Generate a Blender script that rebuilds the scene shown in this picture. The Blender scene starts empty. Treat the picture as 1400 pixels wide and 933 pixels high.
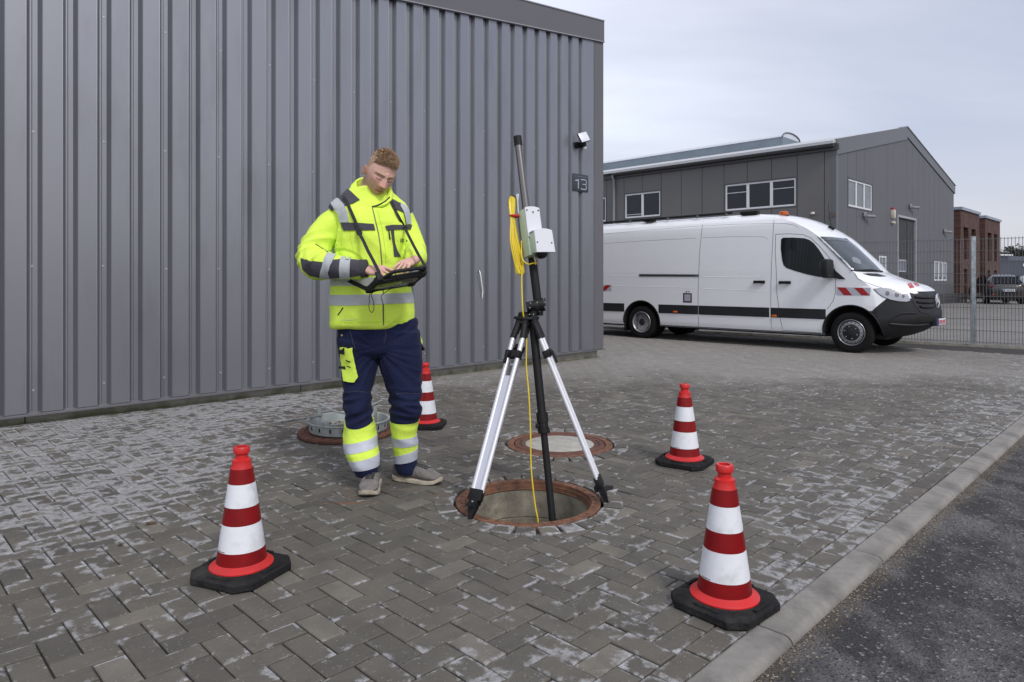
import bpy, bmesh, math, random
import numpy as np
from mathutils import Vector, Matrix, noise, geometry
from mathutils.bvhtree import BVHTree

random.seed(7)
rng = np.random.default_rng(11)
S = bpy.context.scene
COL = S.collection
H = 1.14          # camera height
FP = 933.0        # focal length in photograph pixels
CX, HY = 700.0, 383.0

# ------------------------------------------------------------------ camera
cam_d = bpy.data.cameras.new("camera")
cam = bpy.data.objects.new("camera", cam_d)
COL.objects.link(cam)
cam.location = (0, 0, H)
cam.rotation_euler = (math.radians(90), 0, 0)
cam_d.sensor_width = 36.0
cam_d.lens = FP / 1400 * 36
cam_d.shift_y = -(466.5 - HY) / 1400
cam_d.clip_start = 0.05
cam_d.clip_end = 2000
S.camera = cam

# ------------------------------------------------------------------ world
SUN_EL, SUN_AZ = math.radians(46), math.radians(150)   # azimuth from +Y, clockwise
W = bpy.data.worlds.new("World")
S.world = W
W.use_nodes = True
nt = W.node_tree
nt.nodes.clear()
N = nt.nodes.new
L = nt.links.new
out = N('ShaderNodeOutputWorld')
bg = N('ShaderNodeBackground'); bg.inputs[1].default_value = 0.86
bgs = N('ShaderNodeBackground'); bgs.inputs[1].default_value = 0.05
add = N('ShaderNodeAddShader')
sky = N('ShaderNodeTexSky'); sky.sky_type = 'NISHITA'; sky.sun_disc = False
sky.sun_elevation = SUN_EL; sky.sun_rotation = SUN_AZ; sky.air_density = 1.0; sky.dust_density = 3.0
L(sky.outputs[0], bgs.inputs[0])
tc = N('ShaderNodeTexCoord')
sep = N('ShaderNodeSeparateXYZ'); L(tc.outputs['Generated'], sep.inputs[0])
# cloud deck: direction projected on a plane above, stretched
mz = N('ShaderNodeMath'); mz.operation = 'ADD'; L(sep.outputs[2], mz.inputs[0]); mz.inputs[1].default_value = 0.25
dv = N('ShaderNodeVectorMath'); dv.operation = 'DIVIDE'; L(tc.outputs['Generated'], dv.inputs[0])
cmb = N('ShaderNodeCombineXYZ')
for i in range(3): L(mz.outputs[0], cmb.inputs[i])
L(cmb.outputs[0], dv.inputs[1])
mp = N('ShaderNodeMapping'); L(dv.outputs[0], mp.inputs[0])
mp.inputs['Rotation'].default_value = (0, 0, math.radians(28)); mp.inputs['Scale'].default_value = (0.55, 1.5, 1)
nz = N('ShaderNodeTexNoise'); L(mp.outputs[0], nz.inputs[0])
nz.inputs['Scale'].default_value = 1.5; nz.inputs['Detail'].default_value = 6; nz.inputs['Roughness'].default_value = 0.5
# brightness falls towards the right of the view
rx = N('ShaderNodeMapRange'); L(sep.outputs[0], rx.inputs[0])
rx.inputs[1].default_value = 0.02; rx.inputs[2].default_value = 0.66
rx.inputs[3].default_value = 1.0; rx.inputs[4].default_value = 0.0
a1 = N('ShaderNodeMath'); a1.operation = 'MULTIPLY_ADD'; L(nz.outputs[0], a1.inputs[0])
a1.inputs[1].default_value = 1.45; a1.inputs[2].default_value = -0.74
a2 = N('ShaderNodeMath'); a2.operation = 'ADD'; L(rx.outputs[0], a2.inputs[0]); L(a1.outputs[0], a2.inputs[1]); a2.use_clamp = True
cr = N('ShaderNodeValToRGB'); L(a2.outputs[0], cr.inputs[0])
cr.color_ramp.elements[0].position = 0.0; cr.color_ramp.elements[0].color = (0.43, 0.44, 0.53, 1)
cr.color_ramp.elements[1].position = 1.0; cr.color_ramp.elements[1].color = (0.79, 0.80, 0.875, 1)
e = cr.color_ramp.elements.new(0.5); e.color = (0.578, 0.583, 0.65, 1)
# slightly warm near the horizon
hz = N('ShaderNodeMapRange'); L(sep.outputs[2], hz.inputs[0])
hz.inputs[1].default_value = 0.0; hz.inputs[2].default_value = 0.2; hz.inputs[3].default_value = 0.75; hz.inputs[4].default_value = 0.0
mx = N('ShaderNodeMixRGB'); L(hz.outputs[0], mx.inputs[0]); L(cr.outputs[0], mx.inputs[1]); mx.inputs[2].default_value = (0.60, 0.59, 0.655, 1)
L(mx.outputs[0], bg.inputs[0])
L(bg.outputs[0], add.inputs[0]); L(bgs.outputs[0], add.inputs[1]); L(add.outputs[0], out.inputs[0])

# ------------------------------------------------------------------ sun through thin cloud
sun_d = bpy.data.lights.new("sun", 'SUN')
sun_d.energy = 1.5; sun_d.angle = math.radians(12); sun_d.color = (1.0, 0.985, 0.965)
sun = bpy.data.objects.new("sun", sun_d); COL.objects.link(sun)
sd = Vector((math.sin(SUN_AZ) * math.cos(SUN_EL), math.cos(SUN_AZ) * math.cos(SUN_EL), math.sin(SUN_EL)))
sun.rotation_euler = sd.to_track_quat('Z', 'Y').to_euler()
S.view_settings.view_transform = 'Standard'
S.view_settings.look = 'None'
S.view_settings.exposure = 0.2
S.view_settings.gamma = 1.0
S.cycles.max_bounces = 6

# ------------------------------------------------------------------ helpers
def gp(px, py, z=0.0):
    Y = (H - z) * FP / (py - HY)
    return Vector(((px - CX) / FP * Y, Y, z))
def at(px, py, Y):
    return Vector(((px - CX) / FP * Y, Y, H - (py - HY) / FP * Y))
def ray(px, py):
    return Vector(((px - CX) / FP, 1.0, -(py - HY) / FP)).normalized()
CAMP = Vector((0, 0, H))

def lin(c):
    return tuple(((v / 12.92) if v <= 0.04045 else ((v + 0.055) / 1.055) ** 2.4) for v in c)

def mat(name, color, rough=0.6, metal=0.0, var=0.12, vscale=6.0, bump=0.0, bscale=60.0, spec=0.5, stretch=None,
        dirt=None, dirt_amt=0.0, dscale=3.0, coat=0.0, each=False):
    m = bpy.data.materials.new(name); m.use_nodes = True
    t = m.node_tree; b = t.nodes['Principled BSDF']
    n = t.nodes.new; l = t.links.new
    b.inputs['Roughness'].default_value = rough; b.inputs['Metallic'].default_value = metal
    b.inputs['Specular IOR Level'].default_value = spec
    b.inputs['Coat Weight'].default_value = coat
    tcn = n('ShaderNodeTexCoord'); vec = tcn.outputs['Object']
    if each:
        oi_ = n('ShaderNodeObjectInfo'); sc_ = n('ShaderNodeMath'); sc_.operation = 'MULTIPLY'; sc_.inputs[1].default_value = 9.0; l(oi_.outputs['Random'], sc_.inputs[0])
        va_ = n('ShaderNodeVectorMath'); l(vec, va_.inputs[0]); l(sc_.outputs[0], va_.inputs[1]); vec = va_.outputs[0]
    if stretch:
        mpp = n('ShaderNodeMapping'); l(vec, mpp.inputs[0]); mpp.inputs['Scale'].default_value = stretch; vec = mpp.outputs[0]
    nn = n('ShaderNodeTexNoise'); l(vec, nn.inputs[0]); nn.inputs['Scale'].default_value = vscale
    nn.inputs['Detail'].default_value = 5; nn.inputs['Roughness'].default_value = 0.6
    r = n('ShaderNodeValToRGB'); l(nn.outputs[0], r.inputs[0])
    r.color_ramp.elements[0].position = 0.3; r.color_ramp.elements[1].position = 0.7
    c0 = [max(0, v * (1 - var)) for v in color[:3]]; c1 = [min(1, v * (1 + var)) for v in color[:3]]
    r.color_ramp.elements[0].color = (*c0, 1); r.color_ramp.elements[1].color = (*c1, 1)
    colout = r.outputs[0]
    if dirt:
        dn = n('ShaderNodeTexNoise'); l(vec, dn.inputs[0]); dn.inputs['Scale'].default_value = dscale
        dn.inputs['Detail'].default_value = 8; dn.inputs['Roughness'].default_value = 0.65
        dr = n('ShaderNodeMapRange'); l(dn.outputs[0], dr.inputs[0])
        dr.inputs[1].default_value = 0.5; dr.inputs[2].default_value = 0.68
        dr.inputs[3].default_value = 0; dr.inputs[4].default_value = dirt_amt
        mm = n('ShaderNodeMixRGB'); l(dr.outputs[0], mm.inputs[0]); l(colout, mm.inputs[1]); mm.inputs[2].default_value = (*dirt, 1)
        colout = mm.outputs[0]
    l(colout, b.inputs['Base Color'])
    if bump > 0:
        bn = n('ShaderNodeTexNoise'); l(vec, bn.inputs[0]); bn.inputs['Scale'].default_value = bscale; bn.inputs['Detail'].default_value = 4
        bb = n('ShaderNodeBump'); bb.inputs['Strength'].default_value = bump; bb.inputs['Distance'].default_value = 0.01
        l(bn.outputs[0], bb.inputs['Height']); l(bb.outputs[0], b.inputs['Normal'])
    return m

def tag(o, label=None, cat=None, group=None, kind=None):
    if label: o['label'] = label
    if cat: o['category'] = cat
    if group: o['group'] = group
    if kind: o['kind'] = kind
    return o

def thing(name, label, cat, loc=(0, 0, 0), rz=0.0, group=None):
    o = bpy.data.objects.new(name, None); COL.objects.link(o)
    o.empty_display_size = 0.1
    o.location = loc; o.rotation_euler = (0, 0, rz)
    return tag(o, label, cat, group)

def link(name, me, parent=None, world=True):
    """world=True: the mesh's coordinates are world coordinates"""
    o = bpy.data.objects.new(name, me); COL.objects.link(o)
    if parent is not None:
        o.parent = parent
        if world:
            m = Matrix.Identity(4); p = parent
            while p is not None:
                m = p.matrix_basis @ m if p.parent is None else (p.matrix_basis @ m)
                p = p.parent
            me.transform(m.inverted())
    return o

class MB:
    """collects shapes into one mesh"""
    def __init__(s): s.v = []; s.f = []; s.m = []; s.sm = []
    def add(s, vs, fs, mi=0, smooth=False, T=None):
        o = len(s.v)
        for v in vs:
            v = Vector(v)
            s.v.append(tuple(T @ v) if T is not None else tuple(v))
        for f in fs:
            s.f.append([i + o for i in f]); s.m.append(mi); s.sm.append(smooth)
        return s
    def box(s, c, size, T=None, bev=0.0, mi=0, R=None):
        x, y, z = [k / 2 for k in size]; c = Vector(c)
        b = min(bev, x * .9, y * .9, z * .9)
        if b <= 0:
            vs = [(i * x, j * y, k * z) for i in (-1, 1) for j in (-1, 1) for k in (-1, 1)]
            fs = [(0, 1, 3, 2), (4, 6, 7, 5), (0, 4, 5, 1), (2, 3, 7, 6), (0, 2, 6, 4), (1, 5, 7, 3)]
        else:
            bm = bmesh.new(); bmesh.ops.create_cube(bm, size=1.0)
            for v in bm.verts: v.co = Vector((v.co.x * 2 * x, v.co.y * 2 * y, v.co.z * 2 * z))
            bmesh.ops.bevel(bm, geom=bm.edges[:], offset=b, segments=2, affect='EDGES', profile=0.5)
            vs = [v.co.copy() for v in bm.verts]; fs = [[v.index for v in f.verts] for f in bm.faces]; bm.free()
        M = Matrix.Translation(c) @ (R.to_4x4() if R is not None else Matrix.Identity(4))
        if T is not None: M = T @ M
        return s.add(vs, fs, mi, b > 0, M)
    def obox(s, o, e1, e2, e3, mi=0):
        """box from a corner and three edge vectors"""
        o, e1, e2, e3 = map(Vector, (o, e1, e2, e3))
        vs = [o + e1 * i + e2 * j + e3 * k for i in (0, 1) for j in (0, 1) for k in (0, 1)]
        fs = [(0, 1, 3, 2), (4, 6, 7, 5), (0, 4, 5, 1), (2, 3, 7, 6), (0, 2, 6, 4), (1, 5, 7, 3)]
        return s.add(vs, fs, mi)
    def lathe(s, prof, n=32, T=None, mi=0, smooth=True, closed=False, a0=0.0):
        vs = []; fs = []
        for r, z in prof:
            for k in range(n):
                a = 2 * math.pi * k / n + a0
                vs.append((r * math.cos(a), r * math.sin(a), z))
        m = len(prof)
        for i in range(m - 1 if not closed else m):
            j = (i + 1) % m
            for k in range(n):
                k2 = (k + 1) % n
                fs.append((i * n + k, i * n + k2, j * n + k2, j * n + k))
        if not closed:
            if prof[0][0] > 1e-6: fs.append(tuple(reversed(range(n))))
            if prof[-1][0] > 1e-6: fs.append(tuple((m - 1) * n + k for k in range(n)))
        return s.add(vs, fs, mi, smooth, T)
    def cyl(s, p0, p1, r, r1=None, n=16, mi=0, smooth=True):
        p0, p1 = Vector(p0), Vector(p1); d = p1 - p0
        T = Matrix.Translation(p0) @ d.to_track_quat('Z', 'Y').to_matrix().to_4x4()
        return s.lathe([(r, 0), (r if r1 is None else r1, d.length)], n, T, mi, smooth)
    def tube(s, pts, r, n=10, mi=0, sub=1):
        pts = [Vector(p) for p in pts]
        if sub > 1: pts = catmull(pts, sub)
        rr = r if isinstance(r, (list, tuple)) else [r] * len(pts)
        if len(rr) != len(pts): rr = list(np.interp(np.linspace(0, 1, len(pts)), np.linspace(0, 1, len(rr)), rr))
        vs = []; U = None
        for i, p in enumerate(pts):
            t = (pts[min(i + 1, len(pts) - 1)] - pts[max(i - 1, 0)]).normalized()
            if U is None:
                U = t.cross(Vector((0, 0, 1)));
                if U.length < .1: U = t.cross(Vector((1, 0, 0)))
            U = (U - t * U.dot(t)).normalized(); V = t.cross(U)
            for k in range(n):
                a = 2 * math.pi * k / n
                vs.append(p + (U * math.cos(a) + V * math.sin(a)) * rr[i])
        fs = []
        m = len(pts)
        for i in range(m - 1):
            for k in range(n):
                k2 = (k + 1) % n
                fs.append((i * n + k, (i + 1) * n + k, (i + 1) * n + k2, i * n + k2))
        fs.append(tuple(range(n))); fs.append(tuple(reversed([(m - 1) * n + k for k in range(n)])))
        return s.add(vs, fs, mi, True)
    def ribbon(s, pts, wv, w, th=0.003, mi=0, sub=4):
        """flat strap along pts; wv: width directions"""
        pts = [Vector(p) for p in pts]; wv = [Vector(x) for x in wv]
        P = catmull(pts, sub) if sub > 1 else pts
        WV = catmull(wv, sub) if sub > 1 else wv
        vs = []; fs = []
        for i, p in enumerate(P):
            t = (P[min(i + 1, len(P) - 1)] - P[max(i - 1, 0)]).normalized()
            u = WV[i]; u = (u - t * u.dot(t)).normalized(); nn = t.cross(u)
            for a, b in ((-1, -1), (1, -1), (1, 1), (-1, 1)):
                vs.append(p + u * a * w / 2 + nn * b * th / 2)
        for i in range(len(P) - 1):
            for k in range(4):
                k2 = (k + 1) % 4
                fs.append((i * 4 + k, i * 4 + k2, i * 4 + 4 + k2, i * 4 + 4 + k))
        fs.append((3, 2, 1, 0)); m = (len(P) - 1) * 4; fs.append((m, m + 1, m + 2, m + 3))
        return s.add(vs, fs, mi)
    def mesh(s, name, mats):
        me = bpy.data.meshes.new(name)
        me.from_pydata([tuple(v) for v in s.v], [], s.f)
        if not isinstance(mats, (list, tuple)): mats = [mats]
        for m in mats: me.materials.append(m)
        me.polygons.foreach_set('material_index', s.m)
        me.polygons.foreach_set('use_smooth', s.sm)
        me.update()
        bm = bmesh.new(); bm.from_mesh(me); bmesh.ops.recalc_face_normals(bm, faces=bm.faces); bm.to_mesh(me); bm.free()
        if any(s.sm): me.set_sharp_from_angle(angle=math.radians(38))
        return me
    def build(s, name, mats, parent=None, world=True):
        return link(name, s.mesh(name, mats), parent, world)

def catmull(p, sub):
    p = [Vector(x) for x in p]; o = []
    for i in range(len(p) - 1):
        a = p[max(i - 1, 0)]; b = p[i]; c = p[i + 1]; d = p[min(i + 2, len(p) - 1)]
        for k in range(sub):
            t = k / sub
            o.append(0.5 * ((2 * b) + (c - a) * t + (2 * a - 5 * b + 4 * c - d) * t * t + (3 * b - a - 3 * c + d) * t ** 3))
    o.append(p[-1]); return o

def copy_tree(o, parent=None):
    c = o.copy(); COL.objects.link(c)
    if parent is not None: c.parent = parent
    for ch in list(o.children): copy_tree(ch, c)
    return c

def struct(name, me):
    o = link(name, me); o['kind'] = 'structure'; return o

def plane_hit(px, py, P, n):
    d = Vector(((px - CX) / FP, 1.0, -(py - HY) / FP))
    t = (P - CAMP).dot(n) / d.dot(n)
    return CAMP + d * t

def decal(name, poly, bvh, mt, parent=None, off=0.003, step=3.0, maxd=60, back=0.004, mirror=None):
    """lay a thin panel with the given outline (in photograph pixels) onto the surface of bvh"""
    n = len(poly)
    xs = [p[0] for p in poly]; ys = [p[1] for p in poly]
    pts = []; 
    for i in range(n):
        a, b = poly[i], poly[(i + 1) % n]
        d = math.dist(a, b); k = max(1, int(d / step))
        for j in range(k): pts.append(Vector((a[0] + (b[0] - a[0]) * j / k, a[1] + (b[1] - a[1]) * j / k)))
    nb = len(pts)
    edges = [(i, (i + 1) % nb) for i in range(nb)]
    x = min(xs) + step * .5
    row = 0
    while x < max(xs):
        y = min(ys) + step * .5
        while y < max(ys):
            q = Vector((x + 0.01 * random.random(), y + 0.01 * random.random()))
            if min((q - p).length for p in pts[:nb]) > step * .45: pts.append(q)
            y += step
        x += step
    r = geometry.delaunay_2d_cdt(pts, edges, [list(range(nb))], 1, 1e-5)
    V, F = r[0], r[2]
    c = Vector((sum(xs) / n, sum(ys) / n)); vs = []
    inv = Vector((1, 1))
    for v in V:
        q = v.copy(); hit = None
        for _ in range(25):
            hit = bvh.ray_cast(CAMP, ray(q.x, q.y), maxd)
            if hit[0] is not None: break
            q = q + (c - q) * 0.04
        if hit[0] is None:
            vs.append(None); continue
        nn = hit[1]
        if nn.dot(ray(q.x, q.y)) > 0: nn = -nn
        vs.append(hit[0] + nn * off)
    bm = bmesh.new()
    bv = [bm.verts.new(v) if v is not None else None for v in vs]
    for f in F:
        if any(bv[i] is None for i in f): continue
        try: bm.faces.new([bv[i] for i in f])
        except ValueError: pass
    for v in [v for v in bm.verts if not v.link_faces]: bm.verts.remove(v)
    bmesh.ops.smooth_vert(bm, verts=[v for v in bm.verts if not v.is_boundary], factor=0.3, use_axis_x=True, use_axis_y=True, use_axis_z=True)
    bm.normal_update()
    # face the camera
    s = sum((f.normal.dot(CAMP - f.calc_center_median()) * f.calc_area() for f in bm.faces))
    if s < 0: bmesh.ops.reverse_faces(bm, faces=bm.faces)
    be = [e for e in bm.edges if e.is_boundary]
    ret = bmesh.ops.extrude_edge_only(bm, edges=be)
    nv = [g for g in ret['geom'] if isinstance(g, bmesh.types.BMVert)]
    for v in nv:
        v.co += (v.co - CAMP).normalized() * (off + back)
    me = bpy.data.meshes.new(name); bm.to_mesh(me); bm.free()
    me.materials.append(mt)
    for p in me.polygons: p.use_smooth = True
    me.set_sharp_from_angle(angle=math.radians(40))
    return link(name, me, parent)

def seam(name, pts, bvh, mt, parent, r=0.003, off=0.0, step=5):
    """a thin bead along a polyline (photograph pixels) on the surface of bvh"""
    q = []
    for i in range(len(pts) - 1):
        a, b = pts[i], pts[i + 1]; k = max(1, int(math.dist(a, b) / step))
        for j in range(k): q.append((a[0] + (b[0] - a[0]) * j / k, a[1] + (b[1] - a[1]) * j / k))
    q.append(pts[-1]); w = []
    for p in q:
        h = bvh.ray_cast(CAMP, ray(*p), 60)
        if h[0] is not None: w.append(h[0] + h[1] * off * (1 if h[1].dot(ray(*p)) < 0 else -1))
    if len(w) < 2: return None
    mb = MB(); mb.tube(w, r, 6)
    return mb.build(name, mt, parent)

def text_mesh(txt, size, T, depth=0.001):
    cu = bpy.data.curves.new('lettering', 'FONT'); cu.body = txt; cu.size = size; cu.extrude = depth
    cu.align_x = 'CENTER'; cu.align_y = 'CENTER'; cu.resolution_u = 4
    ob = bpy.data.objects.new('lettering', cu); COL.objects.link(ob)
    bpy.context.view_layer.update()
    me = bpy.data.meshes.new_from_object(ob.evaluated_get(bpy.context.evaluated_depsgraph_get()))
    bpy.data.objects.remove(ob); me.transform(T)
    return me

def basis(o, x, y, z):
    x, y, z = Vector(x).normalized(), Vector(y).normalized(), Vector(z).normalized()
    m = Matrix(((x.x, y.x, z.x, o[0]), (x.y, y.y, z.y, o[1]), (x.z, y.z, z.z, o[2]), (0, 0, 0, 1)))
    return m
# ================================================================== paving materials
def paving_mat(name, bias=0.0):
    m = bpy.data.materials.new(name); m.use_nodes = True
    t = m.node_tree; b = t.nodes['Principled BSDF']; n = t.nodes.new; l = t.links.new
    def mth(op, a, c=None, d=None, clamp=False):
        k = n('ShaderNodeMath'); k.operation = op; k.use_clamp = clamp
        for i, x in enumerate((a, c, d)):
            if x is None: continue
            if isinstance(x, (int, float)): k.inputs[i].default_value = x
            else: l(x, k.inputs[i])
        return k.outputs[0]
    geo = n('ShaderNodeNewGeometry'); pos = geo.outputs['Position']
    def nz(scale, det=5, rough=.6, sc=None, off=None, pv=None):
        v = pv or pos
        if sc or off:
            mp = n('ShaderNodeMapping'); l(pos, mp.inputs[0])
            if sc: mp.inputs['Scale'].default_value = sc
            if off: mp.inputs['Location'].default_value = off
            v = mp.outputs[0]
        k = n('ShaderNodeTexNoise'); l(v, k.inputs[0]); k.inputs['Scale'].default_value = scale
        k.inputs['Detail'].default_value = det; k.inputs['Roughness'].default_value = rough
        return k.outputs[0]
    def ramp(f, a, c, lo=0., hi=1.):
        k = n('ShaderNodeMapRange'); k.interpolation_type = 'SMOOTHSTEP'; l(f, k.inputs[0])
        for i, x in enumerate((a, c, lo, hi)): k.inputs[i + 1].default_value = x
        return k.outputs[0]
    def mix(f, a, c):
        k = n('ShaderNodeMixRGB')
        for i, x in enumerate((f, a, c)):
            if isinstance(x, (int, float)): k.inputs[i].default_value = x
            elif isinstance(x, tuple): k.inputs[i].default_value = (*x, 1)
            else: l(x, k.inputs[i])
        return k.outputs[0]
    sp = n('ShaderNodeSeparateXYZ'); l(pos, sp.inputs[0])
    oi = n('ShaderNodeObjectInfo')
    rnd = mth('FRACT', mth('ADD', geo.outputs['Random Per Island'], mth('MULTIPLY', oi.outputs['Random'], 7.31)))
    # base tone per stone
    cr = n('ShaderNodeValToRGB'); l(rnd, cr.inputs[0])
    el = cr.color_ramp.elements
    el[0].position = 0; el[0].color = (0.086, 0.079, 0.067, 1)
    el[1].position = 1; el[1].color = (0.156, 0.145, 0.124, 1)
    e = el.new(.5); e.color = (0.117, 0.108, 0.091, 1)
    e = el.new(.93); e.color = (0.12, 0.108, 0.09, 1)
    e = el.new(.975); e.color = (0.17, 0.155, 0.128, 1)
    base = cr.outputs[0]
    # mottling + fine grit
    base = mix(ramp(nz(5, 6, .7), .35, .7, 0, .42), base, (0.050, 0.048, 0.044))
    vo = n('ShaderNodeTexVoronoi'); l(pos, vo.inputs['Vector']); vo.inputs['Scale'].default_value = 105
    vs_ = n('ShaderNodeSeparateColor'); l(vo.outputs['Color'], vs_.inputs[0])
    grit = mth('MULTIPLY', ramp(vs_.outputs[0], .86, .9), ramp(vo.outputs['Distance'], .16, .30, 1, 0))
    base = mix(mth('MULTIPLY', grit, .75), base, (0.30, 0.29, 0.27))
    grit2 = ramp(nz(300, 2, .5, None, (7, 3, 0)), .33, .40, 1, 0)
    base = mix(mth('MULTIPLY', grit2, .5), base, (0.04, 0.038, 0.036))
    # lime bloom: grows from stone edges, dense in some areas
    uv = n('ShaderNodeUVMap'); uv.uv_map = 'UVMap'; su = n('ShaderNodeSeparateXYZ'); l(uv.outputs[0], su.inputs[0])
    U, V = su.outputs[0], su.outputs[1]
    du = mth('MULTIPLY', mth('MINIMUM', U, mth('SUBTRACT', 1, U)), .183)
    dvv = mth('MULTIPLY', mth('MINIMUM', V, mth('SUBTRACT', 1, V)), .0915)
    edge = ramp(mth('MINIMUM', du, dvv), 0.0, 0.03, 1, 0)
    # areas
    left = mth('MULTIPLY', ramp(sp.outputs[0], -2.4, -0.8, 1, 0), ramp(sp.outputs[1], 2.3, 3.2, .2, 1))
    vv = mth('MULTIPLY', mth('SUBTRACT', sp.outputs[1], sp.outputs[0]), .7071)     # distance across, from the kerb
    kerbz = ramp(vv, 1.15, 2.15, 1, 0)
    area = mth('ADD', mth('MULTIPLY', left, .20), mth('MULTIPLY', kerbz, .10))
    area = mth('ADD', area, mth('MULTIPLY', ramp(sp.outputs[1], 4.5, 8, 0, 1), .03))
    big = nz(.9, 4, .55)
    area = mth('ADD', area, mth('MULTIPLY', mth('SUBTRACT', big, .5), .26))
    tint = mth('MULTIPLY', mth('SUBTRACT', mth('FRACT', mth('MULTIPLY', rnd, 13.7)), .5), .10)
    shf = n('ShaderNodeCombineXYZ'); l(mth('MULTIPLY', rnd, 3.7), shf.inputs[0]); l(mth('MULTIPLY', rnd, 9.1), shf.inputs[1]); l(mth('MULTIPLY', rnd, 5.3), shf.inputs[2])
    pva = n('ShaderNodeVectorMath'); pva.operation = 'ADD'; l(pos, pva.inputs[0]); l(shf.outputs[0], pva.inputs[1]); PV = pva.outputs[0]
    spn = nz(11, 6, .66, pv=PV)
    blm = mth('ADD', mth('ADD', spn, mth('ADD', area, bias)), mth('ADD', mth('MULTIPLY', edge, .095), tint))
    bloom = ramp(blm, .655, .76)
    bloom = mth('MULTIPLY', bloom, ramp(nz(38, 4, .65), .3, .6, .3, 1))
    base = mix(mth('MULTIPLY', bloom, .68), base, (0.37, 0.375, 0.39))
    # thin crisp bloom lines on a few stone edges
    el_ = mth('MULTIPLY', ramp(mth('MINIMUM', du, dvv), .003, .011, 1, 0), ramp(nz(8, 4, .6, pv=PV), .60, .66))
    base = mix(mth('MULTIPLY', el_, .5), base, (0.45, 0.46, 0.49))
    # farther lane: paler tone
    farm = mth('MULTIPLY', ramp(mth('ADD', sp.outputs[1], mth('MULTIPLY', big, 3)), 8.3, 10.2), ramp(mth('ADD', sp.outputs[0], mth('MULTIPLY', nz(.6), 3)), 6.5, 9.5, 1, .35))
    base = mix(mth('MULTIPLY', farm, .58), base, (0.275, 0.26, 0.245))
    # rusty wash by the manhole
    rd = mth('MULTIPLY', ramp(nz(6, 4, .6, (.5, 2.6, 1)), .60, .66), mth('MULTIPLY', ramp(sp.outputs[0], -1.25, -1.0), ramp(sp.outputs[0], -.35, -.2, 1, 0)))
    rd = mth('MULTIPLY', rd, mth('MULTIPLY', ramp(sp.outputs[1], 3.35, 3.45), ramp(sp.outputs[1], 3.75, 3.95, 1, 0)))
    base = mix(mth('MULTIPLY', rd, .75), base, (0.16, 0.075, 0.04))
    l(base, b.inputs['Base Color'])
    l(ramp(nz(14, 4), .3, .7, .62, .85), b.inputs['Roughness'])
    bb = n('ShaderNodeBump'); bb.inputs['Strength'].default_value = .55; bb.inputs['Distance'].default_value = .004
    l(mth('ADD', nz(260, 4, .6), mth('MULTIPLY', nz(40, 3), .8)), bb.inputs['Height']); l(bb.outputs[0], b.inputs['Normal'])
    b.inputs['Specular IOR Level'].default_value = .4
    return m

M_brick = paving_mat('paving_stone')
M_sett = paving_mat('pale_paving_sett', .10)
M_joint = mat('joint_sand', (0.030, 0.028, 0.025), .95, var=.4, vscale=40)
M_kerb = mat('kerb_concrete', (0.235, 0.224, 0.205), .85, var=.10, vscale=30, bump=.5, bscale=320, dirt=(0.11, 0.105, 0.098), dirt_amt=.75, dscale=3.5)
M_concrete = mat('shaft_concrete', (0.23, 0.21, 0.165), .9, var=.5, vscale=7, bump=.35, bscale=90, dirt=(0.085, 0.07, 0.048), dirt_amt=.9, dscale=5)
M_lidconc = mat('lid_concrete', (0.35, 0.34, 0.305), .85, var=.2, vscale=14, bump=.3, bscale=160, dirt=(0.25, 0.235, 0.20), dirt_amt=.5, dscale=5)
M_rust = mat('rusty_iron', (0.155, 0.068, 0.036), .8, var=.4, vscale=22, bump=.35, bscale=120, dirt=(0.05, 0.034, 0.028), dirt_amt=.85, dscale=12)
M_rust2 = mat('dark_rusty_iron', (0.105, 0.043, 0.028), .75, var=.4, vscale=26, bump=.6, bscale=120, dirt=(0.20, 0.08, 0.035), dirt_amt=.6, dscale=8)
M_hole = mat('dark_hole', (0.012, 0.011, 0.01), .9)

E1 = Vector((.70711, .70711, 0)); E2 = Vector((-.70711, .70711, 0))    # along the kerb, away from the kerb
V0 = gp(1036, 853.7).dot(E2)                                             # inner edge of the kerb
WB = .0915                                                               # stone width; length is twice that
MH = [(Vector((.083, 3.525, 0)), .373), (Vector((.331, 4.748, 0)), .366)]
RING_IN, RING_OUT = .012, .108

def W3(u, v, z=0.0): return E1 * u + E2 * v + Vector((0, 0, z))

# ------------------------------------------------------------------ ground, with the shaft cut out
def sheet(name, x0, x1, y0, y1, z, m, hole=None, r=.4):
    mb = MB()
    if hole is None:
        mb.add([(x0, y0, z), (x1, y0, z), (x1, y1, z), (x0, y1, z)], [(0, 1, 2, 3)])
    else:
        cx, cy = hole.x, hole.y; q = .6
        for a, b, c, d in ((x0, x1, y0, cy - q), (x0, x1, cy + q, y1), (x0, cx - q, cy - q, cy + q), (cx + q, x1, cy - q, cy + q)):
            mb.add([(a, c, z), (b, c, z), (b, d, z), (a, d, z)], [(0, 1, 2, 3)])
        n = 48; vs = []; fs = []
        for k in range(n):
            a = 2 * math.pi * k / n; c, s_ = math.cos(a), math.sin(a); mxx = max(abs(c), abs(s_))
            vs.append((cx + r * c, cy + r * s_, z)); vs.append((cx + q * c / mxx, cy + q * s_ / mxx, z))
        for k in range(n): j = (k + 1) % n; fs.append((2 * k, 2 * k + 1, 2 * j + 1, 2 * j))
        mb.add(vs, fs)
    return mb.mesh(name, m)

M_ground = mat('packed_ground', (0.13, 0.125, 0.115), .95, var=.2, vscale=2, bump=.3, bscale=30)
struct('ground', sheet('ground', -400, 400, -60, 900, -.075, M_ground, MH[0][0], .40))

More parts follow.
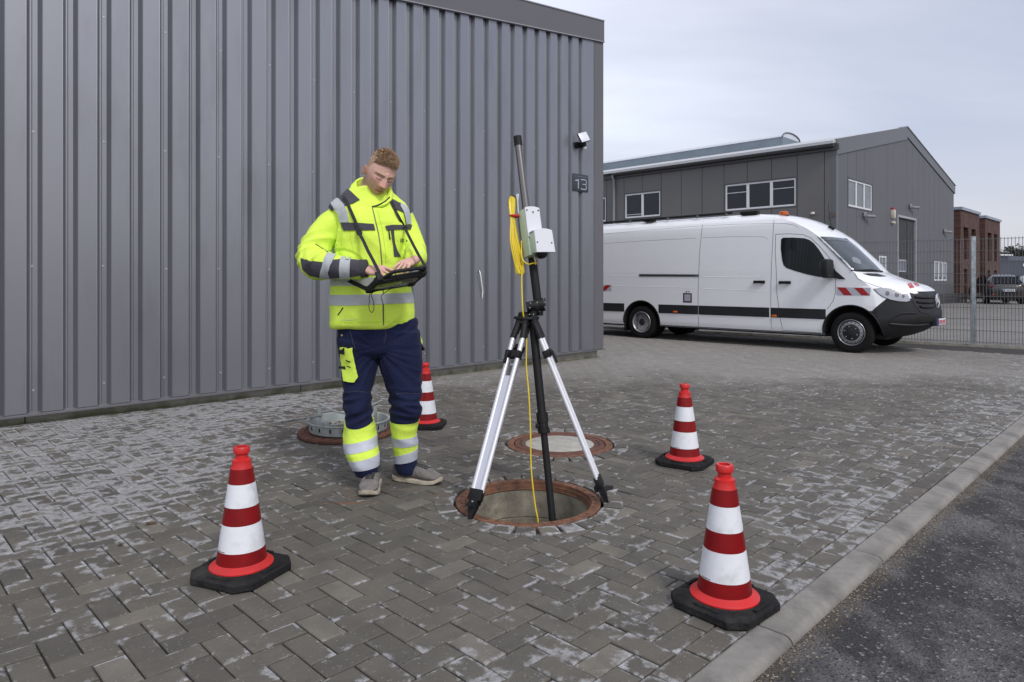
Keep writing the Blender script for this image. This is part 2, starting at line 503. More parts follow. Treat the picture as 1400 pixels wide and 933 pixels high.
# ------------------------------------------------------------------ asphalt road to the right
def asphalt_mat():
    m = bpy.data.materials.new('asphalt'); m.use_nodes = True
    t = m.node_tree; b = t.nodes['Principled BSDF']; n = t.nodes.new; l = t.links.new
    g = n('ShaderNodeNewGeometry')
    def nz(s, d=4, r=.6, sc=None):
        v = g.outputs['Position']
        if sc:
            mp = n('ShaderNodeMapping'); l(v, mp.inputs[0]); mp.inputs['Scale'].default_value = sc; mp.inputs['Rotation'].default_value = (0, 0, math.radians(-25)); v = mp.outputs[0]
        k = n('ShaderNodeTexNoise'); l(v, k.inputs[0]); k.inputs['Scale'].default_value = s
        k.inputs['Detail'].default_value = d; k.inputs['Roughness'].default_value = r; return k.outputs[0]
    def rmp(f, a, c, lo=0, hi=1):
        k = n('ShaderNodeMapRange'); l(f, k.inputs[0])
        for i, x in enumerate((a, c, lo, hi)): k.inputs[i + 1].default_value = x
        return k.outputs[0]
    def mix(f, a, c):
        k = n('ShaderNodeMixRGB'); l(f, k.inputs[0])
        for i, x in ((1, a), (2, c)):
            if isinstance(x, tuple): k.inputs[i].default_value = (*x, 1)
            else: l(x, k.inputs[i])
        return k.outputs[0]
    c = mix(rmp(nz(3.4, 6, .68, (1.6, .75, 1)), .44, .60), (0.034, 0.033, 0.034), (0.140, 0.137, 0.138))
    c = mix(rmp(nz(2.0, 3, .5), .35, .7, 0, .5), c, (0.048, 0.046, 0.049))
    vo = n('ShaderNodeTexVoronoi'); l(g.outputs['Position'], vo.inputs['Vector']); vo.inputs['Scale'].default_value = 110
    sc = n('ShaderNodeSeparateColor'); l(vo.outputs['Color'], sc.inputs[0])
    c = mix(rmp(sc.outputs[0], .93, .98, 0, .8), c, (0.30, 0.285, 0.27))
    c = mix(rmp(sc.outputs[1], .80, .95, 0, .8), c, (0.018, 0.017, 0.018))
    # sandy dirt along the kerb
    sp = n('ShaderNodeSeparateXYZ'); l(g.outputs['Position'], sp.inputs[0])
    s1 = n('ShaderNodeMath'); s1.operation = 'SUBTRACT'; l(sp.outputs[1], s1.inputs[0]); l(sp.outputs[0], s1.inputs[1])
    s2 = n('ShaderNodeMath'); s2.operation = 'MULTIPLY_ADD'; l(s1.outputs[0], s2.inputs[0]); s2.inputs[1].default_value = .70711; s2.inputs[2].default_value = 0
    s3 = n('ShaderNodeMath'); s3.operation = 'MULTIPLY_ADD'; l(nz(14, 4), s3.inputs[0]); s3.inputs[1].default_value = .12; l(s2.outputs[0], s3.inputs[2])
    kd = rmp(s3.outputs[0], V0 - .135, V0 - .085, 0, .3)
    c = mix(kd, c, (0.17, 0.135, 0.092))
    l(c, b.inputs['Base Color']); b.inputs['Roughness'].default_value = .82
    bb = n('ShaderNodeBump'); bb.inputs['Strength'].default_value = 1.0; bb.inputs['Distance'].default_value = .012
    ad = n('ShaderNodeMath'); ad.operation = 'ADD'; l(vo.outputs['Distance'], ad.inputs[0]); l(nz(110, 4, .7), ad.inputs[1])
    l(ad.outputs[0], bb.inputs['Height']); l(bb.outputs[0], b.inputs['Normal'])
    return m
M_asphalt = asphalt_mat()
KW, KR = .118, .028      # kerb width, rounding
mb = MB()
us = np.linspace(-14, 60, 3)
mb.add([W3(-14, V0 - KW + .03, -.026), W3(60, V0 - KW + .03, -.026), W3(60, V0 - 14, -.026), W3(-14, V0 - 14, -.026)], [(3, 2, 1, 0)])
struct('road', mb.mesh('road', M_asphalt))
# rough asphalt edge and crumbs at the kerb
mb = MB()
for i in range(1500):
    u = rng.uniform(1.2, 14) if i % 2 else rng.uniform(1.2, 6); v = V0 - KW - abs(rng.normal(0, .04)) + .004
    r = rng.uniform(.002, .0055); c = W3(u, v, -.026 + r * .4)
    o = [Vector(d) * r * rng.uniform(.6, 1.2) + c for d in ((1, 0, 0), (0, 1, 0), (-1, 0, 0), (0, -1, 0), (0, 0, 1))]
    mb.add(o, [(0, 1, 4), (1, 2, 4), (2, 3, 4), (3, 0, 4)])
M_crumb = mat('gravel_crumbs', (0.20, 0.165, 0.12), .95, var=.5, vscale=30)
g_ = mb.build('gravel', M_crumb); tag(g_, 'fine sandy gravel crumbs lying between kerb and asphalt', 'gravel', kind='stuff')

# ------------------------------------------------------------------ kerb
kerb = bpy.data.objects.new('kerb', sheet('kerb_bed', 0, .01, 0, .01, -.07, M_joint)); COL.objects.link(kerb); kerb['kind'] = 'structure'
kl = .895
prof = [(0.0, -.07), (0.0, -.004), (-.004, 0.0), (-.010, 0.0), (-KW + KR + .008, 0.0)] + [(-KW + KR * (1 - math.sin(a)), -KR * (1 - math.cos(a))) for a in np.linspace(0, math.pi / 2, 7)] + [(-KW, -.07)]
mbk = MB(); vs = []
ends = [0.003, .008, kl - .008, kl - .003]
for i, u in enumerate(ends):
    dz = -.003 if i in (0, 3) else 0
    for (v, z) in prof: vs.append((u, v, z + (dz if z > -.06 else 0)))
k = len(prof); fs = []
for i in range(3):
    for j in range(k - 1): fs.append((i * k + j, i * k + j + 1, (i + 1) * k + j + 1, (i + 1) * k + j))
fs.append(tuple(range(k))); fs.append(tuple(reversed(range(3 * k, 4 * k))))
mbk.add(vs, fs, smooth=True)
me_k = mbk.mesh('kerb_stone', M_kerb); me_k.set_sharp_from_angle(angle=math.radians(50))
u0 = gp(1036, 853.7).dot(E1)
for i in range(-3, 24):
    o = bpy.data.objects.new('kerb_stone', me_k); COL.objects.link(o); o.parent = kerb
    p = W3(u0 + i * kl, V0, rng.uniform(-.002, .002)); o.location = p; o.rotation_euler = (0, 0, math.radians(45) + rng.uniform(-.002, .002))

# ------------------------------------------------------------------ paving (herringbone)
paving = struct('paving', sheet('joint_sand', -9, 24, -1, 18, -.013, M_joint, MH[0][0], .40))
# clip the sand bed at the kerb
bm = bmesh.new(); bm.from_mesh(paving.data)
bmesh.ops.bisect_plane(bm, geom=bm.verts[:] + bm.edges[:] + bm.faces[:], plane_co=W3(0, V0 + .003), plane_no=-E2, clear_outer=True)
bm.to_mesh(paving.data); bm.free()

# wall line of the shed and fence line (paving stops there)
P0 = gp(0, 584); P1 = gp(817, 489)
DW = (P1 - P0).normalized(); NW = Vector((DW.y, -DW.x, 0))
FA = gp(1331, 473); FB = gp(824, 448); DF = (FB - FA).normalized(); NF = Vector((DF.y, -DF.x, 0))
if NF.y > 0: NF = -NF

def clip(poly, n, d):
    """keep the side where p.n > d; poly of (x, y, u, v)"""
    o = []
    for i in range(len(poly)):
        a, b = poly[i], poly[(i + 1) % len(poly)]
        fa = a[0] * n[0] + a[1] * n[1] - d; fb = b[0] * n[0] + b[1] * n[1] - d
        if fa >= 0: o.append(a)
        if (fa >= 0) != (fb >= 0):
            t = fa / (fa - fb); o.append(tuple(a[k] + (b[k] - a[k]) * t for k in range(4)))
    return o

def brick_poly(u, v, horiz):
    g = .0027
    lu, lv = (2 * WB, WB) if horiz else (WB, 2 * WB)
    cs = [(u + g, v + g), (u + lu - g, v + g), (u + lu - g, v + lv - g), (u + g, v + lv - g)]
    uvs = [(0, 0), (1, 0), (1, 1), (0, 1)] if horiz else [(0, 0), (0, 1), (1, 1), (1, 0)]
    return [((E1 * a + E2 * b).x, (E1 * a + E2 * b).y, s_, t_) for (a, b), (s_, t_) in zip(cs, uvs)]

def visible(x, y, mrg=0.0):
    return y > .3 and abs(x) < .76 * y + mrg

bricks = []   # (poly, cx, cy, full, horiz)
def try_brick(u, v, horiz, vmin):
    p = brick_poly(u, v, horiz)
    cx = sum(q[0] for q in p) / 4; cy = sum(q[1] for q in p) / 4
    if not (cy > 1.2 and cy < 17 and abs(cx) < .78 * cy + 3.0): return
    if (Vector((cx, cy, 0)) - P0).dot(NW) < -.10 and (Vector((cx, cy, 0)) - P1).dot(DW) < .1: return
    if (Vector((cx, cy, 0)) - FA).dot(NF) < -.05: return
    full = True
    if v < vmin:
        q = clip(p, (E2.x, E2.y), vmin + .002)
        if len(q) < 3: return
        p = q; full = False
    for c, r in MH:
        d = math.hypot(cx - c.x, cy - c.y)
        if d < r + RING_OUT + .12:
            nx, ny = (cx - c.x) / d, (cy - c.y) / d
            lim = r + RING_OUT - .028
            if min((a[0] - c.x) * nx + (a[1] - c.y) * ny for a in p) < lim:
                p = clip(p, (nx, ny), c.x * nx + c.y * ny + lim); full = False
                if len(p) < 3: return
    area = abs(sum(p[i][0] * p[(i + 1) % len(p)][1] - p[(i + 1) % len(p)][0] * p[i][1] for i in range(len(p)))) / 2
    if area < .0012: return
    cx = sum(q[0] for q in p) / len(p); cy = sum(q[1] for q in p) / len(p)
    bricks.append((p, cx, cy, full, horiz))

VB = V0 + WB + .004      # one stretcher course along the kerb, then herringbone
for i in range(-90, 140):
    for j in range(-2, 190):
        c = (i - j) % 4
        if c == 0: try_brick(i * WB, VB + j * WB, True, VB)
        elif c == 3: try_brick(i * WB, VB + j * WB, False, VB)
for i in range(-30, 75):
    u = i * 2 * WB + .04
    try_brick(u, V0 + .003, True, V0)

def brick_geom(poly, z0, tilt=(0, 0), top=.0, h=.03, ins=.005):
    cx = sum(q[0] for q in poly) / len(poly); cy = sum(q[1] for q in poly) / len(poly)
    n = len(poly); vs = []; uv = []
    for ring in range(3):
        for q in poly:
            dx, dy = q[0] - cx, q[1] - cy; L_ = math.hypot(dx, dy) + 1e-9
            k = (1 - ins * 1.35 / L_) if ring == 0 else 1.0
            x, y = cx + dx * k, cy + dy * k
            z = z0 + dx * tilt[0] + dy * tilt[1] + (0, -.0035, -h)[ring]
            vs.append((x, y, z)); uv.append((q[2], q[3]))
    fs = [tuple(range(n))]
    for r_ in (0, 1):
        for i in range(n): j = (i + 1) % n; fs.append((r_ * n + i, (r_ + 1) * n + i, (r_ + 1) * n + j, r_ * n + j))
    return vs, fs, uv

def uv_mesh(name, V, F, UV, m):
    me = bpy.data.meshes.new(name); me.from_pydata(V, [], F)
    me.materials.append(m)
    ul = me.uv_layers.new(name='UVMap')
    li = np.empty(len(me.loops), dtype=np.int32); me.loops.foreach_get('vertex_index', li)
    ul.data.foreach_set('uv', np.array(UV, dtype=np.float32)[li].ravel())
    me.update(); return me

# the 300 whole stones that show largest are objects of their own
cand = sorted([k for k, b_ in enumerate(bricks) if b_[3] and visible(b_[1], b_[2], -.02) and b_[2] > 1.98], key=lambda k: bricks[k][2])
single = set(cand[:300])
V, F, UV = [], [], []
for k, (p, cx, cy, full, hz_) in enumerate(bricks):
    if k in single: continue
    vs, fs, uv = brick_geom(p, rng.normal(0, .0010), (rng.normal(0, .006), rng.normal(0, .006)))
    o = len(V); V += vs; UV += uv; F += [tuple(i + o for i in f) for f in fs]
pm = link('paving_field', uv_mesh('paving_field', V, F, UV, M_brick), paving); pm['kind'] = 'stuff'
g = .0027
base_poly = [(-WB + g, -WB / 2 + g, 0, 0), (WB - g, -WB / 2 + g, 1, 0), (WB - g, WB / 2 - g, 1, 1), (-WB + g, WB / 2 - g, 0, 1)]
vs, fs, uv = brick_geom(base_poly, 0)
me_b = uv_mesh('paving_stone', vs, fs, uv, M_brick)
for k in sorted(single):
    p, cx, cy, full, hz_ = bricks[k]
    o = bpy.data.objects.new('paving_stone', me_b); COL.objects.link(o); o.parent = paving
    o.location = (cx, cy, rng.normal(0, .0010))
    o.rotation_euler = (rng.normal(0, .006), rng.normal(0, .006), math.radians(45 if hz_ else 135) + (math.pi if rng.random() < .5 else 0) + rng.normal(0, .003))

# ring of setts round each manhole
for (c, r) in MH:
    ns = 26
    ri, ro = r + RING_IN, r + RING_OUT
    w = math.pi * 2 * ri / ns - .007; hw = w / 2
    poly = [(-hw, -(ro - ri) / 2, 0, 0), (hw, -(ro - ri) / 2, .5, 0), (hw * 1.12, (ro - ri) / 2, .5, 1), (-hw * 1.12, (ro - ri) / 2, 0, 1)]
    vs, fs, uv = brick_geom(poly, .006)
    me_s = uv_mesh('paving_sett', vs, fs, uv, M_sett)
    for k in range(ns):
        a = 2 * math.pi * (k + .3) / ns + rng.normal(0, .008); rm = (ri + ro) / 2 + rng.normal(0, .003)
        o = bpy.data.objects.new('paving_sett', me_s); COL.objects.link(o); o.parent = paving
        o.location = (c.x + rm * math.cos(a), c.y + rm * math.sin(a), rng.normal(0, .001)); o.rotation_euler = (0, 0, a - math.pi / 2)

# ------------------------------------------------------------------ open manhole
c, r = MH[0]
mh = thing('open_manhole', 'open round manhole with rusty iron rim under the tripod', 'manhole', c)
T = Matrix.Translation(c)
mb = MB()
mb.lathe([(r, .0), (r - .004, .004), (r - .030, .003), (r - .046, .003), (r - .047, -.014), (r - .055, -.016), (r - .057, -.034), (r - .063, -.037), (r - .06, -.042), (r, -.042)], 72, T, closed=True)
for k in range(40):       # cast studs on the rim
    a = 2 * math.pi * k / 40
    mb.box(c + Vector(((r - .028) * math.cos(a), (r - .028) * math.sin(a), .0045)), (.018, .008, .003), R=Matrix.Rotation(a, 3, 'Z'))
mb.build('iron_frame', M_rust, mh)
mb = MB()
mb.lathe([(.36, -.044), (.314, -.044), (.312, -.19), (.318, -.195), (.314, -.20), (.314, -.42), (.322, -.43), (.318, -.44), (.318, -1.9), (.0, -1.9), (0, -1.92), (.37, -1.92), (.37, -.044)], 64, T, closed=True)
mb.build('concrete_shaft', M_concrete, mh)
mb = MB()
for k in range(1):
    z = -.62
    mb.tube([c + Vector((.32, -.12, z)), c + Vector((.22, -.12, z)), c + Vector((.22, .12, z)), c + Vector((.32, .12, z))], .01, 8)
mb.build('step_iron', M_rust2, mh)

# ------------------------------------------------------------------ closed manhole behind
c, r = MH[1]
mh2 = thing('closed_manhole', 'closed round manhole with rusty rim and pale concrete centre', 'manhole', c)
T = Matrix.Translation(c)
mb = MB(); mb.lathe([(r, -.06), (r, 0), (r - .004, .004), (r - .046, .004), (r - .048, -.012), (r - .048, -.06)], 72, T, closed=True); mb.build('iron_frame', M_rust, mh2)
cover = MB(); cover.lathe([(.0, .0035), (.236, .0035), (.238, .002), (.312, .002), (.314, -.04), (0, -.04)], 72, T)
cv = MB(); cv.lathe([(.240, -.03), (.240, .003), (.243, .005), (.308, .005), (.312, .002), (.312, -.03)], 72, T, closed=True)
cvo = cv.build('cover_rim', M_rust2, mh2)
cv = MB(); cv.lathe([(0, .0045), (.232, .0045), (.238, .002), (.238, -.03)], 72, T); cv.build('concrete_centre', M_lidconc, mh2)
for s_ in (0, math.pi):
    for q in (-1.5, -.5, .5, 1.5):
        hm = MB(); a = s_ + q * .16
        hm.cyl(c + Vector((.272 * math.cos(a), .272 * math.sin(a), .0045)), c + Vector((.272 * math.cos(a), .272 * math.sin(a), .0062)), .011, n=12, smooth=False)
        hm.build('vent_hole', M_hole, cvo)


# dark wet ring gap between frames and setts comes from the sand bed.

# ================================================================== corrugated shed
M_sheet = mat('grey_steel_sheet', (0.280, 0.287, 0.314), .38, metal=.8, var=.05, vscale=1.2, spec=.6, stretch=(1, 1, .25), dirt=(0.225, 0.229, 0.248), dirt_amt=.6, dscale=3.0)
M_fascia = mat('grey_steel_flashing', (0.112, 0.111, 0.122), .45, var=.05, vscale=1.2, spec=.5)
def plinth_mat():
    m = mat('plinth_concrete', (0.30, 0.29, 0.255), .9, var=.15, vscale=8, bump=.4, bscale=60)
    t = m.node_tree; b = t.nodes['Principled BSDF']; n = t.nodes.new; l = t.links.new
    src = b.inputs['Base Color'].links[0].from_socket
    g = n('ShaderNodeNewGeometry'); sp = n('ShaderNodeSeparateXYZ'); l(g.outputs['Position'], sp.inputs[0])
    nn = n('ShaderNodeTexNoise'); l(g.outputs['Position'], nn.inputs[0]); nn.inputs['Scale'].default_value = 7; nn.inputs['Detail'].default_value = 6
    ma = n('ShaderNodeMath'); ma.operation = 'MULTIPLY_ADD'; l(nn.outputs[0], ma.inputs[0]); ma.inputs[1].default_value = -.12; l(sp.outputs[2], ma.inputs[2])
    mr = n('ShaderNodeMapRange'); l(ma.outputs[0], mr.inputs[0]); mr.inputs[1].default_value = -.06; mr.inputs[2].default_value = .0; mr.inputs[3].default_value = .9; mr.inputs[4].default_value = 0
    mx_ = n('ShaderNodeMixRGB'); l(mr.outputs[0], mx_.inputs[0]); l(src, mx_.inputs[1]); mx_.inputs[2].default_value = (0.052, 0.062, 0.022, 1)
    l(mx_.outputs[0], b.inputs['Base Color']); return m
M_plinth = plinth_mat()
shed = thing('corrugated_shed', 'grey corrugated steel hall wall behind the worker', 'shed', P0.lerp(P1, .5))
OC, OR_ = .058, .012                       # crown and valley distance in front of the plinth face
def wall_s(px, off):                       # distance along the wall from P0 of the point seen at column px
    P = P0 + NW * off; k = (px - CX) / FP
    return (k * P.y - P.x) / (DW.x - k * DW.y)
def wall_pt(px, py, off=OC):
    h = plane_hit(px, py, P0 + NW * off, NW); return h
def WP(s_, off, z): p = P0 + DW * s_ + NW * off; return Vector((p.x, p.y, z))
s_end = wall_s(824.5, OC)
zf0, zf1 = wall_pt(3, 571, .07).z, wall_pt(824, 477, .07).z
s_f0 = wall_s(3, .07)
def flash_z(s_): return zf0 + (zf1 - zf0) * (s_ - s_f0) / (s_end - s_f0)
# lower edge of the fascia and its top, straight lines on the wall
fa = wall_pt(824.5, 58.7); fb = wall_pt(560, 4)
ta = wall_pt(825, 30); tb = wall_pt(712, 1)
def sW(p): return (p - P0).dot(DW)
def zl(s_): return fa.z + (fb.z - fa.z) * (s_ - sW(fa)) / (sW(fb) - sW(fa))
def zt(s_): return ta.z + (tb.z - ta.z) * (s_ - sW(ta)) / (sW(tb) - sW(ta))
a_, b_, c_ = 6.17592295, 53.7131409, .0332074376
S_LEFT = wall_s(0, OC) - 3.2
edges_s = [wall_s((a_ + b_ * n_) / (1 + c_ * n_), OC) for n_ in range(-1, 30)]
pitch0 = edges_s[1] - edges_s[0]
while edges_s[0] > S_LEFT: edges_s.insert(0, edges_s[0] - pitch0)
profW = []      # (s, off)
last = edges_s[-1] + (edges_s[-1] - edges_s[-2])
for i, s0 in enumerate(edges_s[:-1]):
    p_ = edges_s[i + 1] - s0
    fl = .105
    profW += [(s0, OC), (s0 + .02 * p_, OC - .0012), (s0 + (.57 - .02) * p_, OC - .0012), (s0 + .57 * p_, OC), (s0 + (.57 + fl) * p_, OR_),
              (s0 + (.57 + fl + .05) * p_, OR_), (s0 + (.57 + fl + .062) * p_, OR_ + .0025), (s0 + (.57 + fl + .074) * p_, OR_), (s0 + (1 - fl) * p_, OR_)]
profW.append((edges_s[-1], OC)); profW.append((edges_s[-1] + .6 * (s_end - edges_s[-1]), OC)); profW.append((s_end - .16, OC)) if s_end - .16 > edges_s[-1] else None
mb = MB(); vs = []; n = len(profW)
for (s_, o_) in profW: vs.append(WP(s_, o_, flash_z(s_) + .006))
for (s_, o_) in profW: vs.append(WP(s_, o_, zl(s_) + .05))
mb.add(vs, [(i, i + 1, n + i + 1, n + i) for i in range(n - 1)])
wall_o = mb.build('corrugated_sheet', M_sheet, shed)
so = wall_o.modifiers.new('thickness', 'SOLIDIFY'); so.thickness = .0012; so.offset = -1 
# corner trim
mb = MB()
cw = s_end - max(edges_s[-1] + .02, wall_s(812, OC))
sc0 = wall_s(812, OC)
mb.obox(WP(sc0, OC - .04, flash_z(s_end) + .004), DW * (s_end - sc0), NW * (.04 + .006), (0, 0, zl(s_end) + .05 - flash_z(s_end)))
mb.build('corner_trim', M_fascia, shed)
# fascia: sloping band with a drip lip, fills to the left of the frame
mb = MB()
sL = edges_s[0]; 
def band(o0, o1, zlo, zhi, m_i=0, sA=None, sB=None):
    sA = sL if sA is None else sA; sB = s_end + .004 if sB is None else sB
    vs = [WP(s_, o_, z_(s_)) for s_ in (sA, sB) for o_, z_ in ((o0, zlo), (o1, zlo), (o1, zhi), (o0, zhi))]
    mb.add(vs, [(0, 1, 5, 4), (1, 2, 6, 5), (2, 3, 7, 6), (3, 0, 4, 7), (0, 3, 2, 1), (4, 5, 6, 7)], m_i)
band(-.05, OC + .02, lambda s_: zl(s_) + .012, zt)
mb.build('fascia', M_fascia, shed)
mb = MB(); band(OC - .01, OC + .034, lambda s_: zl(s_) - .002, lambda s_: zl(s_) + .010); band(-.06, OC + .03, zt, lambda s_: zt(s_) + .014)
M_lip = mat('grey_folded_edge', (0.27, 0.275, 0.31), .4, var=.04); mb.build('fascia_lip', M_lip, shed)
mb = MB()
for q in (-1.5, 2.4, 5.6):
    s_ = q; 
# base flashing (drip edge)
mb = MB()
sB = s_end + .03
vs = []
for s_ in (sL, sB):
    z_ = flash_z(s_)
    for o_, dz in ((-.02, .012), (.018, .010), (.082, -.004), (.082, -.016), (.078, -.016), (.078, -.007), (-.02, .002)): vs.append(WP(s_, o_, z_ + dz))
mb.add(vs, [(i, (i + 1) % 7, 7 + (i + 1) % 7, 7 + i) for i in range(7)] + [tuple(range(6, -1, -1)), tuple(range(7, 14))])
mb.build('base_flashing', M_fascia, shed)
# plinth in cast lengths
sP = sW(P1)
pl = 2.3; s_ = sP
while s_ > sL:
    mb = MB(); a0 = max(s_ - pl, sL)
    mb.obox(WP(a0 + .004, -.25, -.1), DW * (s_ - a0 - .008), NW * .25, (0, 0, .1 + flash_z(a0) - .003))
    mb.build('plinth', M_plinth, shed); s_ = a0
# the rest of the building body behind
DB = Vector((-.70711, .70711, 0))
mb = MB()
cA = WP(sL, -.05, 0); cB = WP(s_end - .004, -.05, 0)
top = [WP(sL, -.05, zt(sL)), WP(s_end - .004, -.05, zt(s_end))]
back = 11.0
vs = [cA + Vector((0, 0, .0)), cB, cB + DB * back, cA + DB * back, top[0], top[1], top[1] + DB * back, top[0] + DB * back]
mb.add(vs, [(1, 2, 6, 5), (2, 3, 7, 6), (3, 0, 4, 7), (4, 5, 6, 7)])
mb.build('side_wall', M_fascia, shed)
# fixing screws in the valleys, where the photograph shows them
M_screw = mat('screw_metal', (0.42, 0.43, 0.46), .35, metal=.6, var=.1)
sm = MB(); sm.lathe([(.0, .006), (.005, .006), (.0055, .002), (.010, .0015), (.010, 0)], 10)
me_sc = sm.mesh('screw', M_screw)
def valley(i): return edges_s[i] + (.57 + .105 + .12) * (edges_s[i + 1] - edges_s[i])
i0 = min(range(len(edges_s)), key=lambda i: abs(edges_s[i] - wall_s(a_, OC)))
for k in range(0, 29, 2):
    s_ = valley(i0 + k) if i0 + k + 1 < len(edges_s) else None
    if s_ is None: continue
    zs = [flash_z(s_) + .18 + .0, 1.24, 2.32 - .02 * k * .3, 3.4 - .02 * k]
    for z_ in zs:
        if z_ > zl(s_) - .05: continue
        o = bpy.data.objects.new('screw', me_sc); COL.objects.link(o); o.parent = shed
        p = WP(s_ + rng.normal(0, .006), OR_ + .001, z_ + rng.normal(0, .01))
        mw = basis(p, DW, Vector((0, 0, 1)), NW); o.matrix_basis = Matrix.Translation(-shed.location) @ mw

# house number sign
sg = [wall_pt(783.2, 237, OC + .02), wall_pt(804.6, 240, OC + .02), wall_pt(804.6, 263, OC + .02), wall_pt(783.2, 261, OC + .02)]
cS = sum(sg, Vector()) / 4; wS = (sg[1] - sg[0]).dot(DW); hS = ((sg[0].z - sg[3].z) + (sg[1].z - sg[2].z)) / 2
sign = thing('house_number_sign', 'small dark plate with house number 13 below the wall lamp', 'sign', cS - NW * .02)
R3 = basis((0, 0, 0), DW, Vector((0, 0, 1)), NW).to_3x3()
mb = MB(); mb.box(cS - NW * .008, (wS, hS, .01), R=R3, bev=.002); mb.build('plate', mat('dark_sign_plate', (0.032, 0.038, 0.052), .4, var=.1), sign)
M_letter = mat('pale_lettering', (0.42, 0.45, 0.50), .5, var=.03)
def SP_(x, z): return cS - NW * .001 + DW * (x * wS) + Vector((0, 0, z * hS))
mb = MB(); mb.ribbon([SP_(-.30, .10), SP_(-.16, .20), SP_(-.16, -.36)], [DW] * 3, .011, .003, sub=1)
mb.obox(SP_(-.17, -.36) - DW * .003, DW * .013, NW * .003, (0, 0, hS * .57)); mb.obox(SP_(-.36, .08), DW * (wS * .20), NW * .003, (0, 0, .011))
t3 = [(.02, .16), (.06, .20), (.30, .20), (.345, .15), (.345, -.02), (.30, -.07), (.12, -.07), (.30, -.07), (.345, -.12), (.345, -.31), (.30, -.36), (.06, -.36), (.02, -.32)]
for a, b in zip(t3[:-1], t3[1:]):
    pa, pb = SP_(*a), SP_(*b); d_ = (pb - pa).normalized(); n__ = d_.cross(NW) * .0055
    mb.obox(pa - n__ - d_ * .003, pb - pa + d_ * .006, n__ * 2, NW * .003)
mb.build('number', M_letter, sign)
mb = MB(); x = -wS * .36
while x < wS * .34:
    w_ = rng.uniform(.006, .014); mb.box(cS - NW * .002 + DW * (x + w_ / 2) + Vector((0, 0, hS * .36)), (w_, .012, .002), R=R3); x += w_ + .005
mb.build('small_lettering', mat('dim_lettering', (0.13, 0.145, 0.17), .6), sign)

# wall lamp with a tilted square panel
lp = wall_pt(789, 199, OC)
lamp = thing('wall_lamp', 'black wall lamp with tilted square white panel above house number', 'lamp', lp)
M_black = mat('black_plastic', (0.010, 0.010, 0.011), .6, var=.2, vscale=20, spec=.25)
mb = MB(); mb.box(lp + NW * .02, (.09, .08, .04), R=R3, bev=.006)
mb.box(lp + NW * .07 + DW * .03, (.07, .07, .10), R=R3, bev=.01)
mb.build('bracket', M_black, lamp)
mb = MB(); mb.cyl(lp + NW * .10 + DW * .05 + Vector((0, 0, -.03)), lp + NW * .10 + DW * .05 + Vector((0, 0, -.062)), .028, .02, 16)
mb.build('sensor', mat('white_plastic', (0.7, 0.7, 0.7), .4), lamp)
cpn = wall_pt(798, 188, OC + .14)
pn = (NW * .80 + Vector((0, 0, .30)) - DW * .30).normalized(); px_ = (DW - pn * DW.dot(pn)).normalized(); py_ = pn.cross(px_)
RP = basis((0, 0, 0), px_, py_, pn).to_3x3() @ Matrix.Rotation(math.radians(12), 3, 'Z')
mb = MB(); mb.box(cpn, (.155, .15, .022), R=RP, bev=.004); mb.build('panel_housing', M_black, lamp)
mb = MB(); mb.box(cpn + pn * .0115, (.143, .138, .004), R=RP, bev=.001); mb.build('diffuser', mat('lamp_diffuser', (0.62, 0.64, 0.72), .35), lamp)
mb = MB(); mb.tube([lp + NW * .09 + DW * .03 + Vector((0, 0, .03)), cpn - pn * .01], .012, 8); mb.build('neck', M_black, lamp)

# white bent handle / cable end on the wall
q = [(654.3, 370.5, OR_ + .0), (655.5, 371, OC + .01), (657, 376, OC + .03), (658.6, 388, OC + .03), (660, 397, OC + .025), (659.6, 403, OC + .02), (659.3, 408, OC + .012)]
pts = [wall_pt(*p) for p in q]
wc = thing('wall_cable', 'short white cable end hanging out of the corrugated wall', 'cable', pts[0])
mb = MB(); mb.tube(pts, .0075, 8, sub=4); mb.build('cable_end', mat('white_cable', (0.72, 0.72, 0.70), .5), wc)
mb = MB(); mb.cyl(wall_pt(654, 371.5, OC - .004), wall_pt(654, 371.5, OC + .003), .014, n=12); mb.build('hole_grommet', M_hole, wc)
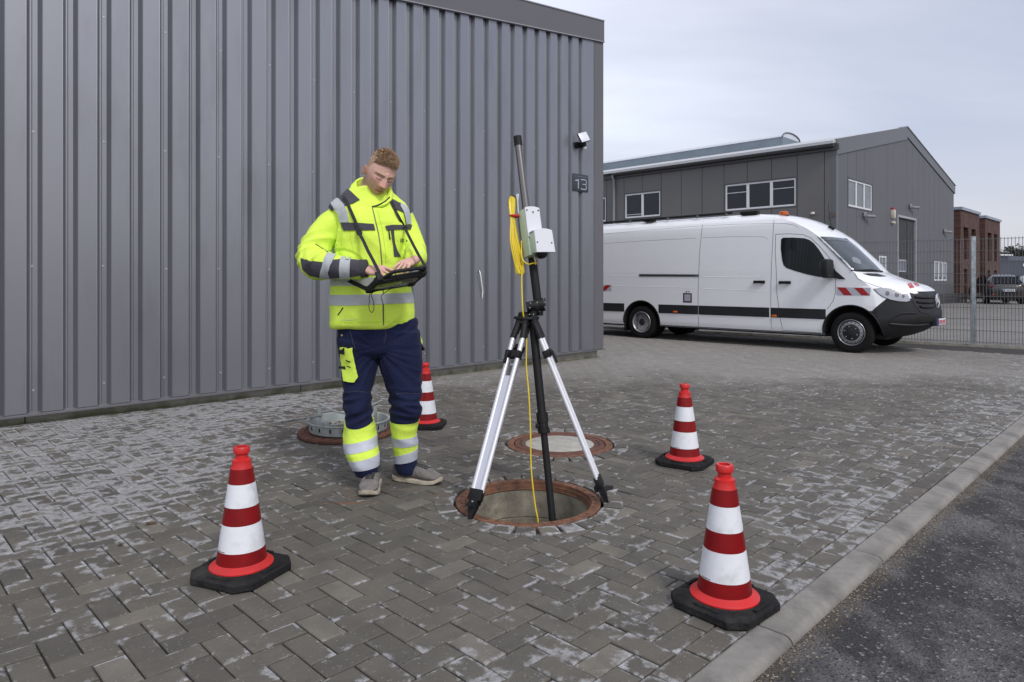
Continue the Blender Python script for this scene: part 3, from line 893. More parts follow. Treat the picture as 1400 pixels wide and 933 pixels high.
# ================================================================== traffic cones
M_red = mat('red_cone_plastic', (0.52, 0.014, 0.014), .38, var=.06, vscale=9, dirt=(0.22, 0.02, 0.02), dirt_amt=.5, dscale=6, each=True)
M_redf = mat('red_reflective_film', (0.19, 0.002, 0.004), .34, var=.10, vscale=30, spec=.3, dirt=(0.10, 0.006, 0.008), dirt_amt=.6, dscale=8, each=True)
M_white = mat('white_reflective_film', (0.68, 0.70, 0.74), .38, var=.03, vscale=40, dirt=(0.40, 0.40, 0.40), dirt_amt=.6, dscale=9, each=True)
M_rubber = mat('black_rubber_base', (0.013, 0.013, 0.014), .85, spec=.2, var=.35, vscale=18, bump=.6, bscale=90, dirt=(0.06, 0.056, 0.052), dirt_amt=.5, dscale=6, each=True)
def make_cone():
    root = thing('traffic_cone', '', 'traffic cone')
    # base: square with cut corners and raised ribs
    hs, c = .152, .05
    def oct_(h, cut): return [(h - cut, -h), (h, -h + cut), (h, h - cut), (h - cut, h), (-h + cut, h), (-h, h - cut), (-h, -h + cut), (-h + cut, -h)]
    mb = MB(); rings = [(hs - .006, .0), (hs, .006), (hs, .028), (hs - .006, .034), (hs - .03, .037), (.118, .040)]
    vs = []; fs = []
    for h_, z in rings:
        for x, y in oct_(h_, c * h_ / hs): vs.append((x, y, z))
    for i in range(len(rings) - 1):
        for k in range(8): k2 = (k + 1) % 8; fs.append((i * 8 + k, i * 8 + k2, (i + 1) * 8 + k2, (i + 1) * 8 + k))
    fs.append(tuple(reversed(range(8)))); fs.append(tuple(range((len(rings) - 1) * 8, len(rings) * 8)))
    mb.add(vs, fs)
    for k in range(4):
        R = Matrix.Rotation(k * math.pi / 2, 4, 'Z')
        mb.box((0, -.134, .036), (.07, .012, .016), T=R, bev=.003)
        mb.box((.047, -.130, .036), (.025, .02, .012), T=R, bev=.003)
    mb.build('rubber_base', M_rubber, root, world=False)
    def rad(z): return .0925 + (.040 - .0925) * (z - .05) / (.415 - .05)
    mb = MB(); mb.lathe([(.118, .036), (.118, .044), (.112, .049), (.101, .054), (rad(.058), .062), (rad(.415), .415), (.036, .425), (.035, .445), (.024, .451), (.023, .466), (.030, .471), (.031, .490), (.028, .495), (.019, .495), (.017, .47), (.0, .46)], 40)
    body = mb.build('cone_body', M_red, root, world=False)
    # reflective sleeve
    bands = [(.060, .108, M_redf, 'red_band'), (.108, .207, M_white, 'white_band'), (.207, .272, M_redf, 'red_band'), (.272, .358, M_white, 'white_band'), (.358, .414, M_redf, 'red_band')]
    for a, b, m, nm in bands:
        mb = MB(); mb.lathe([(rad(a) + .0002, a + .0004), (rad(a) + .0018, a + .0006), (rad(b) + .0018, b - .0006), (rad(b) + .0002, b - .0004)], 40)
        mb.build(nm, m, body, world=False)
    # tiny printed line at the foot of the lower white band
    mb = MB()
    for k in range(9):
        a = math.radians(-118 + k * 3.2); z = .1125
        mb.box((( rad(z) + .0021) * math.cos(a), (rad(z) + .0021) * math.sin(a), z), (.0006, .0036 if k % 3 else .0022, .0028), R=Matrix.Rotation(a, 3, 'Z'))
    mb.build('fine_print', M_black, body, world=False)
    return root
cone0 = make_cone()
cones = [((990.5, 828), math.radians(-49), 'red and white cone nearest the kerb, with its base touching the kerb stones', .997),
         ((330.5, 785), math.radians(-22), 'red and white cone at left foreground, farthest from the tripod', 1.0),
         ((936, 634), math.radians(-35), 'red and white cone standing alone right of the closed manhole', 1.0),
         ((581.5, 583), math.radians(-4), 'red and white cone partly hidden behind the worker\'s leg', 1.0)]
for i, (p, rz, lb, sc) in enumerate(cones):
    o = cone0 if i == 0 else copy_tree(cone0)
    o.location = gp(*p); o.rotation_euler = (0, 0, rz); o['label'] = lb; o['group'] = 'red and white traffic cones around the manholes'

# ================================================================== tripod
M_alu = mat('anodised_aluminium', (0.62, 0.63, 0.66), .36, metal=.35, var=.05, vscale=3, stretch=(1, 1, .2))
M_alu2 = mat('satin_aluminium_panel', (0.50, 0.52, 0.60), .5, metal=.15, var=.04)
M_blk = mat('black_moulded_plastic', (0.009, 0.009, 0.010), .55, spec=.25, var=.3, vscale=30, bump=.15, bscale=80)
M_steel = mat('galvanised_steel', (0.36, 0.37, 0.37), .45, metal=.7, var=.25, vscale=18, dirt=(0.20, 0.19, 0.17), dirt_amt=.6, dscale=6)
apex = at(720, 434, 3.72)
trip = thing('tripod', 'aluminium surveying tripod with black feet standing over the open manhole', 'tripod', (apex.x, apex.y, 0))
mb = MB(); mb.lathe([(0, .004), (.068, .004), (.07, .0), (.07, -.008), (.06, -.012), (0, -.012)], 36, Matrix.Translation(apex))
mb.lathe([(0, .03), (.028, .03), (.036, .022), (.038, .004)], 24, Matrix.Translation(apex + Vector((-.01, -.01, 0))))
hd = mb.build('head_plate', M_blk, trip)
mb = MB(); mb.lathe([(.012, -.012), (.035, -.014), (.04, -.04), (.03, -.055), (.012, -.06)], 24, Matrix.Translation(apex), closed=True); mb.build('hub', M_blk, trip)
feet = [(gp(642, 712), 1, (.055, .03)), (gp(831, 689), 1, (.052, .02)), (gp(671, 613), 1, (.05, .02))]
for k, (ft, _, _) in enumerate(feet):
    rad_ = Vector((ft.x - apex.x, ft.y - apex.y, 0)).normalized(); tan = Vector((-rad_.y, rad_.x, 0)) if k != 1 else Vector((.22, .975, 0))
    top = apex + rad_ * .05 + Vector((0, 0, -.02)); tip = ft.copy()
    d = (tip - top); LL = d.length; d.normalize(); nrm = tan.cross(d)
    leg = MB()
    t0, t1 = top + d * .085, tip - d * .135
    hwid = .0335
    tt = lambda f: top + d * (LL * f)
    # two rails
    for sgn in (-1, 1):
        a, b = top + d * .07 + tan * sgn * (hwid - .004), t1 + tan * sgn * (hwid - .009)
        leg.cyl(a, b, .0125, n=14)
    lo = leg.build('leg', M_alu, trip)
    pn_ = MB(); c0 = tt(.30); c1 = t1
    e = c1 - c0
    pn_.obox(c0 - tan * .016 - nrm * .006, tan * .032, e, nrm * .012); pn_.build('sliding_panel', M_alu2, lo)
    kn = MB()
    for sgn in (-1, 1): kn.cyl(top + tan * sgn * .018 - d * .005, top + d * .10 + tan * sgn * (hwid - .004), .0165, .0175, n=14)
    kn.box(top + d * .005, (.07, .03, .03), R=basis((0, 0, 0), tan, nrm, d).to_3x3(), bev=.006)
    kn.build('shoulder', M_blk, lo)
    R_ = basis((0, 0, 0), tan, nrm, d).to_3x3()
    cl = MB(); cc = tt(.185)
    cl.box(cc, (.088, .040, .042), R=R_, bev=.006)
    outw = -nrm if (-nrm).dot(CAMP - cc) > 0 else nrm
    cl.box(cc + outw * .026 + tan * (-.02), (.026, .018, .026), R=R_, bev=.004)
    cl.box(cc + outw * .034 + tan * (-.02) + d * .03, (.018, .010, .07), R=R_, bev=.004)
    cl.build('clamp', M_blk, lo)
    fo = MB()
    fo.box(t1 + d * .015, (.072, .034, .055), R=R_, bev=.005)
    vs = []; base0 = t1 + d * .03
    for f, wx, wy in ((0, .024, .016), (.045, .022, .015), (.075, .014, .011), (.118, .0035, .0035)):
        for a_1, b_1 in ((-1, -1), (1, -1), (1, 1), (-1, 1)): vs.append(base0 + d * (f * 1.0) + tan * a_1 * wx + nrm * b_1 * wy)
    fs = [(3, 2, 1, 0), (12, 13, 14, 15)]
    for i in range(3):
        for j in range(4): j2 = (j + 1) % 4; fs.append((i * 4 + j, i * 4 + j2, i * 4 + 4 + j2, i * 4 + 4 + j))
    fo.add(vs, fs)
    # foot spur: a tread wing sticking outwards
    sp_ = t1 + d * .055
    sg_ = rad_ if k != 1 else (rad_ + tan * .35).normalized()
    fo.add([sp_ + sg_ * .012 + tan * .02 + d * .012, sp_ + sg_ * .012 - tan * .02 + d * .012, sp_ + sg_ * .06 - tan * .014 - d * .004, sp_ + sg_ * .06 + tan * .014 - d * .004,
            sp_ + sg_ * .012 + tan * .018 - d * .014, sp_ + sg_ * .012 - tan * .018 - d * .014, sp_ + sg_ * .062 - tan * .012 - d * .016, sp_ + sg_ * .062 + tan * .012 - d * .016],
           [(0, 1, 2, 3), (7, 6, 5, 4), (0, 4, 5, 1), (1, 5, 6, 2), (2, 6, 7, 3), (3, 7, 4, 0)])
    fo.box(sp_ - sg_ * .022, (.04, .03, .03), R=R_, bev=.005)
    fo.cyl(base0 + d * .112, tip, .0035, .001, n=8)
    fo.build('foot', M_blk, lo)
    bo = MB(); bo.cyl(t1 + d * .052 - nrm * .02, t1 + d * .052 + nrm * .02, .006, n=10); bo.build('bolt', M_steel, lo)

# ================================================================== pole with housing
pT, pM = at(707.3, 187, 3.87), at(737, 428, 3.70)
pB0, pB1 = at(729, 446, 3.70), at(755.5, 712, 3.50)
pole = thing('inspection_pole', 'leaning dark pole with white electronics box, standing in the open manhole', 'inspection pole', (pB1.x, pB1.y, 0))
dU = (pM - pT).normalized(); dL = (pB1 - pB0).normalized()
M_tube = mat('brushed_steel_tube', (0.17, 0.165, 0.16), .24, metal=.9, var=.1, vscale=8, stretch=(1, 1, .1))
M_carb = mat('black_carbon_tube', (0.010, 0.010, 0.011), .6, spec=.25, var=.15)
fr = at(720, 288, 3.80)
mb = MB(); mb.cyl(pT + dU * .03, pT + dU * .46, .0205, .0225, n=24); mb.build('upper_tube', M_tube, pole)
mb = MB(); mb.cyl(pT, pT + dU * .055, .0235, n=24); mb.build('end_cap', M_blk, pole)
mb = MB(); mb.cyl(pT + dU * .46, pM, .0235, n=24); mb.build('middle_tube', M_carb, pole)
mb = MB(); mb.cyl(pB0 - dL * .02, pB0 + dL * .55, .0225, n=20); mb.cyl(pB0 + dL * .55, pB1 + dL * .75, .0185, n=20); lt = mb.build('lower_tube', M_carb, pole)
# knuckle between the tubes
mb = MB()
kc = at(731, 419, 3.70); kx = Vector((1, .1, 0)).normalized()
mb.cyl(kc + Vector((-.045, -.02, -.004)), kc + Vector((.002, -.02, .004)), .028, n=20)
mb.cyl(kc + Vector((.0, -.0, .004)), kc + Vector((.05, .0, .01)), .036, n=20)
mb.lathe([(0, .03), (.02, .026), (.032, .012), (.034, -.004), (.026, -.02), (0, -.026)], 20, Matrix.Translation(kc + Vector((.002, -.01, .0))))
mb.cyl(kc + Vector((-.012, -.01, -.05)), kc + Vector((-.006, -.01, -.01)), .026, .022, n=20)
mb.cyl(kc + Vector((.03, 0, -.05)), kc + Vector((.03, 0, .01)), .016, n=16)
for a in range(6):
    aa = a * math.pi / 3; mb.cyl(kc + Vector((.052, 0, .01)) + Vector((0, math.cos(aa), math.sin(aa))) * .03, kc + Vector((.058, 0, .01)) + Vector((0, math.cos(aa), math.sin(aa))) * .03, .008, n=8)
mb.build('knuckle_joint', M_blk, pole)
mb = MB()
for dx, dz in ((-.024, .018), (.012, .022), (-.028, -.006), (-.03, -.042), (-.008, -.042)):
    mb.lathe([(0, .004), (.003, .003), (.004, 0)], 8, Matrix.Translation(kc + Vector((dx, -.05, dz))) @ Matrix.Rotation(math.pi / 2, 4, 'X'))
mb.build('screw', M_steel, pole)
# collar clamp on the lower tube
lc = pB0 + dL * ((pB1 - pB0).length * .52)
mb = MB(); mb.cyl(lc - dL * .062, lc - dL * .012, .031, n=20); mb.cyl(lc + dL * .016, lc + dL * .045, .032, .030, n=20); mb.cyl(lc - dL * .012, lc + dL * .016, .027, n=20)
Rl = basis((0, 0, 0), (1, 0, 0), (0, 1, 0), dL).to_3x3()
mb.box(lc + Vector((-.03, -.01, -.005)), (.02, .03, .022), bev=.004); mb.box(lc + Vector((.028, -.012, -.03)), (.016, .024, .02), bev=.004)
mb.build('telescope_clamp', M_blk, lt)

# white electronics housing
M_hs = mat('white_painted_housing', (0.64, 0.66, 0.70), .38, var=.02, vscale=5)
M_side = mat('pale_green_housing_side', (0.47, 0.56, 0.42), .5, var=.06, vscale=6)
yaw = math.radians(29)
hf = Vector((math.sin(yaw), -math.cos(yaw), 0)); hx = Vector((math.cos(yaw), math.sin(yaw), 0)); hz_ = -(pM - pT).normalized()
hx = (hx - hz_ * hx.dot(hz_)).normalized(); hf = hx.cross(hz_); 
if hf.y > 0: hf = -hf
Hh = basis((0, 0, 0), hx, hf, hz_).to_3x3()
hb = at(732.2, 316.5, 3.70)           # centre of the main box front
def HB(x, f, z): return hb + hx * x + hf * f + hz_ * z
def rbox(mb, x0, x1, f0, f1, z0, z1, bev, mi=0): mb.box(HB((x0 + x1) / 2, (f0 + f1) / 2, (z0 + z1) / 2), (x1 - x0, f1 - f0, z1 - z0), R=Hh, bev=bev, mi=mi)
house = MB(); rbox(house, -.050, .040, -.078, -.006, -.131, .131, .006); hbody = house.build('housing', M_side, pole)
# arched front covers
def cover_plate(x0, x1, f0, f1, z0, z1, arch, slant=0):
    n = 10; pts = [(x0, z0), (x1 + slant, z0)] + [(x1 + (x0 - x1) * k / n, z1 + arch * math.sin(math.pi * (k / n)) ** .7) for k in range(n + 1)]
    m_ = MB(); k = len(pts); vs = [HB(x, f1, z) for x, z in pts] + [HB(x * .985, f0, z) for x, z in pts]
    m_.add(vs, [tuple(range(k)), tuple(reversed(range(k, 2 * k)))] + [(i, (i + 1) % k, k + (i + 1) % k, k + i) for i in range(k)])
    return m_
cover_plate(-.050, .041, -.012, .002, -.03, .132, .008).build('front_cover', M_hs, hbody)
mb = MB(); rbox(mb, -.040, .068, -.02, .045, -.125, -.012, .006); mb.build('lower_box', M_side, hbody)
cover_plate(-.042, .070, .040, .055, -.128, -.008, .010, .004).build('lower_cover', M_hs, hbody)
m_ = MB(); rbox(m_, -.044, .068, -.02, .0455, -.011, -.006, .001); m_.build('cover_step', M_hs, hbody)
mb = MB()
for x, f, z in ((-.040, .003, .118), (.032, .003, .118), (-.032, .0555, -.075), (.058, .0555, -.078)):
    p = HB(x, f, z); mb.cyl(p - hf * .001, p + hf * .0008, .0045, n=10)
mb.build('cover_screw', M_blk, hbody)
mb = MB(); p = HB(-.002, .0030, .105); mb.add([p + hx * -.008 + hz_ * .006, p + hx * .008 + hz_ * .006, p - hz_ * .006], [(0, 2, 1)]); mb.build('logo_mark', mat('logo_blue', (0.03, 0.05, 0.12), .5), hbody)
mb = MB(); mb.lathe([(.036, 0), (.036, .01), (.028, .024), (.014, .032), (0, .034)], 24, basis(HB(.012, .012, -.122), hx, hf, -hz_)); mb.build('lens_dome', mat('black_lens', (0.008, 0.008, 0.01), .12), hbody)
mb = MB(); p = HB(.0, -.04, -.131); mb.cyl(p, p - hz_ * .022, .009, .007, 12); cg = p - hz_ * .022; mb.build('cable_gland', M_steel, hbody)
mb = MB(); rbox(mb, -.02, .012, -.05, -.02, .128, .137, .003); mb.build('top_knob', M_blk, hbody)

# cable hanger: flat steel bar with two hooks left of the pole
mb = MB()
ha, hb_ = at(706.5, 268, 3.80), at(715, 371, 3.72)
dv_ = (hb_ - ha).normalized()
mb.tube([ha, ha.lerp(hb_, .5), hb_], .0065, 6)
mb.box(ha + Vector((.004, -.004, -.03)), (.016, .006, .08), bev=.001)
hg = mb.build('hanger_bar', M_steel, pole)
mb = MB()
mb.box(ha + Vector((-.022, .0, -.02)), (.03, .022, .04), bev=.006); mb.box(hb_ + Vector((-.022, 0, .01)), (.04, .018, .02), bev=.005)
mb.tube([ha + Vector((-.03, 0, -.02)), ha + Vector((-.042, -.01, -.03)), ha + Vector((-.042, -.01, -.06))], .007, 8)
mb.box(ha.lerp(hb_, .55) + Vector((.01, .02, 0)), (.02, .02, .20), bev=.004)
mb.build('hanger_hook', M_blk, hg)
# yellow cable coil
M_yel = mat('yellow_cable', (0.68, 0.52, 0.015), .4, var=.08, vscale=10)
coil = MB()
for k in range(8):
    tp = ha + Vector((-.018 - .0042 * (k % 4), -.006 * (k // 4) - .004, -.018 + .002 * k))
    bt = hb_ + Vector((-.005 - .005 * (k % 5), -.005 * (k // 3), -.004 - .004 * (k % 3)))
    wl = .014 + .0042 * k + rng.uniform(-.003, .003); wr = .008 + .003 * k + rng.uniform(-.003, .003)
    mid = tp.lerp(bt, .62)
    pts = [tp, tp + Vector((-.012, -.004, -.03)), tp.lerp(bt, .25) + Vector((-.016, -.008, 0)), tp.lerp(bt, .30) + Vector((-.016, -.008, 0)), mid + Vector((-wl * .75, -.012, .02)), tp.lerp(bt, .85) + Vector((-wl * .55, -.01, 0)), bt + Vector((-.01, -.004, -.0)), bt + Vector((.008, -.004, .004)),
           tp.lerp(bt, .85) + Vector((wr * .5, -.006, 0)), mid + Vector((wr * .35 - .012, -.006, .02)), tp.lerp(bt, .30) + Vector((-.012 + .001 * k, -.01, 0)), tp.lerp(bt, .2) + Vector((-.006, -.008, 0)), tp + Vector((.006, -.004, -.02)), tp]
    coil.tube(pts, .0042, 7, sub=4)
cb_ = coil.build('cable_coil', M_yel, pole)
mb = MB(); w0 = ha.lerp(hb_, .27) 
mb.tube([w0 + Vector((-.045, -.012, .0)), w0 + Vector((-.02, -.028, -.002)), w0 + Vector((.02, -.02, -.004)), w0 + Vector((.034, .01, -.006))], .008, 8, sub=3)
mb.tube([w0 + Vector((-.045, -.012, .0)), w0 + Vector((-.03, .014, -.002)), w0 + Vector((.02, .016, -.004)), w0 + Vector((.034, .01, -.006))], .008, 8, sub=3)
mb.build('red_tie', mat('red_hook_and_loop', (0.40, 0.012, 0.02), .8, var=.1), cb_)
# loop from the gland back to the coil
mb = MB(); mb.tube([cg, cg - hz_ * .02 + Vector((0, -.005, 0)), at(729, 360, 3.68), at(722, 361.5, 3.69), at(714.5, 355, 3.70), at(713, 342, 3.72), at(713.5, 330, 3.73), at(716.5, 352, 3.76)], .0042, 8, sub=6); mb.build('loop_cable', M_yel, cb_)
# hanging cable into the hole
mb = MB(); mb.tube([at(713.5, 366, 3.70), at(713.3, 390, 3.68), at(714.2, 415, 3.66), at(715.3, 430, 3.66), at(717, 437, 3.67), at(719.5, 448, 3.68), at(720, 470, 3.67), at(719.5, 500, 3.64), at(723, 540, 3.60), at(725.3, 590, 3.56), at(726.2, 640, 3.53), at(731.5, 690, 3.50), at(736, 716, 3.48), at(737, 760, 3.48), at(738, 840, 3.5)], .0038, 8, sub=4)
mb.build('hanging_cable', M_yel, cb_)
mb = MB(); mb.cyl(at(719.8, 452, 3.68), at(720, 462, 3.67), .009, .0065, 12); mb.cyl(at(719.8, 449, 3.68), at(719.9, 453, 3.68), .006, .009, 12); mb.build('cable_plug', M_blk, cb_)

# ================================================================== manhole lid lying behind the worker, dirt pan on it
lc_ = gp(473, 593.5)
lid = thing('manhole_lid', 'rusty round manhole lid lying on the paving behind the worker', 'manhole lid', lc_)
T = Matrix.Translation(lc_)
mb = MB(); mb.lathe([(0, .0), (.325, 0), (.343, .004), (.347, .012), (.347, .026), (.343, .034), (.30, .036), (.296, .030), (.0, .030)], 64, T); lo = mb.build('iron_plate', M_rust2, lid)
mb = MB()
for k in range(24):
    a = 2 * math.pi * k / 24; mb.cyl(lc_ + Vector((.322 * math.cos(a), .322 * math.sin(a), .0355)), lc_ + Vector((.322 * math.cos(a), .322 * math.sin(a), .0366)), .009, n=10, smooth=False)
mb.build('vent_hole', M_hole, lo)
pc = lc_ + Vector((.02, -.005, .036))
M_galv = mat('weathered_galvanised_pan', (0.30, 0.33, 0.32), .6, metal=.15, var=.3, vscale=12, dirt=(0.15, 0.13, 0.10), dirt_amt=.8, dscale=7, stretch=(1, 1, .4))
pan = thing('dirt_pan', 'galvanised round dirt pan with bar handles standing on the rusty lid', 'pan', pc)
T = Matrix.Translation(pc)
mb = MB(); mb.lathe([(0, .0), (.272, 0), (.280, .006), (.292, .070), (.302, .074), (.302, .080), (.294, .081), (.286, .076), (.274, .012), (0, .008)], 64, T)
po = mb.build('pan_shell', M_galv, pan)
mb = MB()
for k in range(20):
    a = 2 * math.pi * k / 20 + .1; p = pc + Vector((.287 * math.cos(a), .287 * math.sin(a), .045)); mb.box(p, (.006, .012, .028), R=Matrix.Rotation(a, 3, 'Z'))
mb.build('slot', M_hole, po)
for sgn in (-1, 1):
    mb = MB(); x = sgn * .205
    mb.box(pc + Vector((x, -.03, .10)), (.026, .008, .20), bev=.001)
    mb.build('upright', M_galv, pan)
mb = MB()
mb.tube([pc + Vector((-.205, -.037, .195)), pc + Vector((-.15, -.04, .165)), pc + Vector((-.07, -.04, .135)), pc + Vector((.03, -.04, .125)), pc + Vector((.12, -.04, .155)), pc + Vector((.205, -.037, .195)), pc + Vector((.255, -.037, .22))], .008, 8, sub=4)
mb.tube([pc + Vector((-.16, -.1, .05)), pc + Vector((-.08, -.1, .05)), pc + Vector((0, -.1, .062)), pc + Vector((.12, -.1, .06)), pc + Vector((.27, -.1, .066))], .008, 8, sub=3)
mb.build('handle', M_galv, pan)
mb = MB(); mb.lathe([(0, .05), (.024, .05), (.028, .03), (.028, -.02)], 14, T @ Matrix.Translation((-.14, -.11, .03)))
mb.build('bolt_head', M_galv, pan)
mb = MB()
for k in range(260):
    a = rng.uniform(0, 6.283); q = .26 * math.sqrt(rng.uniform(0, 1)); r_ = rng.uniform(.006, .02)
    hgt = .012 + .03 * math.exp(-((q * math.cos(a) - .0) ** 2 + (q * math.sin(a) + .12) ** 2) / .012)
    c_1 = pc + Vector((q * math.cos(a), q * math.sin(a), hgt))
    o = [Vector(d) * r_ * rng.uniform(.5, 1.2) + c_1 for d in ((1, 0, 0), (0, 1, 0), (-1, 0, 0), (0, -1, 0), (0, 0, .7), (0, 0, -.5))]
    mb.add(o, [(0, 1, 4), (1, 2, 4), (2, 3, 4), (3, 0, 4), (1, 0, 5), (2, 1, 5), (3, 2, 5), (0, 3, 5)])
db = mb.build('debris', mat('leaf_debris', (0.14, 0.095, 0.055), .95, var=.6, vscale=40), pan); db['kind'] = 'stuff'
# lifting hook lying across
h0, h1 = gp(370, 579.5, .02), at(423, 577.5, 5.04)
hk = thing('lifting_hook', 'galvanised steel lifting rod leaning on the dirt pan rim', 'lifting hook', (h0.x, h0.y, 0))
mb = MB(); h1 = pc + Vector((-.285, .02, .084)); h2 = h1 + (h1 - h0) * .25
mb.tube([h0 + (h1 - h0) * .28, h1, h2], .009, 8); mb.build('rod', M_steel, hk)
mb = MB(); dd = (h1 - h0); R_h = basis((0, 0, 0), dd, Vector((-dd.y, dd.x, 0)), dd.cross(Vector((-dd.y, dd.x, 0)))).to_3x3()
mb.box(h0.lerp(h1, .16), (.11, .030, .012), R=R_h, bev=.005); mb.cyl(h0.lerp(h1, .29), h0.lerp(h1, .38), .012, n=10); mb.build('flat_tip', M_steel, hk)

# two dead leaves on the paving
M_leaf = mat('dead_leaf', (0.07, 0.040, 0.024), .9, var=.4, vscale=60)
for (px_, py_, s_, a, lb) in ((206, 716, .020, .3, 'dead brown leaf lying on the paving left of the left cone'), (165, 745, .008, 1.3, 'tiny dark leaf crumb lying on the paving in the left foreground')):
    c_1 = gp(px_, py_, .004); mb = MB()
    n = 9; vs = [c_1 + Vector((0, 0, .006))]
    for k in range(n):
        t = 2 * math.pi * k / n; r_ = s_ * (1 + .45 * math.cos(2 * (t - a))) * (1 + .25 * math.sin(5 * t))
        vs.append(c_1 + Vector((r_ * math.cos(t), r_ * math.sin(t), .004 * math.sin(3 * t))))
    mb.add(vs, [(0, k + 1, (k + 1) % n + 1) for k in range(n)])
    me = mb.mesh('leaf', M_leaf); o = link('dead_leaf', me); tag(o, lb, 'leaf'); m_o = o.modifiers.new('th', 'SOLIDIFY'); m_o.thickness = .001
# ================================================================== lot beyond the fence
def lot_mat():
    m = mat('light_lot_paving', (0.20, 0.19, 0.18), .85, var=.14, vscale=.6, dirt=(0.12, 0.115, 0.11), dirt_amt=.5, dscale=1.5)
    t = m.node_tree; b = t.nodes['Principled BSDF']; n = t.nodes.new; l = t.links.new
    src = b.inputs['Base Color'].links[0].from_socket
    g = n('ShaderNodeNewGeometry'); mp = n('ShaderNodeMapping'); l(g.outputs['Position'], mp.inputs[0]); mp.inputs['Rotation'].default_value = (0, 0, math.radians(45))
    br = n('ShaderNodeTexBrick'); l(mp.outputs[0], br.inputs[0]); br.inputs['Scale'].default_value = 5.5; br.inputs['Mortar Size'].default_value = .02
    br.inputs['Color1'].default_value = (1, 1, 1, 1); br.inputs['Color2'].default_value = (.82, .82, .82, 1); br.inputs['Mortar'].default_value = (.35, .35, .35, 1)
    mx_ = n('ShaderNodeMixRGB'); mx_.blend_type = 'MULTIPLY'; mx_.inputs[0].default_value = 1; l(src, mx_.inputs[1]); l(br.outputs[0], mx_.inputs[2]); l(mx_.outputs[0], b.inputs['Base Color'])
    return m
M_lot = lot_mat()
Fm = FA.lerp(FB, .5)
mb = MB()
a0 = FA - DF * 14; a1 = FB + DF * 14; up = -NF
mb.add([a0 + up * .06, a1 + up * .06, a1 + up * 120 + DF * 60, a0 + up * 120 - DF * 60], [(0, 1, 2, 3)])
lot = mb.mesh('parking_lot', M_lot); struct('parking_lot', lot)
for v in lot.vertices: v.co.z = .004
# concrete edging boards under the fence
M_edge = mat('edging_concrete', (0.24, 0.23, 0.205), .9, var=.25, vscale=6, dirt=(0.09, 0.095, 0.05), dirt_amt=.7, dscale=5)
edg = struct('path', (lambda q: (q.obox(a0 + NF * .11 + Vector((0, 0, -.05)), a1 - a0, -NF * .03, (0, 0, .06)), q)[1])(MB()).mesh('edge_bed', M_edge))
L_all = (a1 - a0).length; k = 0
while k < L_all:
    mb = MB(); mb.obox(a0 + DF * (k + .004) + NF * .08 + Vector((0, 0, -.05)), DF * .93, -NF * .14, (0, 0, .085 + rng.uniform(-.004, .004))); mb.build('edging_board', M_edge, edg); k += .94

# ================================================================== mesh fence
M_galvf = mat('galvanised_fence_wire', (0.135, 0.14, 0.145), .5, metal=.5, var=.15)
M_post = mat('galvanised_fence_post', (0.36, 0.40, 0.42), .5, metal=.35, var=.3, vscale=16, dirt=(0.22, 0.24, 0.25), dirt_amt=.6, dscale=12)
fz = 1.845
fence = thing('mesh_fence', 'galvanised double wire mesh fence running behind the white van', 'fence', FA)
PS = 2.5
sL_, sR_ = -1, 5     # posts to the right of FA (negative direction) and left
for i in range(-2, 6):
    p = FA + DF * PS * i
    mb = MB(); mb.box((p.x, p.y, fz / 2 + .02), (.062, .062, fz + .04), R=Matrix.Rotation(math.atan2(DF.y, DF.x), 3, 'Z'), bev=.006)
    mb.box((p.x, p.y, fz + .045), (.068, .068, .012), R=Matrix.Rotation(math.atan2(DF.y, DF.x), 3, 'Z')); mb.build('post', M_post, fence)
for i in range(-2, 5):
    a = FA + DF * (PS * i + .04) + NF * .042; b = FA + DF * (PS * (i + 1) - .04) + NF * .042
    mb = MB(); n = 49
    for k in range(n + 1):
        p = a.lerp(b, k / n); r_ = .0029
        mb.obox(p + Vector((-r_, -r_, .05)), (2 * r_, 0, 0), (0, 2 * r_, 0), (0, 0, fz - .028))
    w_ = mb.build('wire_panel', M_galvf, fence); w_['kind'] = 'stuff'
    mb = MB(); z = .07
    while z < fz:
        for o_ in (-.0075, .0075):
            mb.obox(a + NF * o_ + Vector((0, 0, z)), b - a, NF * .006, (0, 0, .0075))
        z += .1965
    w_ = mb.build('double_rail', M_galvf, fence); w_['kind'] = 'stuff'
# grass tufts along the fence foot
mb = MB()
for k in range(900):
    s_ = rng.uniform(-5, 13); p = FA + DF * s_ + NF * rng.uniform(-.25, -.07) ; h_ = rng.uniform(.015, .05); a = rng.uniform(0, 6.28)
    w_ = Vector((math.cos(a), math.sin(a), 0)) * .006; mb.add([p - w_, p + w_, p + Vector((rng.normal(0, .02), rng.normal(0, .02), h_ + .01))], [(0, 1, 2)])
gr = mb.build('grass', mat('dry_grass', (0.10, 0.10, 0.045), .95, var=.4, vscale=9)); tag(gr, 'thin dry grass and weeds along the foot of the mesh fence', 'grass', kind='stuff')

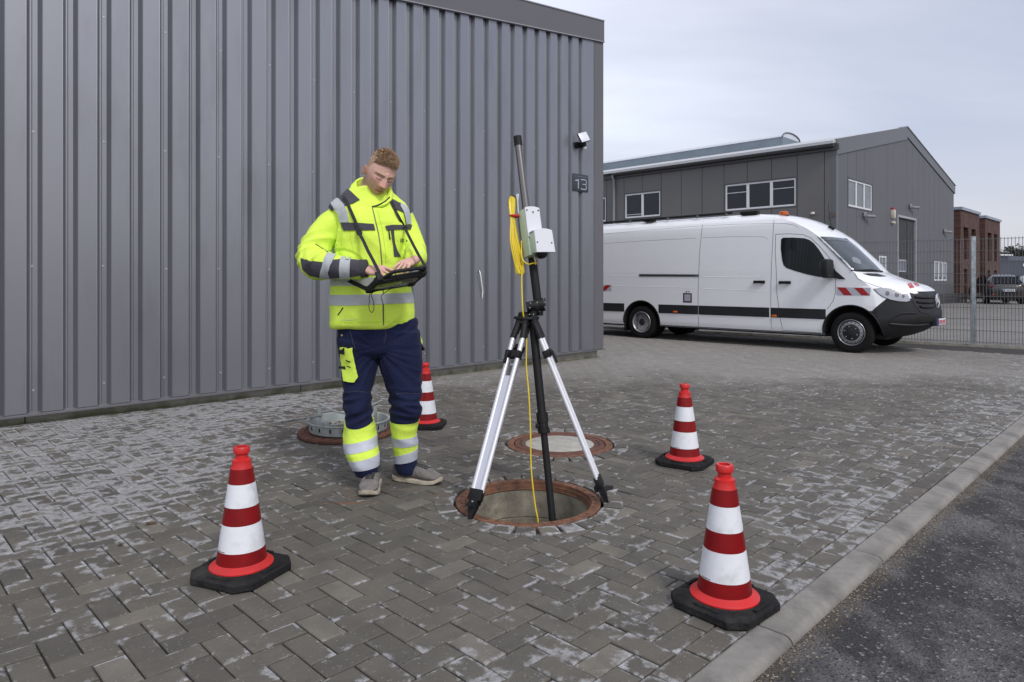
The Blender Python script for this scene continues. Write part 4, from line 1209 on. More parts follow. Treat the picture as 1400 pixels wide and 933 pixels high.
# ================================================================== grey hall with gable
M_panL = mat('grey_cladding_panel', (0.112, 0.111, 0.113), .6, var=.04, vscale=.8)
M_panG = mat('grey_gable_panel', (0.098, 0.101, 0.112), .6, var=.05, vscale=.7)
M_gap = mat('dark_joint', (0.05, 0.05, 0.052), .8)
M_trim = mat('dark_grey_trim', (0.06, 0.062, 0.068), .5, var=.05)
M_wframe = mat('white_window_frame', (0.62, 0.63, 0.66), .45, var=.03)
def glass_mat(name, c, r=.06):
    m = mat(name, c, r, var=.35, vscale=.9, spec=.35); return m
M_wglass = glass_mat('dark_window_glass', (0.012, 0.014, 0.022))
M_wglass2 = glass_mat('pale_window_glass', (0.13, 0.155, 0.17))
BC = gp(1143, 428.6); bd = gp(1304, 413.7) - BC; BDir = bd.normalized(); BLdir = Vector((-BDir.y, BDir.x, 0)); gw = bd.length
NL_ = -BDir; NG = -BLdir            # outward normals: left face looks along -BDir? set below
nL = Vector((-BDir.x, -BDir.y, 0)); nG = -BLdir
def LF(px, py):  h = plane_hit(px, py, BC, nL); return ((h - BC).dot(BLdir), h.z)
def GF(px, py):  h = plane_hit(px, py, BC, nG); return ((h - BC).dot(BDir), h.z)
hall = thing('gabled_hall', 'grey clad gabled hall with white framed windows behind the van', 'building', BC)
z_e = LF(1143, 204)[1]; z_top = LF(1143, 195)[1]
u_r, z_r = GF(1241, 178.5)[0], GF(1241, 178.5)[1]
u_r = gw / 2
def zroof(u): return z_top + (z_r - z_top) * (u / u_r if u < u_r else (gw - u) / u_r)
def panel(face, a0, a1, z0, z1, m, gap=.012, z1b=None):
    """one cladding panel; face 'L' or 'G'"""
    D, nn = (BLdir, nL) if face == 'L' else (BDir, nG)
    z1b = z1 if z1b is None else z1b
    mb = MB(); o = [BC + D * a + nn * f for a in (a0 + gap, a1 - gap) for f in (-.08, .0)]
    vs = [o[0] + Vector((0, 0, z0)), o[1] + Vector((0, 0, z0)), o[2] + Vector((0, 0, z0)), o[3] + Vector((0, 0, z0)),
          o[0] + Vector((0, 0, z1)), o[1] + Vector((0, 0, z1)), o[2] + Vector((0, 0, z1b)), o[3] + Vector((0, 0, z1b))]
    mb.add(vs, [(0, 1, 3, 2), (4, 6, 7, 5), (0, 4, 5, 1), (2, 3, 7, 6), (0, 2, 6, 4), (1, 5, 7, 3)])
    return mb.build('cladding_panel', m, hall)
# inner core (dark joints), set back
mb = MB()
LT = 34.0
c0 = BC - nL * .0; core = .085
def HC(l_, g_, z): return BC + BLdir * l_ + BDir * g_ + Vector((0, 0, z))
poly = [(core, 0), (gw - core, 0)]
vs = [HC(core, core, -.05), HC(core, gw - core, -.05), HC(core, gw - core, z_top - .05), HC(core, u_r, z_r - .1), HC(core, core, z_top - .05)]
vs += [v + BLdir * LT for v in vs]
mb.add(vs, [(0, 1, 2, 3, 4), (9, 8, 7, 6, 5), (0, 4, 9, 5), (1, 6, 7, 2)]); mb.build('core', M_gap, hall)
# openings: (face, a0, a1, z0, z1)
def opn(face, x0, x1, ytl, ybl, ytr=None, ybr=None):
    f = LF if face == 'L' else GF
    a, zt0 = f(x0, ytl); _, zb0 = f(x0, ybl); b, _ = f(x1, ytl)
    return [face, min(a, b), max(a, b), zb0, zt0]
def opn_at(face, x0, x1, xm, yt, yb):
    f = LF if face == 'L' else GF
    a, _ = f(x0, 300); b, _ = f(x1, 300); return [face, min(a, b), max(a, b), f(xm, yb)[1], f(xm, yt)[1]]
Lj = [853.2, 877.9, 905.7, 933.1, 962.5, 993.6, 1025.7, 1058.9, 1094.3, 1127]
Ljs = sorted([LF(x, 300)[0] for x in Lj]); stp = (Ljs[-1] - Ljs[0]) / (len(Ljs) - 1)
Ljs = [Ljs[0] + stp * i for i in range(len(Ljs))]
Ls = [0.0] + Ljs; 
while Ls[-1] < 26: Ls.append(Ls[-1] + stp)
Gj = [1159, 1171, 1181.8, 1192.5, 1202.8, 1213.3, 1222.8, 1231.8, 1240, 1247.8, 1255.8, 1263.6, 1270.5, 1277, 1283.5, 1290.3, 1296.7]
Gs0 = [GF(x, 300)[0] for x in Gj]; gst = (Gs0[-1] - Gs0[0]) / (len(Gs0) - 1)
Gs = [0.0] + [Gs0[0] + gst * i for i in range(len(Gs0))] + [gw]
w_big = ['L', Ljs[1], Ljs[4], LF(996.8, 288.6)[1] - .04, LF(996.8, 253.3)[1] + .06]
w_sml = ['L', Ljs[7], Ljs[9], LF(856, 299)[1] - .04, LF(856, 266.4)[1] + .06]
w_far = ['L', Ljs[9] + stp, Ljs[9] + 2.0 * stp, LF(830, 303)[1] - .04, LF(830, 270)[1] + .06]
w_gab = ['G', Gs[1], Gs[4], GF(1160, 282.5)[1] - .03, GF(1160, 243.5)[1] + .03]
door = ['G', *[GF(x, 300)[0] for x in (1226.5, 1252)], -.1, GF(1228, 294)[1]]
w_g1 = ['G', *[GF(x, 300)[0] for x in (1277.4, 1294.6)], GF(1278, 384)[1], GF(1278, 357.6)[1]]
w_g2 = ['G', *[GF(x, 300)[0] for x in (1202, 1211.8)], GF(1203, 374)[1], GF(1203, 350)[1]]
w_g3 = ['G', *[GF(x, 300)[0] for x in (1183, 1192)], GF(1187, 372)[1], GF(1187, 350)[1]]
OP = [w_big, w_sml, w_far, w_gab, door, w_g1, w_g2, w_g3]
def zone(face, a0, a1):
    """cut a strip at the openings, return list of (a0, a1, z0, z1)"""
    cuts = sorted({a0, a1} | {x for o in OP if o[0] == face for x in (o[1], o[2]) if a0 + .02 < x < a1 - .02})
    r = []
    for i in range(len(cuts) - 1):
        b0, b1 = cuts[i], cuts[i + 1]; m_ = (b0 + b1) / 2
        oo = sorted([o for o in OP if o[0] == face and o[1] - .01 < m_ < o[2] + .01], key=lambda o: o[3])
        z = -.02
        for o in oo:
            if o[3] > z + .05: r.append((b0, b1, z, o[3], False, len(cuts) > 2))
            z = o[4]
        r.append((b0, b1, z, None, True, len(cuts) > 2))
    return r
for face, js, m in (('L', Ls, M_panL), ('G', Gs, M_panG)):
    for i in range(len(js) - 1):
        for (b0, b1, z0, z1, top_, cutd) in zone(face, js[i], js[i + 1]):
            g_ = .001 if cutd else .010
            if not top_: panel(face, b0, b1, z0, z1, m, g_)
            elif face == 'L': panel(face, b0, b1, z0, z_e, m, g_)
            else:
                if b0 < u_r < b1:
                    panel(face, b0, u_r, z0, zroof(b0) - .12, m, .001, zroof(u_r) - .12); panel(face, u_r, b1, z0, zroof(u_r) - .12, m, .001, zroof(b1) - .12)
                else: panel(face, b0, b1, z0, zroof(b0) - .12, m, g_, zroof(b1) - .12)
def window(o, panes, glass, frame_in=.05, depth=.07, sill=True, bars=None, surround=True, name='window'):
    face, a0, a1, z0, z1 = o; D, nn = (BLdir, nL) if face == 'L' else (BDir, nG)
    def P(a, z, f): return BC + D * a + nn * f + Vector((0, 0, z))
    wn = None
    mb = MB(); e = .045
    # dark reveal trim
    if surround:
        for (x0, x1, y0, y1) in ((a0, a1, z1 - e, z1), (a0, a1, z0, z0 + e), (a0, a0 + e, z0 + e, z1 - e), (a1 - e, a1, z0 + e, z1 - e)):
            mb.obox(P(x0, y0, -.10), D * (x1 - x0), nn * .112, (0, 0, y1 - y0))
    else:
        mb.obox(P(a0, z0, -.10), D * (a1 - a0), nn * .002, (0, 0, z1 - z0))
    wn = mb.build('window', M_trim, hall)
    i0, i1, j0, j1 = (a0 + e, a1 - e, z0 + e, z1 - e) if surround else (a0, a1, z0, z1)
    fr_ = MB(); ft = .065; f0, fd = -depth, .05
    def bar(x0, x1, y0, y1, ex=0): fr_.obox(P(x0, y0, f0), D * (x1 - x0), nn * (fd + ex), (0, 0, y1 - y0))
    bar(i0, i1, j1 - ft, j1); bar(i0, i1, j0, j0 + ft); bar(i0, i0 + ft, j0 + ft, j1 - ft); bar(i1 - ft, i1, j0 + ft, j1 - ft)
    w = (i1 - i0) / panes
    for k in range(1, panes): bar(i0 + w * k - ft * .8, i0 + w * k + ft * .8, j0 + ft, j1 - ft, .004)
    fr_.build('frame', M_wframe, wn)
    for k in range(panes):
        q = MB(); q.obox(P(i0 + w * k + ft * .5, j0 + ft * .5, f0 + .012), D * (w - ft), nn * .012, (0, 0, j1 - j0 - ft)); q.build('pane', glass, wn)
        if bars and k in bars:
            q = MB(); zz = j0 + (j1 - j0) * bars[k]; q.obox(P(i0 + w * k + ft * .8, zz, f0 + .024), D * (w - 1.6 * ft), nn * .01, (0, 0, .022)); q.build('blind_rail', M_wframe, wn)
    return wn
window(w_big, 3, M_wglass, bars={0: .66, 2: .66}); window(w_sml, 2, M_wglass, bars={1: .13}); window(w_far, 1, M_wglass)
window(w_gab, 3, M_wglass2, depth=.06); window(w_g1, 3, M_wglass2, depth=.05, surround=False); window(w_g2, 1, M_wglass2, depth=.05, surround=False); window(w_g3, 1, M_wglass, depth=.05, surround=True)
# tall recessed opening with pale frame
def GPt(a, z, f): return BC + BDir * a + nG * f + Vector((0, 0, z))
a0, a1, z0, z1 = door[1:]
mb = MB(); e = .09
mb.obox(GPt(a0, z1 - e, -.08), BDir * (a1 - a0), nG * .11, (0, 0, e)); mb.obox(GPt(a0, z0, -.08), BDir * e, nG * .11, (0, 0, z1 - z0 - e)); mb.obox(GPt(a1 - e, z0, -.08), BDir * e, nG * .11, (0, 0, z1 - z0 - e))
dr = mb.build('doorway', mat('pale_grey_frame', (0.30, 0.31, 0.33), .5), hall)
mb = MB(); mb.obox(GPt(a0 + e, z0, -.084), BDir * (a1 - a0 - 2 * e), nG * .03, (0, 0, z1 - z0 - e)); mb.build('shadowed_door', mat('recess_shade_tone', (0.030, 0.031, 0.034), .7, var=.2, vscale=3), dr)  # darkness inside the recess is put into the sheet's colour
mb = MB(); mb.obox(GPt(a0 + (a1 - a0) * .58, z0, -.054), BDir * .05, nG * .03, (0, 0, z1 - z0 - e)); mb.build('door_stile', M_trim, dr)
q0, q1 = GF(1227.5, 372)[1], GF(1227.5, 354.7)[1]
mb = MB(); b0, b1 = a0 + e, a0 + (a1 - a0) * .5
for (x0, x1, y0, y1) in ((b0, b1, q1 - .06, q1), (b0, b1, q0, q0 + .06), (b1 - .06, b1, q0 + .06, q1 - .06)): mb.obox(GPt(x0, y0, -.054), BDir * (x1 - x0), nG * .035, (0, 0, y1 - y0))
mb.build('frame', mat('grey_frame', (0.32, 0.35, 0.40), .5), dr)
mb = MB(); mb.obox(GPt(b0, q0, -.054), BDir * (b1 - b0 - .05), nG * .012, (0, 0, q1 - q0)); mb.build('pane', mat('blue_grey_pane', (0.055, 0.065, 0.10), .2), dr)
# eave, gutter, downpipe
M_gut = mat('dark_gutter', (0.055, 0.055, 0.06), .45, var=.1)
mb = MB(); mb.obox(HC(-.12, -.10, z_e - .03), BLdir * (LT - 4), BDir * .1, (0, 0, .20)); mb.build('eave_board', M_trim, hall)
mb = MB()
n = 8; LG = Ljs[9] + stp * .45
vs = []
for l_ in (0.0, LG):
    for k in range(n + 1):
        a = math.pi + math.pi * k / n; vs.append(HC(l_, -.20 + .095 * math.cos(a), z_e + .17 + .12 * math.sin(a)))
fs = [(k, k + 1, n + 2 + k, n + 1 + k) for k in range(n)] + [tuple(range(n + 1)), tuple(range(2 * n + 1, n, -1))]
mb.add(vs, fs, smooth=True); mb.build('gutter', M_gut, hall)
lp_ = LF(841, 270)[0]
mb = MB(); mb.tube([HC(lp_, -.18, z_e + .1), HC(lp_, -.17, z_e - .02), HC(lp_, -.09, z_e - .16), HC(lp_, -.09, 3.2), HC(lp_, -.09, .0)], .055, 12); mb.build('downpipe', mat('zinc_downpipe', (0.24, 0.27, 0.29), .45, metal=.3, var=.1), hall)
# roof
M_roof = mat('pale_sheet_roof', (0.42, 0.43, 0.45), .5, var=.06, vscale=.5)
ov = .22
def roof_slab(u0, u1, zz0, zz1, l0, l1, th, m, nm, base=0.0):
    mb = MB(); vs = [HC(l_, u, z + base + t) for l_ in (l0, l1) for (u, z) in ((u0, zz0), (u1, zz1)) for t in (0, th)]
    mb.add(vs, [(0, 2, 3, 1), (4, 5, 7, 6), (0, 1, 5, 4), (2, 6, 7, 3), (0, 4, 6, 2), (1, 3, 7, 5)]); return mb.build(nm, m, hall)
sl = (z_r - z_top) / u_r
roof_slab(-.30, u_r, z_top - .30 * sl, z_r, .0, LT, .10, M_roof, 'roof_sheet')
roof_slab(u_r + .001, gw + .15, z_r, z_top - .15 * sl, .0, LT, .10, M_roof, 'roof_sheet')
M_verge = mat('grey_verge_trim', (0.10, 0.104, 0.115), .42, var=.04)
roof_slab(-.02, u_r, z_top - .42, z_r - .42, -.04, .05, .54, M_verge, 'verge_trim')
roof_slab(u_r + .001, gw + .12, z_r - .30, z_top - .12 * sl - .30, -.04, .05, .42, M_verge, 'verge_trim')
roof_slab(u_r - .02, gw + .16, z_r + .115, z_top - .16 * sl + .115, -.07, .3, .03, mat('pale_verge_cap', (0.30, 0.32, 0.36), .4), 'verge_cap')
# ridge skylight: metal kerb with a rounded dome strip
M_sky = mat('blue_grey_metal', (0.17, 0.21, 0.245), .42, metal=.3, var=.12, vscale=1)
l0 = 4.9; w2 = .95; zk = z_r + .30
mb = MB(); mb.obox(HC(l0, u_r - w2, z_r - .5), BLdir * (LT - l0), BDir * (2 * w2), (0, 0, zk - z_r + .5)); mb.build('skylight_kerb', M_sky, hall)
mb = MB(); n = 12
vs = [HC(l_, u_r - w2 * 1.02 * math.cos(math.pi * k / n), zk + .26 * math.sin(math.pi * k / n)) for l_ in (l0 + .02, LT) for k in range(n + 1)]
mb.add(vs, [(k, k + 1, n + 2 + k, n + 1 + k) for k in range(n)] + [tuple(range(n + 1))], smooth=True); mb.build('skylight_dome', mat('milky_skylight', (0.50, 0.53, 0.58), .25, var=.04), hall)
mb = MB(); mb.tube([HC(l0, u_r - w2 * 1.04 * math.cos(math.pi * k / 16), zk + .28 * math.sin(math.pi * k / 16)) for k in range(17)], .03, 8); mb.build('skylight_arch', M_galvf, hall)
mb = MB()
for k in range(12):
    l_ = 14 + k * 1.6; mb.box(HC(l_, u_r * .55, z_top + (z_r - z_top) * .55 + .12), (.3, .3, .06))
mb.build('snow_guard', M_trim, hall)['kind'] = 'stuff'
# corner trim between the faces
mb = MB(); mb.obox(HC(-.006, -.006, -.05), BLdir * .14, BDir * .003, (0, 0, z_e + .05)); mb.obox(HC(-.009, -.006, -.05), BLdir * .003, BDir * .20, (0, 0, z_top - .3)); mb.build('corner_trim', M_verge, hall)
# lamps, siren, detectors on the walls
M_lampw = mat('grey_lamp_body', (0.19, 0.19, 0.20), .5)
M_cream = mat('cream_plastic', (0.52, 0.49, 0.42), .5)
for (px, py) in ((1182, 296), (1244.5, 284), (1291, 317.5)):
    a, z = GF(px, py); mb = MB()
    mb.box(GPt(a - .16, z + .04, .05), (.12, .12, .18), bev=.02)
    mb.cyl(GPt(a - .16, z, .10), GPt(a + .36, z + .0, .22), .05, .065, 12)
    mb.cyl(GPt(a - .45, z - .02, .10), GPt(a - .16, z - .02, .10), .012, n=8)
    mb.build('wall_spotlight', M_lampw, hall)
a, z = GF(1219, 291); mb = MB(); mb.box(GPt(a, z - .06, .05), (.17, .17, .34), R=Matrix.Rotation(math.radians(45), 3, 'Z'), bev=.02); sr = mb.build('alarm_siren', M_cream, hall)
mb = MB(); mb.lathe([(0, .10), (.07, .085), (.085, 0)], 16, Matrix.Translation(GPt(a, z + .11, .05))); mb.build('red_light', mat('red_light_cap', (0.28, 0.012, 0.012), .3), sr)
a, z = GF(1219, 304.6); mb = MB(); mb.box(GPt(a, z, .06), (.26, .12, .09), R=Matrix.Rotation(math.radians(45), 3, 'Z'), bev=.02); mb.build('motion_detector', M_cream, hall)
a, z = LF(1112, 292.6); mb = MB(); mb.lathe([(0, .07), (.06, .05), (.08, 0), (.06, -.03), (0, -.05)], 16, Matrix.Translation(BC + BLdir * a + nL * .06 + Vector((0, 0, z)))); mb.build('round_lamp', M_cream, hall)
a, z = LF(1138, 294); mb = MB(); mb.cyl(BC + BLdir * a + nL * -.02 + Vector((0, 0, z)), BC + BLdir * a + nL * .03 + Vector((0, 0, z)), .09, n=16); mb.build('vent_cover', mat('brown_vent', (0.10, 0.075, 0.065), .7), hall)
# dark railing / bins in front of the hall's right end
rl = thing('metal_railing', 'low dark metal railing in front of the grey hall corner', 'railing', gp(1300, 414.5))
mb = MB(); r0, r1 = gp(1283, 416), gp(1321, 414)
for k in range(2): z = (.22, .46)[k]; mb.obox(r0 + Vector((0, 0, z)), r1 - r0, (0, .03, 0), (0, 0, .03))
for k in range(23): p = r0.lerp(r1, k / 22); mb.obox(p, (.03, 0, 0), (0, .03, 0), (0, 0, .49))
mb.build('bars', M_trim, rl)['kind'] = 'stuff'
mb = MB(); mb.obox(r0 + Vector((0, .5, 0)), r1 - r0, (0, .3, 0), (0, 0, .36)); mb.build('planter_box', mat('dark_planter', (0.03, 0.03, 0.032), .8), rl)

# ================================================================== red brick building
def brick_mat():
    m = mat('red_brick', (0.090, 0.045, 0.034), .9, var=.3, vscale=1.6)
    t = m.node_tree; b = t.nodes['Principled BSDF']; n = t.nodes.new; l = t.links.new
    src = b.inputs['Base Color'].links[0].from_socket
    g = n('ShaderNodeNewGeometry'); sp = n('ShaderNodeSeparateXYZ'); l(g.outputs['Position'], sp.inputs[0])
    ad = n('ShaderNodeMath'); l(sp.outputs[0], ad.inputs[0]); l(sp.outputs[1], ad.inputs[1]); cm = n('ShaderNodeCombineXYZ'); l(ad.outputs[0], cm.inputs[0]); l(sp.outputs[2], cm.inputs[1])
    br = n('ShaderNodeTexBrick'); l(cm.outputs[0], br.inputs[0]); br.inputs['Scale'].default_value = 1; br.inputs['Brick Width'].default_value = .34; br.inputs['Row Height'].default_value = .085; br.inputs['Mortar Size'].default_value = .012
    br.inputs['Color1'].default_value = (1.15, 1.1, 1.1, 1); br.inputs['Color2'].default_value = (.6, .6, .6, 1); br.inputs['Mortar'].default_value = (.45, .5, .55, 1)
    mx_ = n('ShaderNodeMixRGB'); mx_.blend_type = 'MULTIPLY'; mx_.inputs[0].default_value = 1; l(src, mx_.inputs[1]); l(br.outputs[0], mx_.inputs[2]); l(mx_.outputs[0], b.inputs['Base Color'])
    return m
M_bb = brick_mat(); M_cop = mat('zinc_coping', (0.25, 0.28, 0.33), .45, metal=.2)
M_bw = mat('black_window', (0.010, 0.011, 0.013), .12, var=.2)
def brick_block(cpx, x_right, ytop, Yb, deep, wins, label, left_w=.5):
    C = at(cpx, HY, Yb); C.z = 0
    k = (x_right - CX) / FP; dA = BDir; u = (k * C.y - C.x) / (dA.x - k * dA.y)
    zt_ = H - (ytop - HY) / FP * Yb
    root = thing('brick_building', label, 'building', C, group=None)
    n_ = -BLdir
    def P(a, z, f): return C + dA * a + n_ * f + Vector((0, 0, z))
    # walls pieced round the windows
    xs = []
    W_ = []
    for (a_px, b_px, yt, yb) in wins:
        def au(px): kk = (px - CX) / FP; return (kk * C.y - C.x) / (dA.x - kk * dA.y)
        a1_, b1_ = au(a_px), au(b_px); Ym = (C + dA * a1_).y
        W_.append((a1_, b1_, H - (yb - HY) / FP * Ym, H - (yt - HY) / FP * Ym))
    cuts = sorted({0, u} | {x for w in W_ for x in w[:2]})
    mb = MB()
    for i in range(len(cuts) - 1):
        b0, b1 = cuts[i], cuts[i + 1]; m_ = (b0 + b1) / 2; z = -.05
        for w in sorted([w for w in W_ if w[0] < m_ < w[1]], key=lambda w: w[2]):
            if w[2] > z: mb.obox(P(b0, z, -.4), dA * (b1 - b0), n_ * .4, (0, 0, w[2] - z))
            z = w[3]
        mb.obox(P(b0, z, -.4), dA * (b1 - b0), n_ * .4, (0, 0, zt_ - z))
    mb.obox(P(0, -.05, -deep), dA * u, n_ * (deep - .4), (0, 0, zt_ + .05)); 
    mb.build('brick_wall', M_bb, root)
    mb = MB(); mb.obox(P(-.06, zt_, -deep), dA * (u + .12), n_ * (deep + .08), (0, 0, .16)); mb.build('coping', M_cop, root)
    for (a1_, b1_, z0_, z1_) in W_:
        q = MB(); q.obox(P(a1_, z0_, -.33), dA * (b1_ - a1_), n_ * .02, (0, 0, z1_ - z0_)); wo = q.build('window', M_bw, root)
        q = MB(); q.obox(P((a1_ + b1_) / 2 - .03, z0_, -.31), dA * .06, n_ * .03, (0, 0, z1_ - z0_)); q.obox(P(a1_, z0_ + (z1_ - z0_) * .3, -.305), dA * (b1_ - a1_), n_ * .03, (0, 0, .06)); q.build('frame', M_trim, wo)
    return root, C, u, zt_
rb1, Cb, ub, zb_ = brick_block(1313.3, 1338.8, 286.8, 38.0, 9.0, [(1317.5, 1324.2, 310.5, 354.5), (1328.2, 1334.2, 313, 356), (1317.3, 1323.6, 368, 409), (1328.4, 1333.6, 369, 408)], 'left block of red brick building with tall dark windows')
rb2, Cb2, ub2, _ = brick_block(1346.8, 1367.2, 298.2, 43.0, 9.0, [(1350.4, 1355.7, 318, 357.5), (1359.2, 1363.9, 320, 357.5), (1350.4, 1354.5, 370, 381), (1359.2, 1363.6, 370, 381)], 'right block of red brick building, nearer the bare trees')

# ================================================================== far buildings, trees, cars
M_far = mat('blue_grey_facade', (0.055, 0.066, 0.09), .8, var=.15, vscale=.4)
fbd = thing('low_office_building', 'low dark blue building beyond the parked cars', 'building', gp(1380, 400))
p0 = at(1366, HY, 60); p0.z = 0
mb = MB(); mb.obox(p0, (12, 5, 0), (-4, 12, 0), (0, 0, 2.85)); fb_ = mb.build('facade', M_far, fbd)
mb = MB(); mb.obox(p0 + Vector((-.1, -.1, 2.85)), (12.2, 5.1, 0), (-4, 12, 0), (0, 0, .4)); mb.build('roof_edge', mat('blue_grey_coping', (0.085, 0.10, 0.14), .6), fbd)
mb = MB(); mb.obox(at(1367, 349.6, 59.5), (1.6, .6, 0), (0, .2, 0), (0, 0, .12)); mb.build('pale_edge', M_wframe, fbd)  # short white strip at the left end of the roof edge
for (px, py) in ((1379.5, 364.5), (1399, 364.5), (1386, 378)):
    q = at(px, py, 60.5 + (px - 1366) * .02); mb = MB(); mb.obox(q, (.5, .2, 0), (0, .05, 0), (0, 0, .25)); mb.build('window', M_wframe if py < 370 else M_cop, fbd)
hs_ = thing('pitched_roof_house', 'far house with dark pitched roof beside the round tree', 'house', at(1372, 383, 80))
q = at(1355, HY, 80); q.z = 0
mb = MB(); mb.obox(q, (3.2, 0, 0), (0, 6, 0), (0, 0, 3.2)); mb.build('wall', M_bb, hs_)
mb = MB(); a = q + Vector((-.4, -.3, 3.2)); mb.add([a, a + Vector((4.0, 0, 0)), a + Vector((4.0, 6.6, 0)), a + Vector((0, 6.6, 0)), a + Vector((.9, 3.3, 2.0)), a + Vector((2.4, 3.3, 2.0))], [(0, 1, 5, 4), (1, 2, 5), (2, 3, 4, 5), (3, 0, 4), (3, 2, 1, 0)]); mb.build('roof', mat('dark_roof_tiles', (0.035, 0.033, 0.034), .8, var=.2), hs_)
# trees: trunk, limbs and leaf clumps
M_bark = mat('dark_bark', (0.05, 0.042, 0.035), .95, var=.3)
def tree(x, y, h, r, col, label, leaves=2600, squash=.8, group=None):
    M_l = mat('foliage', col, .9, var=.5, vscale=1.2)
    root = thing('tree', label, 'tree', (x, y, 0), group=group)
    mb = MB(); mb.tube([(x, y, -.1), (x + .1, y, h * .3), (x, y, h * .62)], [.22, .16, .05], 8, sub=2)
    for k in range(9):
        a = rng.uniform(0, 6.28); z0_ = h * rng.uniform(.25, .55); mb.tube([(x, y, z0_), (x + r * .6 * math.cos(a), y + r * .6 * math.sin(a), z0_ + h * .22)], [.08, .02], 5)
    mb.build('trunk', M_bark, root)
    cl_ = [(Vector(rng.normal(0, 1, 3)).normalized() * rng.uniform(.2, .85), rng.uniform(.25, .5)) for _ in range(24)]
    V_, F_ = [], []
    for i in range(leaves):
        c_, cr_ = cl_[rng.integers(len(cl_))]; d = Vector(rng.normal(0, 1, 3)).normalized() * cr_ * rng.uniform(.6, 1.05)
        p = c_ + d; p = Vector((x + p.x * r, y + p.y * r, h - r * squash + p.z * r * squash * .9))
        n1 = Vector(rng.normal(0, 1, 3)).normalized(); n2 = n1.cross(Vector(rng.normal(0, 1, 3))).normalized(); s_ = rng.uniform(.06, .16) * r / 2
        o = len(V_); V_ += [tuple(p + n1 * s_), tuple(p + n2 * s_ * .6), tuple(p - n1 * s_), tuple(p - n2 * s_ * .6)]; F_.append((o, o + 1, o + 2, o + 3))
    me = bpy.data.meshes.new('crown'); me.from_pydata(V_, [], F_); me.materials.append(M_l); link('crown', me, root)
q = at(1388, HY, 75); tree(q.x, q.y, 5.3, 1.7, (0.035, 0.037, 0.026), 'round dark tree beyond the low blue building')
q = at(1408, HY, 78); tree(q.x, q.y, 4.4, 2.2, (0.05, 0.045, 0.04), 'brownish bare tree at the right edge beyond the blue building')
q = at(1400, HY, 95)
FT = ['bare brownish tree in the far row, farthest left', 'bare brownish tree in the far row, second from the left', 'bare brownish tree in the middle of the far row', 'bare brownish tree in the far row, second from the right', 'bare brownish tree in the far row, farthest right']
for k in range(5):
    tree(q.x - 4 + k * 5.5, q.y + rng.uniform(-3, 3), 4.6 + rng.uniform(-.5, .8), 2.8, (0.055, 0.05, 0.048), FT[k], 900, group='far row of bare trees')

